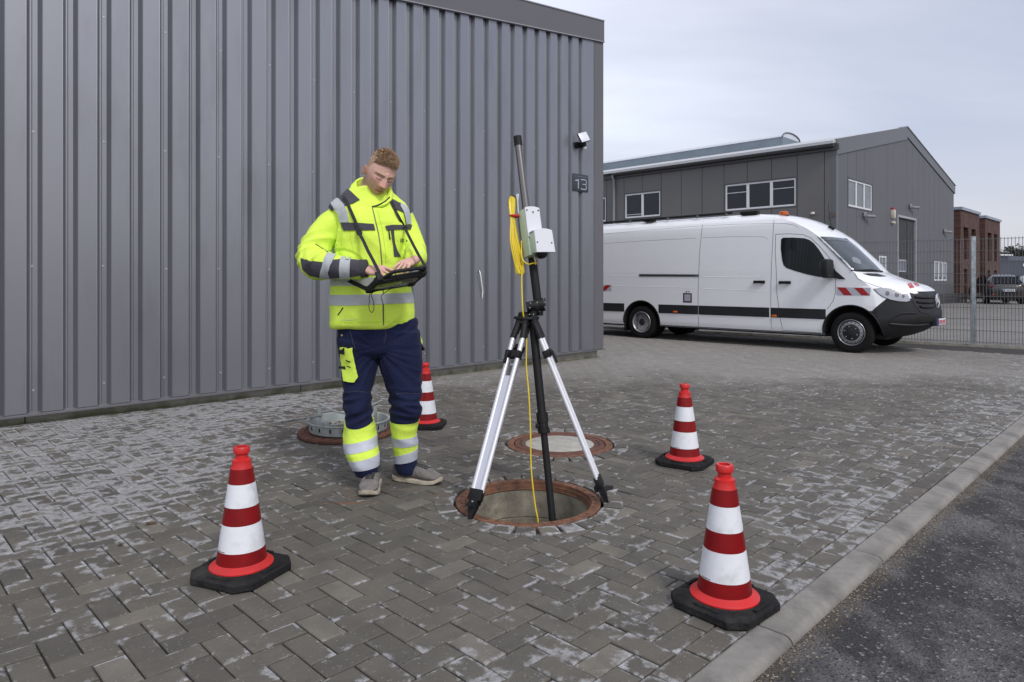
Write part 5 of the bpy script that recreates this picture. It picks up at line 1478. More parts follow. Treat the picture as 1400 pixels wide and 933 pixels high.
# parked hatchback seen from behind
def car(px, Yc, col, label, wid=1.74, hgt=1.42, rz=0.0, ln=3.9, clear=.16):
    p = at(px, HY, Yc); p.z = 0
    root = thing('parked_car', label, 'car', p, rz)
    M_c = mat('car_paint', col, .22, var=.05, coat=.6, spec=.6)
    # sections along the car (y forward away from the viewer), outline half widths by height
    hw = wid / 2
    st = [(-ln / 2, .52, .80, .42), (-ln / 2 + .06, .30, .92, .80), (-ln / 2 + .30, .22, 1.05, .97), (-ln / 2 + .55, .20, 1.26, 1.0), (-ln / 2 + .95, .18, 1.40, 1.0), (-.3, .18, hgt, 1.0), (.35, .18, hgt - .03, 1.0), (1.0, .18, 1.12, 1.0), (1.25, .18, .98, 1.0), (ln / 2 - .2, .20, .84, .95), (ln / 2, .35, .62, .80)]
    mb = MB(); n = 22; vs = []
    for (y, zb, zt2, wf) in st:
        for k in range(n):
            t = 2 * math.pi * k / n; c_, s_ = math.cos(t), math.sin(t)
            ex = .42
            x = math.copysign(abs(c_) ** ex, c_) * hw * wf; zz = math.copysign(abs(s_) ** ex, s_)
            z = (zb + zt2) / 2 + (zt2 - zb) / 2 * zz
            if z > .86: x *= 1 - .24 * min(1, (z - .86) / .55) ** .9
            vs.append((x, y, z))
    fs = []
    for i in range(len(st) - 1):
        for k in range(n): k2 = (k + 1) % n; fs.append((i * n + k, i * n + k2, (i + 1) * n + k2, (i + 1) * n + k))
    fs.append(tuple(range(n))); fs.append(tuple(reversed([(len(st) - 1) * n + k for k in range(n)])))
    mb.add(vs, fs, smooth=True); body = mb.build('car_body', M_c, root, world=False)
    mb = MB(); mb.add([(-.60, -ln / 2 + .16, .98), (.60, -ln / 2 + .16, .98), (.50, -ln / 2 + .66, 1.30), (-.50, -ln / 2 + .66, 1.30)], [(0, 1, 2, 3), (3, 2, 1, 0)])
    mb.build('rear_window', M_wglass, body, world=False)
    for v in body.children[-1].data.vertices: v.co.y -= .05
    for sx in (-1, 1):
        mb = MB(); mb.add([(sx * .745, -1.1, 1.02), (sx * .745, .75, 1.0), (sx * .62, .2, 1.32), (sx * .62, -.95, 1.32)], [(0, 1, 2, 3), (3, 2, 1, 0)]); 
        mb.build('side_window', M_wglass, body, world=False)
        for v in body.children[-1].data.vertices: v.co.x += sx * .03
        mb = MB(); mb.box((sx * .66, -ln / 2 + .10, .86), (.30, .10, .13), bev=.02); mb.build('tail_light', mat('tail_light', (0.10, 0.012, 0.012), .2), body, world=False)
        mb = MB(); mb.box((sx * (hw + .07), .55, 1.0), (.16, .10, .13), bev=.03); mb.build('mirror', M_c, root, world=False)
        for y in (-ln / 2 + .72, ln / 2 - .75):
            mb = MB(); mb.cyl((sx * (hw - .21), y, .30), (sx * (hw - .01), y, .30), .30, n=24); tw = mb.build('tyre', M_rubber, root, world=False)
            mb = MB(); mb.cyl((sx * (hw - .03), y, .30), (sx * (hw + .0), y, .30), .19, n=20); mb.build('rim', M_lampw, tw, world=False)
    mb = MB(); mb.box((0, -ln / 2 - .012, .66), (.50, .02, .11)); npl = mb.build('number_plate', mat('plate_white', (0.62, 0.64, 0.68), .5), root, world=False)
    mb = MB(); mb.box((-.225, -ln / 2 - .024, .66), (.04, .004, .10)); mb.build('plate_band', mat('plate_blue', (0.03, 0.08, 0.35), .5), npl, world=False)
    mb = MB()
    for k in range(7): mb.box((-.16 + k * .056, -ln / 2 - .024, .66), (.022 if k % 3 else .034, .004, .065))
    mb.build('plate_lettering', M_black, npl, world=False)
    mb = MB(); mb.box((0, -ln / 2 + .03, .36), (1.46, .10, .22), bev=.04); mb.build('bumper_insert', M_black, root, world=False)
    for sx in (-1, 1):
        mb = MB(); mb.box((sx * .60, -ln / 2 - .022, .46), (.14, .02, .04)); mb.build('reflector', mat('red_reflector', (0.3, 0.01, 0.01), .3), root, world=False)
    return root
car(1362, 33.4, (0.006, 0.0065, 0.008), 'black hatchback parked beyond the fence, seen from behind', wid=1.62, hgt=1.28, rz=math.radians(-20), ln=3.6)
car(1403, 37.5, (0.35, 0.37, 0.40), 'silver car parked beside the black hatchback at the right edge', rz=math.radians(-18), hgt=1.3)
# ================================================================== white van
VR = gp(880, 463); VF_ = gp(1165, 483)
vf = (VF_ - VR).normalized(); vn = Vector((vf.y, -vf.x, 0))          # forward; towards the viewer
if vn.y > 0: vn = -vn
HWV = .895; WBV = (VF_ - VR).length
VO = VR - vn * HWV                                                     # ground point under the rear axle centre
van = thing('panel_van', 'white high roofed panel van with black side strip parked before the grey hall', 'van', VO)
TV = basis(VO, vf, vn, (0, 0, 1))                                      # (s, y, z) -> world
if TV.to_3x3().determinant() < 0: pass
def VW(s, y, z): return TV @ Vector((s, y, z))
M_vw = mat('white_van_paint', (0.77, 0.785, 0.82), .22, var=.015, vscale=1.5, coat=.5, spec=.5, dirt=(0.69, 0.70, 0.73), dirt_amt=.4, dscale=1.5)
M_vd = mat('dark_bumper_plastic', (0.017, 0.018, 0.021), .6, spec=.3, var=.08, vscale=12, bump=.06, bscale=120)
M_seam = mat('panel_gap', (0.10, 0.105, 0.12), .8, var=.05)
M_vg = mat('tinted_cab_glass', (0.010, 0.013, 0.014), .04, var=.3, vscale=2, spec=.6)
ZS = [.26, .33, .43, .53, .60, .70, .83, .92, .975, 1.01, 1.05, 1.09, 1.16, 1.27, 1.42, 1.58, 1.72, 1.845, 1.97, 2.09, 2.17, 2.235, 2.28, 2.315, 2.335, 2.345]
S0 = [4.40, 4.56, 4.70, 4.78, 4.79, 4.775, 4.745, 4.72, 4.69, 4.655, 4.59, 4.47, 4.25, 3.985, 3.86, 3.705, 3.57, 3.44, 3.27, 3.08, 2.92, 2.745, 2.56, 2.30, 1.9, 1.2]
def s0(z): return float(np.interp(z, ZS, S0))
WZ = ([.26, .34, .5, .68, 1.0, 1.3, 1.6, 1.85, 2.0, 2.10, 2.18, 2.24, 2.285, 2.315, 2.335, 2.345], [.865, .885, .893, .895, .892, .885, .868, .848, .832, .812, .775, .715, .62, .47, .28, .1])
def wv(z): return float(np.interp(z, *WZ))
DZ = ([.26, .6, .97, 1.05, 1.15, 1.27, 1.5, 2.0, 2.2, 2.34], [.50, .62, .60, .53, .36, .15, .14, .15, .22, .3])
NZ = ([.26, .9, 1.05, 1.27, 2.34], [3.6, 3.6, 3.0, 2.4, 2.2])
def dv_(z): return float(np.interp(z, *DZ))
def nv_(z): return float(np.interp(z, *NZ))
SB = -2.05
zsl = sorted(set(list(np.linspace(.26, .97, 24)) + list(np.linspace(.98, 1.30, 26)) + list(np.linspace(1.32, 2.1, 26)) + list(np.linspace(2.11, 2.345, 18))))
vs = []; ncol = None; rows = []
ts = np.linspace(0, 1, 17)
for z in zsl:
    w, sf, d, n_ = wv(z), s0(z), dv_(z), nv_(z)
    row = []
    tz = max(0, (z - 2.1)) * .5
    half = []
    half.append((SB + .05 + tz, 0)); half.append((SB + tz + .05, w * .5)); half.append((SB + .06 + tz, w * .93)); half.append((SB + .14 + tz, w))
    se = sf - d
    for k in range(1, 31): half.append((SB + .14 + tz + (se - SB - .14 - tz) * k / 31, w))
    for t in ts:
        y = w * (1 - t) if t > .55 else w * (1 - t * t * 1.0 / .55 * .55) if False else w * math.cos(t * math.pi / 2)
        half.append((sf - d * abs(y / w) ** n_ , y))
    full = half + [(s_, -y) for s_, y in reversed(half[1:-1])]
    rows.append(full)
nc = len(rows[0]); V_ = []; F_ = []
for z, row in zip(zsl, rows):
    for s_, y in row: V_.append((s_, y, z))
for i in range(len(rows) - 1):
    for k in range(nc): k2 = (k + 1) % nc; F_.append((i * nc + k, i * nc + k2, (i + 1) * nc + k2, (i + 1) * nc + k))
F_.append(tuple(reversed(range(nc)))); F_.append(tuple((len(rows) - 1) * nc + k for k in range(nc)))
def raw_obj(V, F, name='tmp', mats=()):
    me = bpy.data.meshes.new(name); me.from_pydata([tuple(v) for v in V], [], F)
    for m in mats: me.materials.append(m)
    bm = bmesh.new(); bm.from_mesh(me); bmesh.ops.recalc_face_normals(bm, faces=bm.faces); bm.to_mesh(me); bm.free()
    o = bpy.data.objects.new(name, me); COL.objects.link(o); return o
bo_ = raw_obj(V_, F_, 'body_raw', (M_vw, M_vd, M_hole))
# cut wheel arches and cab windows out of the shell
SA_R, SA_F, RA = -.06, WBV - .02, .425
cutters = []
for s_, r_, zc in ((SA_R, .415, .315), (SA_F, .425, .318)):
    for sg_ in (-1, 1):
        mb = MB(); mb.cyl((s_, sg_ * .50, zc), (s_, sg_ * 1.1, zc), r_, n=48)
        c_ = raw_obj(mb.v, mb.f, 'cut', (M_vw, M_vd, M_hole)); 
        for p in c_.data.polygons: p.material_index = 2
        cutters.append(c_)
for c_ in cutters:
    md = bo_.modifiers.new('b', 'BOOLEAN'); md.operation = 'DIFFERENCE'; md.object = c_; md.solver = 'EXACT'
bpy.context.view_layer.update()
me = bpy.data.meshes.new_from_object(bo_.evaluated_get(bpy.context.evaluated_depsgraph_get()))
for o in cutters + [bo_]: bpy.data.objects.remove(o)
me.name = 'body_shell'
me.materials.clear()
for m in (M_vw, M_vd, M_hole): me.materials.append(m)
bm = bmesh.new(); bm.from_mesh(me)
def bis(co, no):
    bmesh.ops.bisect_plane(bm, geom=bm.verts[:] + bm.edges[:] + bm.faces[:], plane_co=co, plane_no=no)
K1 = 1.05
def yside_(s, z):
    w, sf, d, n_ = wv(z), s0(z), dv_(z), nv_(z)
    return w if s <= sf - d else w * max(0, (sf - s) / d) ** (1 / n_)
bis((4.0, 0, .665), (0, 0, 1)); bis((4.10, 0, .665), (-K1, 0, 1)); bis((4.0, 0, .86), (0, 0, 1)); bis((0, .47, 0), (0, 1, 0)); bis((0, -.47, 0), (0, 1, 0)); bis((0, 0, .965), (0, 0, 1))
for f in bm.faces:
    c = f.calc_center_median()
    if f.material_index == 2: continue
    f.material_index = 0
    if c.x > 3.9 and (c.z < .665 or (c.x > 4.1 and c.z < .86 and c.z < .665 + K1 * (c.x - 4.10)) or (abs(c.y) < .47 and c.z < .965 and c.x > 4.3)) : f.material_index = 1
    if c.z < .262: f.material_index = 1
    for s_, zc in ((SA_R, .315), (SA_F, .318)):
        if math.hypot(c.x - s_, c.z - zc) < .424 and (abs(c.y) < yside_(c.x, c.z) - .012): f.material_index = 2
    f.smooth = True
bm.to_mesh(me); bm.free(); me.set_sharp_from_angle(angle=math.radians(35))
me.transform(TV)
if TV.to_3x3().determinant() < 0: me.flip_normals()
body = link('body_shell', me, van)
vb = BVHTree.FromPolygons([v.co + van.location for v in me.vertices], [tuple(p.vertices) for p in me.polygons])
def smesh(mb, name, mats, parent): 
    return mb.build(name, mats, parent)
# grid panels following the body side: f(s,z) -> y
def yside(s, z):
    w, sf, d, n_ = wv(z), s0(z), dv_(z), nv_(z)
    if s <= sf - d: return w
    return w * max(0, (sf - s) / d) ** (1 / n_)
def side_panel(name, sa, sb, za, zb, m, off=.006, sgn=1, ns=None, parent=None, fz0=None, fz1=None):
    ns = ns or max(2, int((sb - sa) / .08)); mb = MB(); vs = []; nz_ = 3
    for i in range(ns + 1):
        s_ = sa + (sb - sa) * i / ns
        z0_ = za if fz0 is None else fz0(s_); z1_ = zb if fz1 is None else fz1(s_)
        for j in range(nz_ + 1):
            z = z0_ + (z1_ - z0_) * j / nz_; e = 0 if j in (0, nz_) or i in (0, ns) else off
            vs.append(VW(s_, sgn * (yside(s_, z) + (off if e else off * .2)), z))
        # rim
    for i in range(ns):
        for j in range(nz_): pass
    fs = [(i * (nz_ + 1) + j, (i + 1) * (nz_ + 1) + j, (i + 1) * (nz_ + 1) + j + 1, i * (nz_ + 1) + j + 1) for i in range(ns) for j in range(nz_)]
    # widen the flat part: move inner rows to the edges
    for i in range(ns + 1):
        s_ = sa + (sb - sa) * i / ns; z0_ = za if fz0 is None else fz0(s_); z1_ = zb if fz1 is None else fz1(s_)
        for j, zz in ((1, z0_ + .006), (nz_ - 1, z1_ - .006)):
            o_ = off if 0 < i < ns else off * .3
            vs[i * (nz_ + 1) + j] = VW(s_, sgn * (yside(s_, zz) + o_), zz)
    mb.add(vs, fs); return mb.build(name, m, parent or van)
for sgn in (1, -1):
    for (a, b) in ((SB + .15, -.455), (.335, 1.168), (1.180, 2.498), (2.520, 3.42)):
        side_panel('side_moulding', a, b, .508, .672, M_vd, .010, sgn)
    side_panel('sill', .36, 3.40, .262, .285, M_seam, .004, sgn)
def V2(*pts): return list(pts)
# cab side window, quarter mirror base, windscreen
win = [(1068, 327.5), (1071, 325.2), (1085, 325), (1100, 326), (1107, 328.5), (1113, 333), (1119.5, 341), (1126, 351), (1133, 362), (1140, 371), (1144, 375), (1130, 379.5), (1118, 378.5), (1104, 375.5), (1088, 371), (1075.5, 366.8), (1071.5, 363), (1069.3, 355), (1067.6, 340)]
sw = decal('side_window', win, vb, M_vg, van, off=.004, step=3.5)
sw2 = None
ws = [(1117.6, 323.8), (1137, 324.6), (1157, 326.6), (1171, 337.5), (1188, 354), (1205.6, 371.6), (1186, 371.8), (1164.6, 370.7), (1150, 357), (1132, 338.5)]
def screen_mat():
    m = mat('windscreen_glass', (0.030, 0.040, 0.042), .04, var=.6, vscale=2.4, spec=.9, dirt=(0.085, 0.10, 0.105), dirt_amt=.6, dscale=2.2); return m
M_ws = screen_mat()
wsc = decal('windscreen', ws, vb, M_ws, van, off=.007, step=4)
decal('windscreen_shade', [(1119.5, 325.2), (1137, 325.6), (1156, 327.6), (1160, 331), (1140, 329.4), (1124, 329.6)], vb, mat('grey_shade_band', (0.04, 0.048, 0.052), .08, spec=.9), wsc, off=.009, step=3)
decal('steering_wheel_view', [(1165, 352), (1171, 353), (1176, 357), (1177, 362), (1172, 361), (1166, 359), (1164, 355)], vb, mat('pale_interior', (0.17, 0.19, 0.20), .1, spec=.8), wsc, off=.0085, step=3)
# wiper and cowl
seam('wiper', [(1164, 370), (1180, 371.6), (1198, 372), (1206, 372.2)], vb, M_black, van, r=.012, off=.012)
seam('wiper', [(1171, 370.3), (1190, 369.6), (1203, 371.6)], vb, M_black, van, r=.007, off=.016)
decal('bonnet_vent', [(1179, 374.6), (1186, 374.0), (1199, 374.4), (1212, 378.2), (1203, 378.6), (1190, 377.6)], vb, M_vd, van, off=.004, step=3)
# seams
for nm, pts in (('door_gap', [(1059, 293.5), (1057.5, 310), (1056.5, 330), (1055, 360), (1054, 390), (1054, 420), (1054.3, 445), (1055.5, 450.5)]),
                ('door_gap', [(962, 299.5), (960, 312), (957, 340), (955.5, 370), (954.5, 400), (954.5, 430), (955.5, 447.5)]),
                ('door_gap', [(1060.5, 320.5), (1080, 319.8), (1098, 321), (1108, 325), (1120, 336), (1132, 350), (1139, 360), (1142.5, 372), (1142.3, 400), (1139, 412), (1131, 423)]),
                ('door_gap', [(1060.5, 320.5), (1060, 345), (1061.5, 372), (1062, 400), (1065.5, 424), (1067, 437), (1070, 450)]),
                ('door_gap', [(1069.5, 451.5), (1095, 453.5), (1122.5, 455.5)]),
                ('bonnet_gap', [(1168.5, 373.5), (1173, 381), (1180, 385), (1195, 390.5), (1207, 394.2)]),
                ('roof_crease', [(824.5, 320.2), (880, 315.5), (940, 310.5), (1000, 307), (1058, 305.5), (1075, 306), (1086, 308), (1092, 312)]),
                ('body_crease', [(824.5, 333.4), (880, 329.5), (952, 325.8)]), ('body_crease', [(960, 325.5), (1000, 323.8), (1044, 324), (1050, 327)])):
    seam(nm, pts, vb, M_seam, van, r=.0042 if 'gap' in nm else .0028, off=-.001, step=4)
M_cr = mat('white_body_crease', (0.84, 0.85, 0.88), .25, coat=.3)
for pts in ([(957, 378.6), (990, 379), (1035, 379.4), (1042, 376), (1046, 371.5)], [(824.5, 378), (870, 377.8), (872, 377.8)], [(960, 395), (1050, 398)], [(826, 391), (950, 393.5)]):
    seam('pressed_crease', pts, vb, M_cr, van, r=.0045, off=-.0015, step=5)
# sliding door rail
decal('door_rail', [(874, 374.8), (955.5, 375.4), (955.5, 378.6), (874, 378.2)], vb, M_seam, van, off=.008, step=6)
decal('rail_cover', [(876, 375.8), (951, 376.3), (951, 377.6), (876, 377.2)], vb, mat('rail_slot', (0.03, 0.03, 0.032), .6), van, off=.011, step=6)
# door handles
for (x, y) in ((1038.5, 385.7), (1073.5, 386.4)):
    p = vb.ray_cast(CAMP, ray(x, y), 60)[0]
    mb = MB(); Rv = basis((0, 0, 0), vf, vn, (0, 0, 1)).to_3x3()
    mb.box(p + vn * .028, (.20, .026, .048), R=Rv, bev=.012); mb.box(p - vf * .075 + vn * .012, (.03, .03, .03), R=Rv, bev=.005); mb.box(p + vf * .075 + vn * .012, (.045, .035, .045), R=Rv, bev=.008)
    mb.build('door_handle', M_black, van)
# marker lights
M_or = mat('orange_marker', (0.62, 0.13, 0.01), .3, var=.05)
for (x, y) in ((923.5, 426.5), (1058.8, 432)):
    p = vb.ray_cast(CAMP, ray(x, y), 60)[0]; mb = MB(); mb.box(p + vn * .014, (.085, .014, .034), R=Rv, bev=.006); mb.build('side_marker', M_or, van)
# red and white warning stripes
M_vgry = mat('reflective_silver_film', (0.42, 0.44, 0.49), .35, var=.05); M_vred = mat('reflective_red_film', (0.33, 0.012, 0.016), .35, var=.06)
b1_ = decal('warning_strip', [(1143.9, 392.9), (1190.4, 393.8), (1189.8, 404.5), (1143.7, 404)], vb, M_vgry, van, off=.002, step=3)
decal('red_stripe', [(1144.3, 392.9), (1156.1, 393.2), (1165.1, 403.9), (1154, 403.9)], vb, M_vred, b1_, off=.004, step=3); decal('red_stripe', [(1167.5, 393.5), (1179.3, 393.7), (1189.4, 404.3), (1178.2, 404.2)], vb, M_vred, b1_, off=.004, step=3)
decal('red_stripe', [(1240.2, 388.2), (1245.2, 387), (1250.4, 393.4), (1244, 394.6)], vb, mat('red_bonnet_film', (0.42, 0.05, 0.05), .35), van, off=.003, step=2); decal('red_stripe', [(1248.3, 387), (1252.6, 386.6), (1257.2, 391), (1252.6, 392)], vb, mat('red_bonnet_film', (0.42, 0.05, 0.05), .35), van, off=.003, step=2)
b2_ = decal('warning_strip', [(812, 389.6), (836.3, 390), (836, 398.3), (812, 398)], vb, M_vgry, van, off=.002, step=3); decal('red_stripe', [(819.5, 398), (828.5, 390), (836, 390), (827, 398)], vb, M_vred, b2_, off=.004, step=3)
# framed sticker with pale print near the rear door edge
st_ = decal('sticker_frame', [(934, 400.8), (946, 401.2), (946, 414.2), (934, 413.8)], vb, mat('sticker_black', (0.04, 0.04, 0.05), .5), van, off=.003, step=4)
decal('sticker_face', [(935.8, 402.6), (944.2, 403), (944.2, 412.2), (935.8, 411.9)], vb, mat('sticker_pale', (0.36, 0.33, 0.42), .5, var=.25, vscale=30), st_, off=.0055, step=3)
decal('sticker_symbol', [(938, 398), (939.4, 398), (939.4, 400), (938, 400)], vb, M_black, st_, off=.003, step=2); decal('sticker_symbol', [(941, 397.8), (942.8, 397.8), (942.8, 399.8), (941, 399.8)], vb, mat('sticker_lilac', (0.35, 0.25, 0.45), .5), st_, off=.003, step=2)
# headlights (and the far side by mirror)
Minv = TV.inverted()
def mirror_copy(o, parent=van):
    me2 = o.data.copy(); T0 = TV @ Matrix.Scale(-1, 4, (0, 1, 0)) @ Minv
    me2.transform(Matrix.Translation(van.location)); me2.transform(T0); me2.transform(Matrix.Translation(-van.location)); me2.flip_normals()
    c = bpy.data.objects.new(o.name.split('.')[0], me2); COL.objects.link(c); c.parent = parent; return c
M_hl = mat('headlight_lens', (0.30, 0.32, 0.36), .05, var=.12, vscale=14, spec=.9, coat=1)
hl = decal('headlight', [(1194.7, 395.2), (1204, 393.9), (1216, 395), (1230, 397.4), (1239.5, 400.4), (1241.6, 405), (1244, 411.3), (1238, 413), (1229, 412.4), (1217, 410), (1207, 406), (1199.5, 400.5)], vb, M_hl, van, off=.010, step=2.4)
M_hd = mat('headlight_reflector', (0.13, 0.135, 0.15), .2, metal=.3, var=.3, vscale=25)
for (x, y, r_) in ((1213, 401.5, 3.0), (1226, 403.6, 3.1), (1234.5, 405.6, 2.1)):
    decal('lamp_reflector', [(x + r_ * math.cos(a), y + r_ * 1.05 * math.sin(a)) for a in np.linspace(0, 6.283, 13)[:-1]], vb, M_hd, hl, off=.0125, step=1.6)
seam('headlight_trim', [(1194.7, 395.2), (1199.5, 400.5), (1207, 406), (1217, 410), (1229, 412.4), (1238, 413)], vb, M_seam, van, r=.006, off=.006, step=3)
mirror_copy(hl)
# grille with slats
gr_ = decal('grille', [(1243.5, 400.6), (1250, 402.2), (1260, 400.6), (1271, 399.2), (1275.6, 403), (1275.6, 423), (1270, 429.2), (1259, 428), (1252.5, 420.5), (1246.8, 411)], vb, mat('black_grille', (0.010, 0.010, 0.012), .5), van, off=.006, step=2.2)
for yv, x0_ in ((406.6, 1250), (413.2, 1253), (419.6, 1257)):
    seam('grille_slat', [(x0_, yv), (1262, yv + 1.0), (1270, yv + 1.2), (1275.2, yv + .8)], vb, M_blk, gr_, r=.018, off=.012, step=3)
decal('lower_grille', [(1254.5, 433), (1264, 434), (1275, 433.4), (1275, 439.6), (1266, 440.6), (1258, 440.4)], vb, M_hole, van, off=.004, step=2.2)
seam('bumper_lip', [(1216, 443), (1235, 444.6), (1255, 445.2), (1272, 443), (1277, 440.5)], vb, M_vd, van, r=.018, off=.002, step=3)
seam('bumper_fold', [(1218, 440), (1223, 433), (1232, 429), (1244, 428), (1253, 428.6)], vb, M_vd, van, r=.014, off=.002, step=3)
# three-pointed star in a ring
cN = VW(s0(.80) + .025, 0, .815); mb = MB()
RS = .105
ringp = [cN + vn * (RS * math.cos(a)) + Vector((0, 0, RS * math.sin(a))) for a in np.linspace(0, 2 * math.pi, 33)]
mb.tube(ringp, .010, 8)
for k in range(3):
    a = math.pi / 2 + k * 2 * math.pi / 3; tip = cN + vn * (RS * math.cos(a)) + Vector((0, 0, RS * math.sin(a)))
    l_ = cN + vn * (.022 * math.cos(a + 1.05)) + Vector((0, 0, .022 * math.sin(a + 1.05))); r_ = cN + vn * (.022 * math.cos(a - 1.05)) + Vector((0, 0, .022 * math.sin(a - 1.05)))
    top_ = cN + vf * .018; mb.add([tip, l_, r_, top_, cN - vf * .01], [(0, 1, 3), (0, 3, 2), (0, 2, 4), (0, 4, 1)])
mb.build('star_emblem', mat('chrome_emblem', (0.62, 0.63, 0.66), .18, metal=.8), van)
# number plate
cP = VW(s0(.50) + .075, 0.0, .495); mb = MB(); Rp = Rv
mb.box(cP, (.02, .43, .095), R=Rp, bev=.003); pl_ = mb.build('number_plate', M_wframe, van)
mb = MB(); mb.box(cP + vf * .0112 + vn * .21, (.002, .04, .095), R=Rp); mb.build('plate_band', mat('plate_blue2', (0.10, 0.11, 0.30), .5), pl_)
mb = MB(); mb.box(cP + vn * .236, (.018, .003, .1), R=Rp); mb.build('plate_edge', mat('plate_blue2', (0.10, 0.11, 0.30), .5), pl_)
mb = MB()
for k in range(7): mb.box(cP + vf * .0115 + vn * (.15 - k * .052), (.002, .032 if k != 3 else .012, .06), R=Rp)
mb.build('plate_lettering', mat('plate_red', (0.45, 0.03, 0.04), .5), pl_)
mb = MB(); mb.box(cP - vf * .05, (.08, .50, .12), R=Rp, bev=.01); mb.build('plate_carrier', M_vd, van)
# wheels
M_tyre = mat('tyre_rubber', (0.010, 0.010, 0.0105), .85, spec=.2, var=.25, vscale=10, bump=.3, bscale=40)
M_rim = mat('silver_steel_rim', (0.30, 0.31, 0.33), .4, metal=.6, var=.12, vscale=12)
M_dish = mat('lightened_steel_dish', (0.48, 0.49, 0.52), .5, metal=.1, var=.12, vscale=12)  # rim steel lightened to offset the shade inside the recessed dish
def wheel(s_, side, front, inset=0.0):
    r = .318; y0 = side * (HWV - .012 - inset); Tw = TV @ Matrix.Translation((s_, y0, r)) @ Matrix.Rotation(-side * math.pi / 2, 4, 'X')   # local z points outwards
    mb = MB(); mb.lathe([(.20, -.19), (.285, -.195), (.308, -.18), (.318, -.155), (.318, -.035), (.306, -.010), (.285, .0), (.235, .003), (.205, -.004), (.198, -.02)], 48, Tw)
    ty = mb.build('tyre', M_tyre, van)
    mb = MB(); mb.lathe([(.205, -.19), (.205, -.003), (.199, .004), (.194, .0), (.188, -.02), (.18, -.03)], 48, Tw); 
    rim = mb.build('rim', M_rim, ty)
    if front:
        mb = MB(); mb.lathe([(.188, -.05), (.188, -.030), (.165, -.012), (.14, -.004), (.125, -.006)], 40, Tw); mb.build('rim_disc', M_rim, rim)
        mb = MB(); mb.lathe([(.13, -.03), (.128, -.002), (.10, .010), (.062, .012), (.058, .02), (.045, .024), (0, .024)], 36, Tw); mb.build('hub_cap', M_vd, rim)
        mb = MB()
        for k in range(16):
            a = 2 * math.pi * k / 16; mb.lathe([(0, .003), (.0085, .003), (.0085, -.004)], 8, Tw @ Matrix.Translation((.156 * math.cos(a), .156 * math.sin(a), -.0095)))
        mb.build('rim_hole', M_hole, rim)['kind'] = 'stuff'
        mb = MB()
        for k in range(6):
            a = 2 * math.pi * k / 6 + .3; mb.cyl(Tw @ Vector((.095 * math.cos(a), .095 * math.sin(a), .0)), Tw @ Vector((.095 * math.cos(a), .095 * math.sin(a), .022)), .011, n=8)
        mb.build('wheel_nut', M_rim, rim)['kind'] = 'stuff'
    else:
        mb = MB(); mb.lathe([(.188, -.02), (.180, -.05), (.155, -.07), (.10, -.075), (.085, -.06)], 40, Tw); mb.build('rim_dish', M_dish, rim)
        mb = MB(); mb.lathe([(.085, -.08), (.080, -.03), (.06, -.012), (0, -.01)], 28, Tw); mb.build('hub', M_vd, rim)
        mb = MB()
        for k in range(10):
            a = 2 * math.pi * k / 10; mb.lathe([(0, .006), (.016, .006), (.016, -.004)], 8, Tw @ Matrix.Translation((.128 * math.cos(a), .128 * math.sin(a), -.074)))
        mb.build('rim_hole', M_hole, rim)['kind'] = 'stuff'
for side in (1, -1):
    wheel(SA_F, side, True); wheel(SA_R, side, False); wheel(SA_R, side, False, .235)
# arch lips and mud flap, underbody
for s_, r_ in ((SA_R, .418), (SA_F, .428)):
    mb = MB(); pts = []
    for a in np.linspace(math.radians(-5), math.radians(185), 22):
        s1, z1 = s_ + r_ * math.cos(a), .317 + r_ * math.sin(a)
        if z1 < .275: continue
        pts.append(VW(s1, yside(s1, z1) + .002, z1))
    mb.tube(pts, .010, 6); mb.build('arch_lip', M_vd, van)
for s_, r_ in ((SA_R, .409), (SA_F, .419)):
    for sg_ in (1, -1):
        mb = MB(); vs = []; n = 28
        for k in range(n + 1):
            a = math.radians(-12) + math.radians(204) * k / n; s1, z1 = s_ + r_ * math.cos(a), .316 + r_ * math.sin(a)
            vs.append(VW(s1, sg_ * .46, z1)); vs.append(VW(s1, sg_ * (yside(s1, z1) - .006), z1))
        vs.append(VW(s_, sg_ * .46, .316))
        mb.add(vs, [(2 * k, 2 * k + 2, 2 * k + 3, 2 * k + 1) for k in range(n)] + [(2 * k, 2 * n + 2, 2 * k + 2) for k in range(n)]); mb.build('arch_liner', M_hole, van)
mb = MB(); mb.box(VW(SA_R - .40, .72, .30), (.03, .30, .34), R=Rv, bev=.008); mb.build('mud_flap', M_black, van)
mb = MB(); mb.box(VW(1.6, 0, .25), (5.3, 1.3, .06), R=Rv); mb.box(VW(-1.3, 0, .25), (1.3, 1.5, .05), R=Rv); mb.box(VW(SA_R, 0, .33), (.14, 1.3, .14), R=Rv); mb.box(VW(3.7, 0, .27), (1.0, 1.2, .08), R=Rv)
mb.build('underbody', M_hole, van)
# mirror
mp_ = vb.ray_cast(CAMP, ray(1138, 368), 60)[0]
decal('mirror_base', [(1131, 360), (1137, 363), (1143, 370.5), (1156.2, 381.8), (1148, 382), (1132, 378.5), (1130, 372)], vb, M_vd, van, off=.012, step=3)
mc = mp_ + vn * .17 - vf * .02
mb = MB(); pts = []
mb.box(mc + Vector((0, 0, .02)), (.13, .20, .27), R=Rv @ Matrix.Rotation(math.radians(14), 3, 'Z'), bev=.045)
mb.box(mc + Vector((0, 0, -.115)) - vn * .06, (.12, .28, .06), R=Rv, bev=.025)
mb.build('wing_mirror', M_vd, van)
mb = MB(); mb.box(mc - vf * .064 + Vector((0, 0, .02)), (.012, .15, .20), R=Rv @ Matrix.Rotation(math.radians(14), 3, 'Z'), bev=.02); mb.build('mirror_glass', M_ws, van)
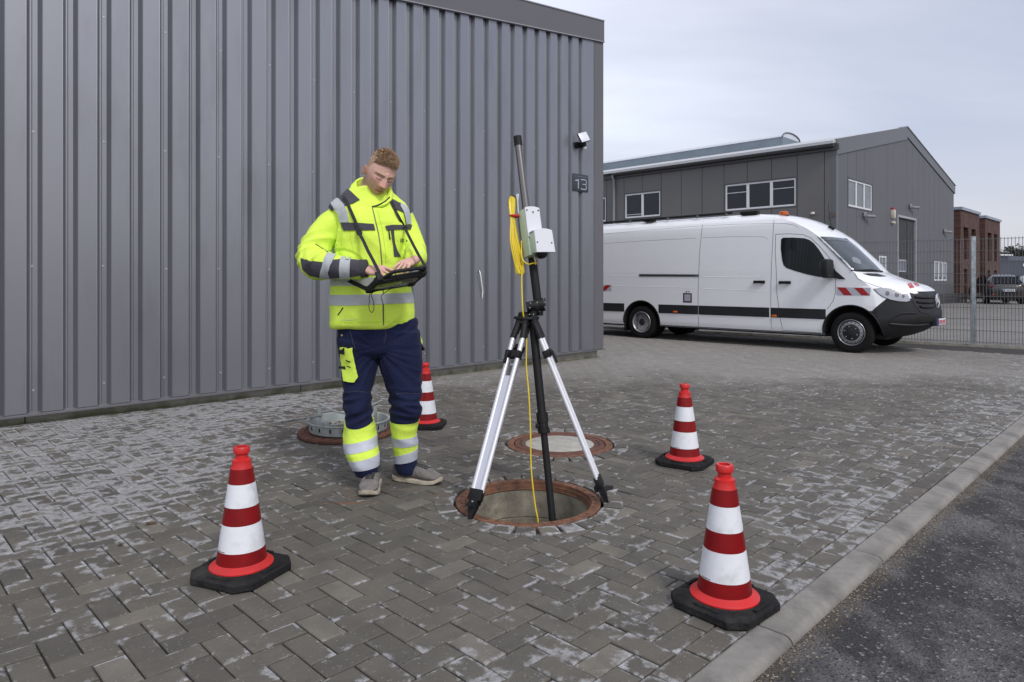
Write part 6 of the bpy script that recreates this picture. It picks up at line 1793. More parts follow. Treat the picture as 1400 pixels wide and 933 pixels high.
# beacon, aerial, roof gear
q = VW(2.52, .35, 2.27); mb = MB(); mb.lathe([(.085, 0), (.085, .015), (.078, .02), (.074, .055), (.055, .07), (0, .072)], 24, Matrix.Translation(q)); mb.build('orange_beacon', mat('orange_beacon', (0.42, 0.075, 0.01), .3), van)
mb = MB(); mb.cyl(q + Vector((0, 0, -.03)), q, .09, n=24); mb.build('beacon_base', M_black, van)
aq = vb.ray_cast(CAMP, ray(1136.5, 313.5), 60); 
if aq[0] is not None:
    a0_ = aq[0]; mb = MB(); mb.box(a0_ + Vector((0, 0, .02)), (.11, .05, .05), R=Rv @ Matrix.Rotation(math.radians(25), 3, 'Y'), bev=.015); mb.tube([a0_ + Vector((0, 0, .03)), a0_ + Vector((-.03, 0, .2)), a0_ + Vector((-.05, 0, .44))], [.006, .004, .003], 6); mb.build('roof_aerial', M_black, van)
# roof rails / ladder tubes
mb = MB()
y_r = .66
zr = 2.335
mb.tube([VW(-1.7, y_r, zr), VW(-.9, y_r, zr + .002), VW(1.72, y_r, zr + .012)], .022, 8); mb.tube([VW(-1.7, y_r - .14, zr + .015), VW(1.55, y_r - .14, zr + .02)], .02, 8)
mb.build('roof_rail', M_black, van)
for s_, l_ in ((-.02, .24), (2.02, .32)):
    mb = MB(); mb.box(VW(s_, .66 if s_ < 1 else .60, zr - .015 if s_ < 1 else 2.325), (l_, .12, .065), R=Rv, bev=.012); mb.build('roof_box', M_black, van)
for s_ in (-.45, .42, 1.05, 1.62):
    mb = MB(); mb.box(VW(s_, .70, zr - .02), (.03, .05, .05), R=Rv, bev=.004); mb.build('rail_bracket', M_galvf, van)
# ================================================================== the worker
MY = 3.84
MX = (520 - CX) / FP * MY
man = thing('person', 'man in yellow high visibility jacket and navy trousers looking down at a tablet', 'person', (MX, MY, 0))
def MP(px, py, dy=0.0): return at(px, py, MY + dy)
PXM = MY / FP                      # metres per pixel in the man's plane

def ring_pts(c, U, V, a, b, n=28, e=1.0):
    o = []
    for k in range(n):
        t = 2 * math.pi * k / n; ct, st = math.cos(t), math.sin(t)
        o.append(c + U * (math.copysign(abs(ct) ** e, ct) * a) + V * (math.copysign(abs(st) ** e, st) * b))
    return o
def loft(rings):
    n = len(rings[0]); V = [p for r in rings for p in r]; F = []
    for i in range(len(rings) - 1):
        for k in range(n): k2 = (k + 1) % n; F.append((i * n + k, i * n + k2, (i + 1) * n + k2, (i + 1) * n + k))
    F.append(tuple(reversed(range(n)))); F.append(tuple((len(rings) - 1) * n + k for k in range(n)))
    return V, F
def limb(nodes, sub=5, n=20, flat=1.0, ref=Vector((0, 1, 0))):
    """nodes: (point, radius) -> closed tapered tube with rounded ends"""
    P = catmull([p for p, r in nodes], sub); R = np.interp(np.linspace(0, len(nodes) - 1, len(P)), range(len(nodes)), [r for p, r in nodes])
    rings = []; 
    t0 = (P[1] - P[0]).normalized(); t1 = (P[-1] - P[-2]).normalized()
    seq = [(P[0] - t0 * R[0] * .55, R[0] * .55), (P[0] - t0 * R[0] * .3, R[0] * .85)] + list(zip(P, R)) + [(P[-1] + t1 * R[-1] * .3, R[-1] * .85), (P[-1] + t1 * R[-1] * .55, R[-1] * .5)]
    pts = [p for p, r in seq]
    for i, (p, r) in enumerate(seq):
        t = (pts[min(i + 1, len(pts) - 1)] - pts[max(i - 1, 0)]).normalized()
        U = ref.cross(t)
        if U.length < .2: U = Vector((0, 0, 1)).cross(t)
        U.normalize(); V = t.cross(U)
        rings.append(ring_pts(p, U, V, r, r * flat, n))
    return loft(rings)
def fuse(parts, voxel, smooth=4, mats=(), name='fused'):
    V, F = [], []
    for v, f in parts:
        o = len(V); V += [tuple(x) for x in v]; F += [tuple(i + o for i in q) for q in f]
    me = bpy.data.meshes.new('t'); me.from_pydata(V, [], F)
    bm = bmesh.new(); bm.from_mesh(me)
    bmesh.ops.recalc_face_normals(bm, faces=bm.faces); bm.to_mesh(me); bm.free()
    o = bpy.data.objects.new('t', me); COL.objects.link(o)
    r = o.modifiers.new('r', 'REMESH'); r.mode = 'VOXEL'; r.voxel_size = voxel; r.adaptivity = 0
    if smooth: s_ = o.modifiers.new('s', 'SMOOTH'); s_.factor = .5; s_.iterations = smooth
    bpy.context.view_layer.update()
    m2 = bpy.data.meshes.new_from_object(o.evaluated_get(bpy.context.evaluated_depsgraph_get()))
    bpy.data.objects.remove(o); m2.name = name; m2.materials.clear()
    for m in mats: m2.materials.append(m)
    for p in m2.polygons: p.use_smooth = True
    return m2
def displace(me, fn):
    n = len(me.vertices); co = np.empty(n * 3); me.vertices.foreach_get('co', co); co = co.reshape(-1, 3)
    no = np.empty(n * 3); me.vertices.foreach_get('normal', no); no = no.reshape(-1, 3)
    d = np.array([fn(Vector(c), Vector(q)) for c, q in zip(co, no)])
    co = co + no * d[:, None]; me.vertices.foreach_set('co', co.ravel()); me.update()
def bvh_of(me): return BVHTree.FromPolygons([v.co.copy() for v in me.vertices], [tuple(p.vertices) for p in me.polygons])
def nz3(p, s, o=0.0): return noise.noise(Vector((p[0] * s[0] + o, p[1] * s[1] + o * 1.7, p[2] * s[2] - o)))
def ridge(p, s, o=0.0): return 1 - 2 * abs(nz3(p, s, o))

# materials
def cloth(name, c, rough=.8, var=.05, bump=.25, bs=260, wr=.6, spec=.25):
    m = mat(name, c, rough, var=var, vscale=9, spec=spec)
    t = m.node_tree; b = t.nodes['Principled BSDF']; n = t.nodes.new; l = t.links.new
    tcn = n('ShaderNodeTexCoord'); n1 = n('ShaderNodeTexNoise'); l(tcn.outputs['Object'], n1.inputs[0]); n1.inputs['Scale'].default_value = 15; n1.inputs['Detail'].default_value = 5; n1.inputs['Distortion'].default_value = 1.2
    n2 = n('ShaderNodeTexNoise'); l(tcn.outputs['Object'], n2.inputs[0]); n2.inputs['Scale'].default_value = bs
    b1_ = n('ShaderNodeBump'); b1_.inputs['Strength'].default_value = wr; b1_.inputs['Distance'].default_value = .012; l(n1.outputs[0], b1_.inputs['Height'])
    b2_ = n('ShaderNodeBump'); b2_.inputs['Strength'].default_value = bump; b2_.inputs['Distance'].default_value = .002; l(n2.outputs[0], b2_.inputs['Height']); l(b1_.outputs[0], b2_.inputs['Normal'])
    l(b2_.outputs[0], b.inputs['Normal']); b.inputs['Sheen Weight'].default_value = .04; return m
M_yj = cloth('hi_vis_yellow_fabric', (0.64, 0.84, 0.10), .75, wr=.35, spec=.15)
M_gr = cloth('charcoal_fabric', (0.058, 0.056, 0.070), .8)
M_nv = cloth('navy_fabric', (0.011, 0.015, 0.046), .85, wr=.5, spec=.12)
M_rf = mat('reflective_tape', (0.42, 0.45, 0.46), .42, var=.05, vscale=30, bump=.25, bscale=420)
M_rf2 = mat('pale_reflective_tape', (0.46, 0.485, 0.56), .5, var=.08, vscale=20)
M_web = mat('black_webbing', (0.010, 0.010, 0.012), .8, var=.2, vscale=60)
M_skin = bpy.data.materials.new('skin'); M_skin.use_nodes = True

# ---------------- jacket
YW = math.radians(18)
LA = Vector((math.cos(YW), math.sin(YW), 0)); FA_ = Vector((math.sin(YW), -math.cos(YW), 0))
def tsec(pl, pr, py, dyc, b, e=.86):
    c = MP((pl + pr) / 2, py, dyc); w = ((pr - pl) / 2 - 5) * PXM
    a = math.sqrt(max(w * w - (b * math.sin(YW)) ** 2, .0004)) / math.cos(YW)
    return ring_pts(c, LA, FA_, a, b, 40, e)
torso = loft([tsec(452, 567, 447.5, 0, .150), tsec(449, 569, 443, 0, .165), tsec(449, 568.5, 430, 0, .17), tsec(450, 567, 412, 0, .17), tsec(451, 565, 395, -.005, .17), tsec(453, 563, 375, -.01, .17),
              tsec(456, 562, 350, -.01, .17), tsec(457, 562, 325, -.01, .168), tsec(457, 562, 305, -.005, .158), tsec(453, 562, 292, 0, .140), tsec(448, 561, 284.5, .008, .122), tsec(452, 557, 278, .012, .105), tsec(459, 550, 271.5, .015, .092), tsec(469, 541, 265, .015, .08), tsec(479, 534, 257, .01, .07)])
arm_r = limb([(MP(468, 297, -.03), .074), (MP(451, 311, -.05), .080), (MP(437, 330, -.08), .077), (MP(428, 346, -.11), .071), (MP(427, 358, -.15), .067)])
fore_r = limb([(MP(427, 355, -.13), .067), (MP(438, 363, -.18), .068), (MP(458, 365, -.23), .061), (MP(480, 368, -.28), .053), (MP(497, 369, -.32), .046)], flat=1.0)
arm_l = limb([(MP(549, 298, .05), .070), (MP(556, 315, .06), .074), (MP(562, 335, .03), .071), (MP(566, 348, -.03), .066)])
fore_l = limb([(MP(566, 347, -.03), .064), (MP(569, 352, -.13), .058), (MP(568, 353, -.18), .051), (MP(567, 354, -.225), .047)])
jk = fuse([torso, arm_r, fore_r, arm_l, fore_l], .0065, 7, (M_yj,), 'jacket')
elb = MP(427, 354, -.13); elb_l = MP(566, 350, -.03); arp = MP(463, 322, -.06)
def seg_dist(p, a, b):
    ab = b - a; t = max(0, min(1, (p - a).dot(ab) / ab.length_squared)); return (p - a - ab * t).length, t
A0, A1 = MP(449, 305, -.05), MP(428, 350, -.12); B0, B1 = MP(430, 358, -.15), MP(495, 369, -.32)
def jk_d(p, n):
    d = .0032 * nz3(p, (6, 6, 6)) + .0045 * nz3(p, (13, 13, 9), 3)
    da, ta = seg_dist(p, A0, A1); db, tb = seg_dist(p, B0, B1)
    if da < .13:      # sleeve folds, across the arm, gathered at the elbow
        ax = (A1 - A0).normalized(); q = (p - A0).dot(ax); k = .5 + .9 * ta
        d += .0125 * k * ridge(Vector((p.x * 5 + q * 4, p.y * 5, q * 17 + p.x * 9)), (1, 1, 1), 5)
    if db < .10:
        ax = (B1 - B0).normalized(); q = (p - B0).dot(ax)
        d += .0075 * ridge(Vector((p.x * 4, p.z * 6, q * 20 + p.z * 10)), (1, 1, 1), 9) * (1.1 - .6 * tb)
    if min(da, db) > .11:
        z = p.z
        # diagonal drag folds of the body, and horizontal gathers above the waist band
        d += .0110 * ridge(Vector((p.x * 7 + z * 3.0, p.y * 4, z * 4.5 - p.x * 3)), (1, 1, 1), 2)
        d += .0040 * max(0, 1 - abs(z - 1.16) / .12) * ridge(Vector((p.x * 3, p.y * 3, z * 24)), (1, 1, 1), 7)
    return d
displace(jk, jk_d)
# hem: a rolled lower edge
for v in jk.vertices:
    if v.co.z < .905 and (v.co - MP(509, 445, 0)).length < .4:
        v.co.z = max(v.co.z, .872)
jb = bvh_of(jk)
jko = link('jacket', jk, man)

def band_ring(name, centre_fn, up, r0, z0, z1, bvh, m, parent, off=.003, n=72, rows=4, a0=0, a1=2 * math.pi, tilt=None, th=.003, ax=None, maxr=.5, smo=2):
    """a tape round a limb: rays from the axis outwards. centre_fn(t) for t in 0..1 between z0 and z1 along 'up'"""
    X, Y_ = ax; vs = []; full = abs(a1 - a0 - 2 * math.pi) < 1e-6
    m_ = n if full else n + 1
    for j in range(rows + 1):
        t = z0 + (z1 - z0) * j / rows
        for k in range(m_):
            a = a0 + (a1 - a0) * k / n; d = X * math.cos(a) + Y_ * math.sin(a)
            c = centre_fn(t) + (up * tilt(a, j / rows) if tilt else Vector())
            h = bvh.ray_cast(c, d, maxr)
            if h[0] is None: p = c + d * r0
            else: p = h[0]
            e = off
            vs.append(p + d * e)
    # smooth a little so that the tape spans the folds
    arr = np.array([tuple(v) for v in vs]).reshape(rows + 1, m_, 3)
    if full:
        for _ in range(smo): arr = .5 * arr + .25 * np.roll(arr, 1, 1) + .25 * np.roll(arr, -1, 1)
    cen = arr.mean(axis=1, keepdims=True); dirn = arr - cen; dirn[:, :, 2] = 0; dirn /= np.linalg.norm(dirn, axis=2, keepdims=True) + 1e-9
    arr = np.concatenate([arr[:1] - dirn[:1] * (off + th), arr, arr[-1:] - dirn[-1:] * (off + th)], 0); rows += 2
    vs = arr.reshape(-1, 3); fs = []
    for j in range(rows):
        for k in range(n if full else n):
            k2 = (k + 1) % m_
            if not full and k + 1 >= m_: continue
            fs.append((j * m_ + k, j * m_ + k2, (j + 1) * m_ + k2, (j + 1) * m_ + k))
    mb = MB(); mb.add([Vector(v) for v in vs], fs, smooth=True)
    return mb.build(name, m, parent)
def zc(z): return lambda t: Vector((MP(509, 400, 0).x, MY, t))
tz = lambda py: H - (py - HY) * PXM * .96
band_ring('reflective_tape', zc(0), Vector((0, 0, 1)), .2, tz(416.5), tz(402), jb, M_rf, jko, off=.0045, ax=(LA, FA_), tilt=lambda a, f: .006 * math.cos(a))
band_ring('reflective_tape', zc(0), Vector((0, 0, 1)), .2, tz(391), tz(379.5), jb, M_rf, jko, off=.0045, ax=(LA, FA_))
# hem seam
band_ring('hem_seam', zc(0), Vector((0, 0, 1)), .2, tz(441), tz(440), jb, cloth('hem_yellow', (0.48, 0.76, 0.03)), jko, off=.0015, ax=(LA, FA_))
# yoke, shoulder tapes, pocket flaps
def jd(name, poly, m, off=.003, step=2.6): return decal(name, poly, jb, m, jko, off=off, step=step)
jd('shoulder_yoke', [(476, 259), (492, 274), (483, 279), (470, 283.4), (459, 285.6), (454, 288.4), (449, 282), (443.2, 277.2), (450, 272.5), (458, 269), (467, 264)], M_gr, off=.006)
jd('shoulder_yoke', [(532, 271), (541, 275.5), (548, 279.5), (555, 284.5), (562, 291), (559.8, 294), (547, 289.5), (536, 285.2), (533, 278)], M_gr, off=.006)
jd('shoulder_tape', [(446, 274.6), (452, 271.4), (458, 269.3), (465, 274), (471.5, 281), (476, 292), (478.5, 304.6), (466, 304.8), (463, 293), (458, 285), (452, 279)], M_rf, off=.009)
jd('shoulder_tape', [(546, 277.6), (552, 281), (557, 286), (560, 295), (561.5, 307), (554, 307), (552.5, 298), (550.4, 290), (547, 283)], M_rf, off=.009)
fl = jd('pocket_flap', [(466.5, 304.6), (488, 305.4), (510.4, 306.6), (512.6, 315), (492, 315.2), (470.3, 315.6), (468, 310)], M_gr, off=.007)
fl2 = jd('pocket_flap', [(526.6, 309.2), (536, 307.8), (563, 308.2), (561.4, 314.3), (545, 314.2), (528.4, 315.2)], M_gr, off=.007)
jd('pocket_welt', [(534, 314.4), (538.4, 314.4), (539.6, 332), (542.6, 342), (547.4, 351.4), (538.2, 351.2), (537.4, 338), (535.6, 326)], M_gr, off=.005)
jd('zip_pull', [(530.6, 315), (532.2, 315), (533.8, 327.5), (532, 327.8)], M_web, off=.006, step=1.6)
seam('zip', [(508, 279), (510.5, 290), (514, 305), (517.5, 320), (520.5, 340), (522, 360), (523.6, 385), (524.2, 410), (524.3, 445)], jb, mat('zip_brown_grey', (0.16, 0.15, 0.09), .6), jko, r=.0032, off=.001, step=4)
seam('placket_edge', [(516, 288), (522, 310), (526, 335), (528, 360)], jb, cloth('seam_yellow', (0.45, 0.70, 0.03)), jko, r=.002, off=0, step=4)
seam('sleeve_zip', [(431.6, 334), (438, 338), (444, 342), (449, 345.4)], jb, M_web, jko, r=.003, off=0, step=2)
seam('sleeve_seam', [(462, 288), (466, 305), (468, 322), (467, 340)], jb, cloth('seam_yellow2', (0.42, 0.66, 0.03)), jko, r=.0026, off=-.001, step=3)
seam('pocket_zip', [(469, 421), (466, 426), (462, 431)], jb, M_web, jko, r=.003, off=.002, step=2)
seam('body_seam', [(477, 308), (480, 330), (483, 344)], jb, cloth('seam_yellow3', (0.42, 0.66, 0.03)), jko, r=.0022, off=-.001, step=3)
# elbow patch and sleeve tapes
jd('elbow_patch', [(411.8, 353.5), (425, 357), (441, 359), (453, 356.5), (465, 355.4), (480, 355.6), (497.6, 357.5), (499, 366), (498.4, 375.4), (486, 377.6), (470, 379.4), (451.4, 380), (436.9, 379.4), (422.3, 376), (414.6, 368)], M_gr, off=.006, step=2)
jd('sleeve_tape', [(448, 347), (459.2, 349.4), (456, 357), (452.6, 364), (450, 372), (451.6, 380.6), (437.6, 379), (438.6, 371), (441.6, 364), (444, 355)], M_rf, off=.009)
jd('sleeve_tape', [(465.8, 353), (479.8, 351.6), (480, 365), (479, 379.5), (465, 380), (464.6, 366)], M_rf, off=.009)
# cuff strap
CU = MP(497, 369, -.32); dcu = (MP(497, 369, -.32) - MP(480, 368, -.28)).normalized()
jd('cuff_strap', [(492, 357.4), (495, 354.6), (502, 355.4), (502.4, 366), (501.4, 377.4), (493.6, 378.6), (491.6, 367)], mat('dark_cuff', (0.03, 0.03, 0.035), .8), off=.008, step=1.6)

CUL = MP(567, 354, -.228); dcl = (MP(567, 354, -.228) - MP(568, 353, -.18)).normalized()
mb = MB(); mb.lathe([(.044, -.05), (.0505, -.045), (.051, -.005), (.047, .0), (.043, -.004)], 28, Matrix.Translation(CUL) @ dcl.to_track_quat('Z', 'Y').to_matrix().to_4x4(), closed=True)
mb.build('cuff_tape', M_rf, jko)
# printed letters on the chest, partly behind the strap
hit = jb.ray_cast(CAMP, ray(550.2, 329.4), 20)
if hit[0] is not None:
    nn = hit[1] if hit[1].dot(ray(550, 329)) < 0 else -hit[1]
    nn = (nn + FA_).normalized(); xx = Vector((0, 0, 1)).cross(nn).normalized(); yy = nn.cross(xx)
    me = text_mesh('IB', .030, basis(hit[0] + nn * .004 - xx * .003, xx, yy, nn), .0008); me.materials.clear(); me.materials.append(mat('chest_print', (0.03, 0.035, 0.05), .6)); 
    link('chest_lettering', me, jko)
    mb = MB(); c_ = hit[0] + nn * .005 + xx * .020; mb.add([c_ + yy * .008, c_ - yy * .008, c_ + xx * .010], [(0, 1, 2)]); mb.build('chest_mark', mat('chest_print2', (0.03, 0.035, 0.05), .6), jko)
# little reflective dashes at the hem
for k in range(6):
    x = 467 + k * 3.3; jd('hem_dash', [(x, 438.6), (x + 1.6, 438.6), (x + 2.4, 437), (x + .8, 437)], M_rf, off=.002, step=1.2)

# collar: thick stand-up collar, lower at the throat
cb = [(494, 246, .06), (481, 251, .02), (481, 262, -.03), (489, 271, -.075), (503, 277, -.105), (517, 278, -.11), (529, 273, -.085), (536, 265, -.03), (530, 255, .03), (513, 247, .07)]
def collar():
    low = [MP(500, 262, .10), MP(479, 262, .05), MP(475, 268, -.02), MP(483, 277, -.085), MP(501, 284, -.118), MP(519, 284, -.118), MP(532, 278, -.09), MP(536, 271, -.02), MP(533, 266, .06), MP(520, 261, .10)]
    top = [MP(505, 243, .075), MP(488, 245, .045), MP(485.5, 254, -.005), MP(490, 267, -.062), MP(502, 276.5, -.100), MP(514, 278.5, -.110), MP(527, 273, -.088), MP(533.5, 265, -.035), MP(531, 252, .03), MP(519, 245, .07)]
    n = len(low)
    def loop(L_, s_=4):
        e = L_[-1:] + L_ + L_[:2]; o = []
        for i in range(1, n + 1):
            for k in range(s_):
                t = k / s_; a, b, c, d = e[i - 1], e[i], e[i + 1], e[i + 2] if i + 2 < len(e) else e[2]
                o.append(0.5 * ((2 * b) + (c - a) * t + (2 * a - 5 * b + 4 * c - d) * t * t + (3 * b - a - 3 * c + d) * t ** 3))
        return o
    lo_, to_ = loop(low), loop(top); c_lo = sum(lo_, Vector()) / len(lo_); c_to = sum(to_, Vector()) / len(to_)
    rows = []
    for f, bulge in ((0, -.002), (.25, .006), (.5, .008), (.75, .006), (.95, .002), (1.02, -.004)):
        row = []
        for a, b in zip(lo_, to_):
            p = a.lerp(b, f); c_ = c_lo.lerp(c_to, f); d = (p - c_); d.z = 0; d.normalize(); row.append(p + d * bulge)
        rows.append(row)
    for f, inn in ((.95, -.017), (.5, -.016), (.1, -.012)):
        row = []
        for a, b in zip(lo_, to_):
            p = a.lerp(b, f); c_ = c_lo.lerp(c_to, f); d = (p - c_); d.z = 0; d.normalize(); row.append(p + d * inn)
        rows.append(row)
    m = len(lo_); V = [p for r in rows for p in r]; F = []
    for i in range(len(rows)):
        for k in range(m): k2 = (k + 1) % m; j = (i + 1) % len(rows); F.append((i * m + k, i * m + k2, j * m + k2, j * m + k))
    return V, F
cf = fuse([collar()], .005, 4, (M_yj,), 'collar')
displace(cf, lambda p, n: .0045 * ridge(Vector((p.x * 8, p.y * 8, p.z * 16 + p.x * 8)), (1, 1, 1), 4) + .003 * nz3(p, (18, 18, 18)))
cbv = bvh_of(cf); clo = link('collar', cf, jko)
seam('collar_zip', [(509, 283), (515, 281.5), (521, 279), (527, 275.5), (532.5, 270)], cbv, M_web, clo, r=.0042, off=.001, step=2)

# ---------------- trousers
def lsec(pl, pr, py, dyc, b, yaw=YW, e=.92):
    c = MP((pl + pr) / 2, py, dyc); w = ((pr - pl) / 2 - float(np.interp(py, [440, 480, 520, 550, 580, 620, 650], [2.5, 1.5, 2.5, 4.5, 3, 1.5, 1]))) * PXM; U = Vector((math.cos(yaw), math.sin(yaw), 0)); V = Vector((math.sin(yaw), -math.cos(yaw), 0))
    return ring_pts(c, U, V, w, b, 32, e)
pelvis = loft([lsec(463, 573, 436, 0, .14), lsec(461.5, 574, 452, 0, .145), lsec(462, 575, 466, 0, .145), lsec(465, 575, 478, 0, .135), lsec(470, 572, 486, 0, .10)])
leg_r = loft([lsec(462, 521, 452, -.01, .135), lsec(463.5, 520, 475, -.01, .135), lsec(466.5, 516.5, 500, -.015, .125), lsec(468.5, 511, 522, -.03, .112), lsec(470, 508.5, 540, -.045, .103), lsec(470.5, 507, 555, -.055, .10),
              lsec(470.5, 510, 568, -.05, .103), lsec(469.5, 513.5, 580, -.045, .108), lsec(469, 514.5, 592, -.05, .108), lsec(470.5, 516, 606, -.065, .105), lsec(472.5, 518.5, 620, -.085, .103), lsec(478, 518, 634, -.095, .090), lsec(483.5, 517.5, 643, -.10, .074), lsec(486, 516, 650, -.10, .062)])
leg_l = loft([lsec(515, 575, 452, .01, .135), lsec(512, 576.5, 472, .01, .14), lsec(517, 577.5, 495, .005, .132), lsec(524, 577, 518, -.005, .12), lsec(530.5, 576, 538, -.015, .11), lsec(533.5, 575, 552, -.02, .105),
              lsec(533.5, 575.5, 565, -.015, .102), lsec(533, 573, 577, 0, .10), lsec(534, 571.5, 592, .01, .098), lsec(536, 571, 606, .02, .092), lsec(537.5, 570.5, 618, .03, .088), lsec(538, 570.5, 630, .04, .085), lsec(539, 575, 640, .045, .082, .3), lsec(543, 575, 646, .04, .07, .3)])
tr = fuse([pelvis, leg_r, leg_l], .0065, 6, (M_nv,), 'trousers')
kn_r, kn_l = MP(489, 550, -.14), MP(554, 552, -.12)
def tr_d(p, n):
    z = p.z; d = .004 * nz3(p, (8, 8, 6), 1) + .0045 * nz3(p, (16, 16, 10), 6)
    # drag lines from the crotch, wrinkles behind and under the knees, gathers at the hems
    cr_ = MP(515, 475, -.1); v = p - cr_; ang = math.atan2(v.z, v.x); rr_ = v.length
    d += .011 * min(1, rr_ / .10) * math.exp(-rr_ * 3.0) * ridge(Vector((ang * 5.5, rr_ * 3, 0)), (1, 1, 1), 3)
    for kz, am in ((MP(489, 560, -.06).z, .014), (MP(489, 545, -.06).z, .009)):
        d += am * math.exp(-((z - kz) / .075) ** 2) * ridge(Vector((p.x * 5 + 2, p.y * 5, z * 21 + p.x * 6 * (1 if p.x > MP(522, 500, 0).x else -1))), (1, 1, 1), 8)
    d += .0055 * max(0, 1 - abs(z - .27) / .25) * ridge(Vector((p.x * 7, p.y * 6, z * 12 + p.x * 5)), (1, 1, 1), 12)
    d += .0070 * max(0, 1 - abs(z - .62) / .25) * ridge(Vector((p.x * 12 + z * 5, p.y * 5, z * 4)), (1, 1, 1), 15)
    return d
displace(tr, tr_d)
tb = bvh_of(tr); tro = link('trousers', tr, man)
def leg_c(pts):
    P = [MP(*q) for q in pts]; zs = [p.z for p in P][::-1]; xs = [p.x for p in P][::-1]; ys = [p.y for p in P][::-1]
    return lambda z: Vector((np.interp(z, zs, xs), np.interp(z, zs, ys), z))
cR = leg_c([(490, 540, -.045), (491, 580, -.045), (493, 606, -.065), (496, 620, -.085), (499, 634, -.105), (501, 654, -.105)])
cL = leg_c([(553, 540, -.015), (553, 577, 0), (553.5, 606, .02), (554, 618, .03), (554.5, 632, .045), (558, 646, .04)])
XY = (Vector((1, 0, 0)), Vector((0, 1, 0)))
zR = lambda py: H - (py - HY) * (MY - .16) / FP
zL = lambda py: H - (py - HY) * (MY - .08) / FP
def legband(nm, c, z0, z1, m, off, tilt, rows=7): 
    return band_ring(nm, c, Vector((0, 0, 1)), .08, z0, z1, tb, m, tro, off=off, n=96, rows=rows, smo=0, ax=XY, tilt=tilt, maxr=.16)
# angles: -90 degrees faces the viewer; 0 is the viewer's right
gR = legband('hi_vis_panel', cR, zR(640), zR(584), M_yj, .0022, lambda a, f: .006 * math.cos(a) + f * (.012 * math.cos(a) ** 2 - .026 * max(0, -math.sin(a)) ** 2 + .010), 26)
gL = legband('hi_vis_panel', cL, zL(631), zL(578), M_yj, .0022, lambda a, f: .002 * math.cos(a) - .006 * f * max(0, -math.sin(a)), 26)
# the yellow panel's upper rim dips at the front; tapes lie over it
legband('reflective_tape', cR, zR(617.5), zR(604.5), M_rf2, .0046, lambda a, f: .022 * math.cos(a) - .004)
legband('reflective_tape', cR, zR(642), zR(628), M_rf2, .0046, lambda a, f: .016 * math.cos(a) - .002 + (f - .5) * .010 * math.cos(a))
legband('reflective_tape', cL, zL(613), zL(600.5), M_rf2, .0046, lambda a, f: .008 * math.cos(a))
legband('reflective_tape', cL, zL(636.5), zL(623.5), M_rf2, .0046, lambda a, f: .022 * math.cos(a) + (f - .5) * .012 * math.cos(a))
def td(name, poly, m, off=.004, step=3): return decal(name, poly, tb, m, tro, off=off, step=step)
pk = td('thigh_pocket', [(467, 475.4), (474, 475.6), (482.2, 477), (484.5, 490), (487.2, 503), (489.4, 515), (485.4, 522.6), (478, 522.4), (471.5, 520.6), (469.6, 505), (468, 490)], M_yj, off=.013)
td('pocket_tab', [(465.6, 477), (473.4, 476.4), (473.8, 484), (466.6, 484.2)], M_web, off=.017); td('pocket_tab', [(466.8, 499), (475, 500), (475.6, 505), (467.4, 504.6)], M_web, off=.017)
td('pocket_slit', [(475.6, 491.4), (480.6, 492.6), (480.4, 493.8), (475.4, 492.6)], M_web, off=.0145, step=1.5); td('pocket_slit', [(476.6, 499.6), (481.6, 501.2), (481.2, 502.4), (476.4, 500.8)], M_web, off=.0145, step=1.5)
seam('outer_seam', [(478, 450), (483, 470), (486, 477)], tb, M_gr, tro, r=.0018, off=-.0005, step=3); seam('fly_seam', [(527, 448), (527.6, 460), (525, 470)], tb, M_gr, tro, r=.0018, off=-.0005, step=3)
seam('knee_seam', [(472, 537), (488, 535), (505, 537)], tb, M_gr, tro, r=.0016, off=-.0006, step=3); seam('knee_seam', [(535, 540), (552, 537.5), (573, 539)], tb, M_gr, tro, r=.0016, off=-.0006, step=3)
# tool loop and side pocket at his left hip
q = MP(573, 462, .02)
mb = MB(); mb.tube([MP(569.5, 456, -.02), MP(572.5, 460, .0), MP(576, 468, .02), MP(574.6, 472, .02)], .008, 8, sub=3); mb.build('hip_tab', M_yj, tro)
mb = MB(); mb.add([MP(574, 469, .0), MP(580.5, 479, .01), MP(576, 480, .03), MP(573, 478, .02)], [(0, 1, 2, 3)]); o = mb.build('pocket_corner', M_web, tro); o.modifiers.new('t', 'SOLIDIFY').thickness = .01
mb = MB(); mb.lathe([(0, .006), (.006, .004), (.008, 0)], 12, Matrix.Translation(tb.ray_cast(CAMP, ray(467.5, 459), 20)[0] or MP(468, 459, -.1)) @ Matrix.Rotation(math.pi / 2, 4, 'X')); mb.build('rivet', mat('brass_rivet', (0.35, 0.26, 0.12), .35, metal=.8), tro)

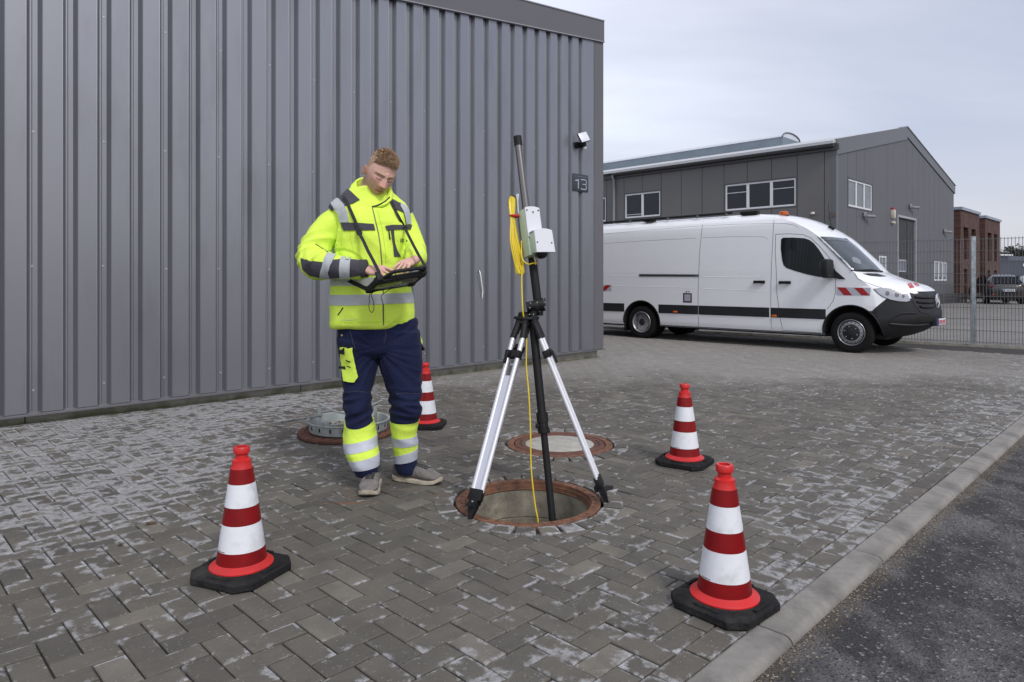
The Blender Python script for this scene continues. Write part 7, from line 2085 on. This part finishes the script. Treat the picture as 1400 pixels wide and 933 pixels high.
# ---------------- shoes
M_suede = mat('grey_suede', (0.150, 0.138, 0.132), .9, var=.2, vscale=26, bump=.5, bscale=200, dirt=(0.24, 0.225, 0.205), dirt_amt=.6, dscale=22)
M_sole = mat('beige_rubber_sole', (0.40, 0.355, 0.28), .8, var=.2, vscale=16, bump=.3, bscale=120, dirt=(0.16, 0.14, 0.11), dirt_amt=.6, dscale=24)
def shoe(heel, toe):
    heel, toe = Vector(heel), Vector(toe); d = (toe - heel); L_ = d.length; d.normalize(); w = Vector((-d.y, d.x, 0))
    T = basis(heel, d, w, (0, 0, 1))
    def outline(f):   # half widths (left, right) along the length
        return float(np.interp(f, [0, .04, .12, .3, .5, .68, .82, .92, .98, 1.0], [.016, .030, .038, .038, .044, .053, .052, .040, .022, .006]))
    def sole_z(f): return float(np.interp(f, [0, .2, .7, .88, 1.0], [.004, 0, 0, .006, .022]))
    fs_ = np.linspace(0, 1, 26)
    rings = []
    for f in fs_:
        b = outline(f); zb = sole_z(f); th_ = .030 - .006 * f
        c = T @ Vector((f * L_, 0, 0)); sec = []
        for k in range(16):
            t = 2 * math.pi * k / 16; ct, st = math.cos(t), math.sin(t)
            y = math.copysign(abs(ct) ** .45, ct) * (b + .004); z = zb + th_ / 2 + math.copysign(abs(st) ** .35, st) * th_ / 2
            sec.append(T @ Vector((f * L_, y, z)))
        rings.append(sec)
    V, F = loft(rings); mb = MB(); mb.add(V, F, smooth=True)
    # tread notches
    for k in range(5): mb.box(T @ Vector((L_ * (.12 + .12 * k), 0, .003)), (.012, .055, .004), R=T.to_3x3())
    rings = []
    for f in np.linspace(0.0, .985, 30):
        b = outline(min(.985, max(.02, f))) ; zb = sole_z(f) + .022
        top_ = float(np.interp(f, [0, .06, .16, .30, .42, .55, .68, .80, .92, .985], [.088, .100, .104, .108, .104, .096, .084, .068, .050, .030]))
        n_ = 20; sec = []
        for k in range(n_):
            t = 2 * math.pi * k / n_; ct, st = math.cos(t), math.sin(t)
            hh = (top_ - zb) / 2; y = math.copysign(abs(ct) ** .75, ct) * b
            if st > 0: y *= 1 - .30 * st * (1 if f < .6 else .35)
            z = zb + hh + math.copysign(abs(st) ** .8, st) * hh
            sec.append(T @ Vector((f * L_ + .002, y, z)))
        rings.append(sec)
    up_ = fuse([loft(rings)], .005, 3, (M_suede,), 'shoe_upper')
    displace(up_, lambda p, n: .0022 * nz3(p, (30, 30, 30)) + .0028 * max(0, 1 - abs((T.inverted() @ p).x / L_ - .76) / .12) * ridge(Vector(((T.inverted() @ p).x * 60, 0, 0)), (1, 1, 1)))
    ub = bvh_of(up_); uo = link('shoe', up_, man)
    mb.build('sole', M_sole, uo)
    # toe bumper and heel patch
    mb = MB(); V, F = [], []
    rings = []
    for f in np.linspace(.88, 1.012, 9):
        b = outline(min(1, f)) + .0035; zb = sole_z(min(1, f)) + .012; top_ = float(np.interp(f, [.88, .94, 1.0, 1.012], [.028, .038, .040, .034])); sec = []
        for k in range(16):
            t = 2 * math.pi * k / 16; ct, st = math.cos(t), math.sin(t)
            sec.append(T @ Vector((f * L_, math.copysign(abs(ct) ** .7, ct) * b * (1 if st < .2 else .8), zb + (top_ - zb) / 2 * (1 + math.copysign(abs(st) ** .7, st)))))
        rings.append(sec)
    # laces and tongue
    mb = MB()
    for k in range(5):
        f = .50 + .050 * k
        for sg in (-1, 1):
            pts = []
            for q in (-1, -.5, 0, .5, 1):
                src = T @ Vector((L_ * (f + .022 * q * sg), .022 * q, .2)); h = ub.ray_cast(src, Vector((0, 0, -1)), .3)
                if h[0] is not None: pts.append(h[0] + Vector((0, 0, .003)))
            if len(pts) > 2: mb.tube(pts, .0026, 6)
    mb.build('laces', mat('dark_laces', (0.035, 0.035, 0.038), .9), uo)['kind'] = 'stuff'
    mb = MB(); mb.lathe([(.030, 0), (.040, .002), (.043, .012), (.040, .022), (.030, .022)], 24, T @ Matrix.Translation((L_ * .23, 0, .088)) @ Matrix.Scale(1.55, 4, (1, 0, 0)), closed=True); mb.build('padded_rim', M_gr, uo)
    return T, L_
tR0 = gp(501.5, 682, 0)
T1, L1 = shoe((tR0.x - .010, tR0.y + .275, 0), (tR0.x, tR0.y, 0))
hL, tL = gp(537.5, 657), gp(604, 664.5)
T2, L2 = shoe((hL.x + .0, hL.y + .02, 0), (tL.x, tL.y + .02, 0))

# ---------------- body: one continuous figure under the clothes, with head and hands
HS = 1.06
hc = MP(520.0, 237.0, -.045)
yaw_, pitch_, roll_ = math.radians(36), math.radians(30), math.radians(-11)
# head axes: x to his left (viewer's right), y out of the face, z up through the crown
Rh = Matrix.Rotation(yaw_, 3, 'Z') @ Matrix.Rotation(math.pi, 3, 'Z')
fwd = Vector((math.sin(yaw_), -math.cos(yaw_), 0)); rt = Vector((math.cos(yaw_), math.sin(yaw_), 0)); upv = Vector((0, 0, 1))
RH = Matrix((rt, fwd, upv)).transposed()           # columns x, y, z (left-handed mapping is fine for placement)
RH = RH @ Matrix.Rotation(-pitch_, 3, 'X') if False else RH
def rot_head(v):
    x, y, z = v
    c, s_ = math.cos(pitch_), math.sin(pitch_)       # nod: the face turns down
    y, z = y * c + z * s_, -y * s_ + z * c
    c, s_ = math.cos(roll_), math.sin(roll_)         # tilt
    x, z = x * c - z * s_, x * s_ + z * c
    return rt * x + fwd * y + upv * z
def HP(x, y, z): return hc + rot_head((x * HS, y * HS, z * HS))
def gs(x, s_): return math.exp(-(x / s_) ** 2)
def head_surface(d):
    """d: unit direction in head space (x side, y face, z up) -> point"""
    x, y, z = d
    a, b, c = .074, .098, (.122 if z > 0 else .130)
    p = Vector((x * a, y * b, z * c))
    # skull: fuller back above, narrower jaw below
    if z < 0:
        k = (-z) ** 1.4
        p.x *= 1 - .29 * k
        if y < 0: p.y *= 1 - .55 * k
        else: p.y *= 1 - .04 * k
    else:
        p.x *= 1 + .03 * (1 - z) * (1 if y < 0 else 0)
        if y < 0: p.y *= 1.04
    X, Z = p.x, p.z * (1 if p.z > -.01 else 1 / 1.065); f = max(0, y)
    if y > 0:
        ff = min(1, f * 1.6)
        flat = .012 * ff * gs(X, .06) * gs(Z + .02, .07); p.y -= flat * .4
        # forehead slope
        p.y -= .010 * ff * max(0, (Z - .05) / .06) ** 1.5
        # brow ridge
        p.y += .0075 * ff * gs(Z - .0175, .009) * (gs(abs(X) - .026, .024))
        # eye sockets
        p.y -= .020 * ff * gs(Z - .004, .011) * gs(abs(X) - .032, .019)
        # eyelids over the ball
        p.y += .0095 * ff * gs(Z - .001, .0085) * gs(abs(X) - .031, .013)
        # nose
        if -.046 < Z < .035:
            t = (.022 - Z) / .058; t = max(0, min(1, t))
            wd = .0070 + .0095 * t ** 2; hgt = .006 + .029 * t ** 1.1
            if Z < -.036: hgt *= max(0, 1 - (-.036 - Z) / .010)
            p.y += ff * hgt * gs(X, wd)
            p.y += .008 * ff * gs(Z + .032, .009) * gs(abs(X) - .014, .007)
        # cheekbones
        p.y += .004 * ff * gs(Z + .022, .022) * gs(abs(X) - .046, .018)
        # mouth region, lips, chin
        p.y += .006 * ff * gs(Z + .064, .024) * gs(X, .030)
        p.y += .0065 * ff * gs(Z + .060, .0048) * gs(X, .021) + .0080 * ff * gs(Z + .0725, .0058) * gs(X, .018)
        p.y -= .008 * ff * gs(Z + .0660, .0030) * gs(X, .023)
        p.y -= .005 * ff * gs(Z + .085, .007) * gs(X, .022)
        p.y += .010 * ff * gs(Z + .105, .014) * gs(X, .022)
    return p
def head_part(scale=1.0):
    bm = bmesh.new(); bmesh.ops.create_icosphere(bm, subdivisions=6, radius=1)
    V = []
    for v in bm.verts:
        p = head_surface(v.co.normalized()) * scale; V.append(HP(*p))
    F = [tuple(w.index for w in f.verts) for f in bm.faces]; bm.free(); return V, F
def ear(sg):
    parts = []
    rings = []
    base = Vector((sg * .072, -.008, -.014))
    for f, w_, h_ in ((0, .009, .018), (.4, .011, .024), (.8, .012, .027), (1.0, .008, .023)):
        c = base + Vector((sg * (.002 + .016 * f), -.012 * f, .002)); U = Vector((.0, .55 * 1, 0.0)); 
        rings.append([HP(*(c + Vector((sg * .15 * w_ * math.cos(t), w_ * math.cos(t), h_ * math.sin(t) + .004 * math.sin(t) * math.cos(t))))) for t in np.linspace(0, 2 * math.pi, 17)[:-1]])
    return loft(rings)
def ear_rim(sg):
    base = Vector((sg * .083, -.014, -.012)); pts = []
    for t in np.linspace(-1.9, 2.6, 14): pts.append((HP(*(base + Vector((sg * .002, -.011 * math.cos(t + .4) - .002, .025 * math.sin(t + .2))))), .0042))
    return limb(pts, 2, 8)
neck = limb([(HP(0, -.030, -.045), .060 * HS), (HP(0, -.045, -.10), .060), (MP(505, 268, .015), .066), (MP(508, 282, .02), .08)], 5, 24)
def hand(wrist, dirv, palm_n, side, fingers, thumb, s_=1.0):
    """wrist point, direction of the palm, normal of the back of the hand; fingers: list of (spread, [bend angles])"""
    d = Vector(dirv).normalized(); n_ = Vector(palm_n); n_ = (n_ - d * n_.dot(d)).normalized(); w = d.cross(n_) * side
    parts = []
    rings = []
    for f, hw_, th_ in ((-.35, .026, .020), (0, .028, .019), (.3, .036, .017), (.65, .042, .0155), (.95, .041, .013), (1.06, .036, .010)):
        c = Vector(wrist) + d * (.085 * f * s_); rings.append(ring_pts(c, w, n_, hw_ * s_, th_ * s_, 20, .8))
    parts.append(loft(rings))
    for i, (spread, bends) in enumerate(fingers):
        off = (-.031 + .0205 * i); kn = Vector(wrist) + (d * (.080 - .004 * abs(i - 1.2)) + w * off + n_ * .003) * s_
        fd = (d + w * spread).normalized(); ax = w.copy(); L3 = [(.046, .026, .022), (.050, .030, .024), (.047, .028, .023), (.036, .021, .020)][i]
        pts = [(kn - fd * .02, .0095 * s_), (kn, .0098 * s_)]; p = kn.copy(); ang = 0
        for L_i, bnd in zip(L3, bends):
            ang += bnd; vv = fd * math.cos(ang) - n_ * math.sin(ang)
            p = p + vv * L_i * s_; pts.append((p.copy(), (.0088 - .0008 * len(pts) * .5) * s_))
        parts.append(limb(pts, 4, 12))
    # thumb from the side of the palm near its base
    base = Vector(wrist) + (d * .022 - w * .030) * s_; p1 = base + (d * thumb[0][0] - w * thumb[0][1] - n_ * thumb[0][2]) * s_; p2 = p1 + (d * thumb[1][0] - w * thumb[1][1] - n_ * thumb[1][2]) * s_; p3 = p2 + (d * thumb[2][0] - w * thumb[2][1] - n_ * thumb[2][2]) * s_
    parts.append(limb([(base, .014 * s_), (p1, .0120 * s_), (p2, .0105 * s_), (p3, .0085 * s_)], 4, 12))
    return parts
wR = MP(502.5, 369, -.335)
tipR = MP(526, 372, -.37)
dR = (tipR - wR).normalized()
handR = hand(wR, dR + Vector((0, -.12, .04)), Vector((-.22, -.52, .82)), 1, [(-.20, (.40, .35, .2)), (-.06, (.62, .65, .3)), (.06, (.80, .75, .4)), (.18, (.9, .8, .4))], ((.026, .018, .012), (.026, .008, .014), (.022, -.002, .010)), .96)
wL = MP(566.5, 355.5, -.25)
handL = hand(wL, Vector((-.42, -.62, -.24)), Vector((-.15, -.62, .76)), -1, [(-.16, (.35, .45, .3)), (-.03, (.45, .55, .3)), (.10, (.5, .6, .35)), (.22, (.6, .6, .4))], ((.024, .018, .014), (.026, .004, .014), (.02, -.004, .012)), .94)
inner = [limb([(MP(509, 440, 0), .13), (MP(509, 400, 0), .13), (MP(508, 350, 0), .13), (MP(508, 310, .01), .12), (MP(508, 292, .02), .085)], 4, 20),
         limb([(MP(470, 298, -.02), .055), (MP(437, 330, -.08), .05), (MP(429, 355, -.14), .045), (MP(458, 365, -.23), .04), (MP(482, 368, -.285), .032), (wR, .026)], 4, 16),
         limb([(MP(548, 298, .05), .05), (MP(562, 335, .03), .045), (MP(567, 350, -.04), .04), (MP(568, 353, -.19), .034), (wL, .025)], 4, 16),
         limb([(MP(508, 300, .02), .09), (MP(470, 298, -.02), .055)], 3, 16), limb([(MP(508, 300, .02), .09), (MP(548, 298, .05), .05)], 3, 16),
         limb([(MP(509, 445, 0), .12), (MP(492, 470, 0), .09), (MP(490, 520, -.03), .075), (MP(490, 550, -.05), .06), (MP(493, 600, -.06), .055), (MP(500, 648, -.12), .042), (T1 @ Vector((L1 * .25, 0, .07)), .034)], 4, 18),
         limb([(MP(509, 445, 0), .12), (MP(545, 470, .01), .09), (MP(551, 520, 0), .075), (MP(554, 550, -.015), .06), (MP(553, 600, .02), .055), (MP(556, 640, .04), .042), (T2 @ Vector((L2 * .25, 0, .07)), .034)], 4, 18)]
bd_ = fuse([head_part(), ear(1), ear(-1), ear_rim(1), ear_rim(-1), neck] + handR + handL + inner, .0030, 1, (M_skin,), 'body')
# skin colour: pigment per vertex (lips, brows, stubble, ears, knuckles) and shade painted into sockets, nostrils, mouth line
RHi = np.array([list(rot_head((1, 0, 0))), list(rot_head((0, 1, 0))), list(rot_head((0, 0, 1)))])
n = len(bd_.vertices); co = np.empty(n * 3); bd_.vertices.foreach_get('co', co); co = co.reshape(-1, 3)
hl_ = (co - np.array(hc)) @ RHi.T / HS
skin = np.array([0.61, 0.365, 0.295]); col = np.tile(skin, (n, 1))
X, Y_, Z = hl_[:, 0], hl_[:, 1], np.where(hl_[:, 2] > -.01, hl_[:, 2], hl_[:, 2] / 1.065)
onh = (np.linalg.norm(hl_, axis=1) < .16)
G_ = lambda v, s_: np.exp(-(v / s_) ** 2)
def blend(w, c): 
    global col
    w = np.clip(w * onh, 0, 1)[:, None]; col = col * (1 - w) + np.array(c) * w
face = (Y_ > .02)
blend(.55 * G_(Z + .03, .018) * G_(X, .022) * face, (0.60, 0.22, 0.17))
blend(.40 * G_(Z + .02, .02) * G_(np.abs(X) - .045, .02) * face, (0.56, 0.25, 0.20))
stub = np.clip((-.038 - Z) / .02, 0, 1) * (Y_ > -.035) * (1 - G_(Z + .066, .010) * G_(X, .02))
blend(.42 * stub, (0.27, 0.165, 0.115))
blend(.40 * np.clip((.02 - Y_) / .02, 0, 1) * (Y_ > -.02) * (Z > -.07) * (Z < .05) * (np.abs(X) > .05), (0.28, 0.17, 0.11))
blend(.85 * (G_(Z + .060, .0040) + G_(Z + .0715, .0050)) * G_(X, .021) ** .5 * (np.abs(X) < .025) * face, (0.42, 0.13, 0.12))
blend(.9 * G_(Z + .0660, .0024) * (np.abs(X) < .025) * face, (0.10, 0.03, 0.03))  # shade between the lips, painted into the colour
blend(.60 * G_(Z - .0145 - .10 * (.03 - np.abs(np.abs(X) - .03)) * .5, .0040) * (np.abs(X) > .012) * (np.abs(X) < .054) * face, (0.20, 0.115, 0.06))
lash = G_(Z + .0065 - .0035 * np.clip(1 - ((np.abs(X) - .031) / .016) ** 2, 0, 1) * -1, .0028) * (np.abs(X) > .016) * (np.abs(X) < .047)
blend(.95 * lash * face, (0.045, 0.025, 0.02))
blend(.40 * G_(Z - .004, .006) * G_(np.abs(X) - .017, .006) * face, (0.20, 0.09, 0.07))  # painted shade in the inner eye corners
blend(.22 * G_(Z - .004, .010) * G_(np.abs(X) - .031, .016) * face, (0.40, 0.19, 0.14))  # painted shade across the eye sockets
blend(.9 * G_(Z + .0395, .0030) * G_(np.abs(X) - .0085, .0042) * (Y_ > .09), (0.08, 0.03, 0.025))  # nostrils: their inner darkness is painted on
blend(.45 * (np.abs(X) > .079) * (Z > -.06), (0.55, 0.20, 0.16))
scalp = np.clip((Z - .030 + .55 * Y_ * (Y_ > 0)) / .02, 0, 1)
hairline = np.clip((Z - (.020 + np.clip(Y_, -.1, .2) * .62)) / .012, 0, 1) * (Y_ < .088)
back_ = np.clip((-.012 - Y_) / .02, 0, 1) * (Z > -.085)
blend(.72 * np.maximum(hairline * (Z > .0) * np.clip((Z - .0) / .03, 0, 1), back_), (0.36, 0.235, 0.16))
blend(.75 * np.clip((Z - (-.014 + np.clip(Y_ + .012, 0, 1) * 1.45)) / .012, 0, 1) * (np.abs(X) > .04) * (Y_ < .055) * (Y_ > -.09), (0.33, 0.215, 0.14))
ca = bd_.color_attributes.new('pigment_and_shade', 'FLOAT_COLOR', 'POINT'); ca.data.foreach_set('color', np.concatenate([col, np.ones((n, 1))], 1).ravel().astype(np.float32))
t = M_skin.node_tree; b = t.nodes['Principled BSDF']; vcn = t.nodes.new('ShaderNodeVertexColor'); vcn.layer_name = 'pigment_and_shade'
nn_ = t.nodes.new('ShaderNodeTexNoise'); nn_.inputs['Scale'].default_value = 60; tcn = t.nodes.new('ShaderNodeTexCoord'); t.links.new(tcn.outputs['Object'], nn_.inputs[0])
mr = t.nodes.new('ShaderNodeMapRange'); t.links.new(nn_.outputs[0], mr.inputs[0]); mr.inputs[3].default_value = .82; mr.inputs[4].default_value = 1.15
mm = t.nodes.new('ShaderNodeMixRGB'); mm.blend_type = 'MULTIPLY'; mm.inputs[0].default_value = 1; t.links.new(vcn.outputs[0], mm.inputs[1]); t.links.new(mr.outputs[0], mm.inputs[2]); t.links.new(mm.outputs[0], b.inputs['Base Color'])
b.inputs['Roughness'].default_value = .5; b.inputs['Subsurface Weight'].default_value = .06; b.inputs['Subsurface Radius'].default_value = (.01, .004, .002); b.inputs['Subsurface Scale'].default_value = .5
bb = t.nodes.new('ShaderNodeBump'); bb.inputs['Strength'].default_value = .25; bb.inputs['Distance'].default_value = .002; n4 = t.nodes.new('ShaderNodeTexNoise'); n4.inputs['Scale'].default_value = 220; t.links.new(tcn.outputs['Object'], n4.inputs[0]); t.links.new(n4.outputs[0], bb.inputs['Height']); t.links.new(bb.outputs[0], b.inputs['Normal'])
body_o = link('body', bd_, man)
# hair: short on the sides, longer tousled top
M_hair = mat('reddish_blond_hair', (0.45, 0.315, 0.21), .6, var=.4, vscale=45, spec=.4)
V_, F_ = [], []
def strand(p0, d, ln, w_, curl):
    side = d.cross(Vector(rng.normal(0, 1, 3))).normalized() * w_; q = [p0 - side, p0 + side]
    p = p0; o = len(V_); seg = 3
    for i in range(seg):
        p = p + d * (ln / seg); d = (d + curl).normalized(); q += [p - side * (1 - (i + 1) / (seg + .3)), p + side * (1 - (i + 1) / (seg + .3))]
    V_.extend(tuple(x) for x in q)
    for i in range(seg): F_.append((o + 2 * i, o + 2 * i + 1, o + 2 * i + 3, o + 2 * i + 2))
cnt = 0
while cnt < 15000:
    d = Vector(rng.normal(0, 1, 3)).normalized()
    if d.z < -.02: continue
    p = head_surface(d)
    line = .017 + max(-.1, min(.2, p.y)) * .66 + .006 * noise.noise(d * 4)
    sd_ = abs(p.x) / .076
    if p.y > .02: line += .010 * max(0, sd_ - .55) * 3
    if p.y > -.02 and p.z < (max(line, .028) if abs(p.x) < .055 else max(line - .020, .006)): continue
    if p.y <= -.02 and p.z < -.075 + (p.y + .02) * .2: continue
    if abs(abs(p.x) - .076) < .012 and abs(p.y + .008) < .022 and p.z < .035: continue
    topw = max(0, min(1, (p.z - .052) / .035)); 
    if topw < .04: continue
    nrm = Vector((d.x / .076, d.y / .098, d.z / .122)).normalized()
    flow = Vector((.30, .95, -.1 if p.y > .05 else .15))
    dd = (nrm * (.75 if topw > .3 else .42) + flow * (.75 if topw > .3 else .65) + Vector(rng.normal(0, .17, 3))).normalized()
    ln = .0032 + .021 * topw * rng.uniform(.6, 1.25) + (.014 * max(0, p.y / .1) ** 2 * topw)
    wp = HP(*p); wd = rot_head(dd).normalized(); curl = rot_head(Vector(rng.normal(0, .10, 3)) + Vector((0, .12, -.12)) * topw)
    strand(wp, wd, ln, .0007 + .0004 * topw, curl); cnt += 1
me = bpy.data.meshes.new('hair'); me.from_pydata(V_, [], F_); me.materials.append(M_hair); hair = link('hair', me, man); 
# a soft under-layer so that the top reads dense
def cap():
    bm = bmesh.new(); bmesh.ops.create_icosphere(bm, subdivisions=6, radius=1); keep = []
    for v in bm.verts:
        d = v.co.normalized(); p = head_surface(d); topw = max(0, min(1, (p.z - .045) / .04)) * max(0, min(1, (.105 - p.y) / .012 + .2))
        h_ = .007 * topw + .0008 + .006 * topw * noise.noise(d * 9) + .005 * topw * noise.noise(d * 22)
        if topw <= 0: h_ = -.004
        nrm = Vector((d.x / .076, d.y / .098, d.z / .122)).normalized(); v.co = HP(*(p + nrm * h_))
        v.tag = topw <= 0.08 or (p.y > -.02 and p.z < .032 + max(-.1, min(.2, p.y)) * .66 + (.010 * max(0, abs(p.x) / .076 - .55) * 3 if p.y > .02 else 0) + .004 * noise.noise(d * 12))
    bmesh.ops.delete(bm, geom=[v for v in bm.verts if v.tag], context='VERTS')
    me = bpy.data.meshes.new('hair_underlayer'); bm.to_mesh(me); bm.free(); me.materials.append(M_hair)
    for p in me.polygons: p.use_smooth = True
    return me
link('hair_underlayer', cap(), hair)

# ================================================================== tablet on a neck strap
NLc, NRc, MLc, MRc = at(519.5, 381.5, 3.375), at(584.5, 371.5, 3.50), at(496, 397, 3.52), at(560.5, 391.5, 3.645)
e1 = (NRc - NLc); e2 = (MLc - NLc); nT = e1.cross(e2).normalized()
if nT.z < 0: nT = -nT
e2 = (e2 - e1 * e2.dot(e1) / e1.length_squared)
cT = (NLc + NRc + MLc + MRc) / 4; RT = basis((0, 0, 0), e1, e2, e1.cross(e2)).to_3x3(); W1, W2 = e1.length, e2.length
tab = thing('rugged_tablet', 'black rugged tablet with carrying handle, held in front of the worker', 'tablet', cT)
def TP(a, b_, h_): return cT + e1.normalized() * a + e2.normalized() * b_ + nT * h_
R_t = Matrix((e1.normalized(), e2.normalized(), nT)).transposed()
if R_t.determinant() < 0: R_t = Matrix((e1.normalized(), -e2.normalized(), nT)).transposed()
mb = MB(); mb.box(cT, (W1, W2, .022), R=R_t, bev=.008); ts = mb.build('tablet_shell', M_blk, tab)
mb = MB()
for a in (-1, 1):
    mb.box(TP(a * (W1 / 2 - .006), 0, 0), (.022, W2 * 1.04, .030), R=R_t, bev=.008)
    for b_ in (-1, 1): mb.box(TP(a * (W1 / 2 - .014), b_ * (W2 / 2 - .012), 0), (.045, .04, .036), R=R_t, bev=.010)
for b_ in (-1, 1): mb.box(TP(0, b_ * (W2 / 2 - .004), 0), (W1 * .98, .018, .028), R=R_t, bev=.007)
mb.build('rubber_bumper', M_black, ts)
mb = MB(); mb.box(TP(0, 0, .0115), (W1 * .86, W2 * .80, .003), R=R_t, bev=.001); mb.build('screen', mat('tablet_screen', (0.02, 0.025, 0.03), .08, spec=.8), ts)
M_under = mat('glossy_dark_back', (0.028, 0.032, 0.02), .22, var=.3, vscale=25, spec=.9)  # green reflections on the underside are put into this base colour
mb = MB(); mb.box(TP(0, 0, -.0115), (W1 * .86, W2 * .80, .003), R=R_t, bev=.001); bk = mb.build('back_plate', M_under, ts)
mb = MB(); mb.box(TP(-.05, .02, -.0135), (.085, .010, .002), R=R_t, bev=.0005); mb.build('label', mat('pale_label', (0.38, 0.44, 0.26), .4), bk)
mb = MB(); mb.box(TP(.055, -.012, -.0135), (.05, .04, .002), R=R_t, bev=.0005); mb.build('label', mat('grey_label', (0.10, 0.12, 0.085), .4, var=.5, vscale=60), bk)
hn = -e2.normalized()
mb = MB(); mb.tube([TP(-W1 * .36, -W2 / 2 + .005, .004), TP(-W1 * .28, -W2 / 2 - .018, .012), TP(-W1 * .17, -W2 / 2 - .040, .020), TP(W1 * .3, -W2 / 2 - .040, .020), TP(W1 * .44, -W2 / 2 - .034, .016), TP(W1 * .47, -W2 / 2 + .004, .004)], .0095, 10)
mb.build('handle', M_blk, ts)
mb = MB(); 
for a in (-.44, .47): mb.box(TP(W1 * a, -W2 / 2 - .004, .006), (.035, .03, .03), R=R_t, bev=.006)
mb.build('handle_clip', M_black, ts)['kind'] = 'stuff'
# straps: over the shoulders, hanging to the two near corners
def on(px, py, off=.010):
    h = jb.ray_cast(CAMP, ray(px, py), 20); h2 = cbv.ray_cast(CAMP, ray(px, py), 20)
    if h[0] is None or (h2[0] is not None and h2[3] < h[3]): h = h2
    if h[0] is None: return MP(px, py, -.15)
    return h[0] + (CAMP - h[0]).normalized() * off
sL0 = [MP(486, 260, .10), MP(474, 262, .06), on(470.5, 269), on(475, 278), on(481, 292, .014), on(487, 306, .018), on(491, 318, .02), at(497, 330, 3.58), at(503, 343, 3.52), at(511, 358, 3.46), at(519, 375, 3.41), TP(-W1 * .46, -W2 / 2 + .002, .012)]
sR0 = [MP(526, 262, .10), MP(532, 268, .02), on(536, 277), on(541, 289), on(547, 300, .014), on(553, 311, .016), at(558, 321, 3.62), at(565, 335, 3.56), at(573, 350, 3.50), at(581, 365, 3.45), TP(W1 * .47, -W2 / 2 + .004, .010)]
for nm, pts in (('neck_strap', sL0), ('neck_strap', sR0)):
    mb = MB(); mb.ribbon(pts, [Vector((1, .25, .1))] * len(pts), .0165 if pts is sL0 else .0145, .0035, sub=5); st0 = mb.build(nm, M_web, tab)
    k = 6 if pts is sL0 else 5
    mb = MB(); dd = (pts[k + 1] - pts[k - 1]).normalized(); ww = Vector((1, .25, .1)); R_b = basis((0, 0, 0), ww - dd * ww.dot(dd), dd.cross(ww), dd).to_3x3()
    mb.box(pts[k], (.030, .010, .030), R=R_b, bev=.004); mb.box(pts[-1] + Vector((0, 0, .015)), (.024, .012, .035), R=R_b, bev=.004); mb.build('strap_buckle', M_blk, st0)
bk0 = [MP(478, 256, .04), MP(500, 246, .13), MP(520, 246, .14), MP(531, 262, .0)]
# back straps from the far corners behind his sides
for a, q in ((-1, MP(462, 372, -.12)), ):
    pts = [TP(-W1 * .47, W2 / 2 - .01, -.002), TP(-W1 * .47, W2 / 2 - .01, -.002).lerp(MP(480, 385, -.2), .5), MP(478, 384, -.19), MP(468, 376, -.17)]
    mb = MB(); mb.ribbon(pts, [Vector((.4, .2, 1))] * 4, .022, .0035, sub=4); mb.build('side_strap', M_web, tab)
# stylus cord loop hanging from the tablet
mb = MB(); p = TP(-W1 * .12, W2 / 2 - .02, -.01); mb.tube([p, at(507, 401, 3.52), at(505, 412, 3.53), at(504.6, 422, 3.54), at(508, 427.5, 3.54), at(511.2, 423, 3.54), at(510.6, 412, 3.53), at(508.6, 401, 3.52), p + Vector((.005, 0, 0))], .0019, 6, sub=5)
mb.tube([TP(W1 * .05, W2 / 2 - .02, -.01), at(522, 404, 3.54), at(523.4, 415, 3.55), at(523.6, 428, 3.60), at(524, 440, 3.64)], .0019, 6, sub=5); mb.build('stylus_cord', M_web, tab)['kind'] = 'stuff'
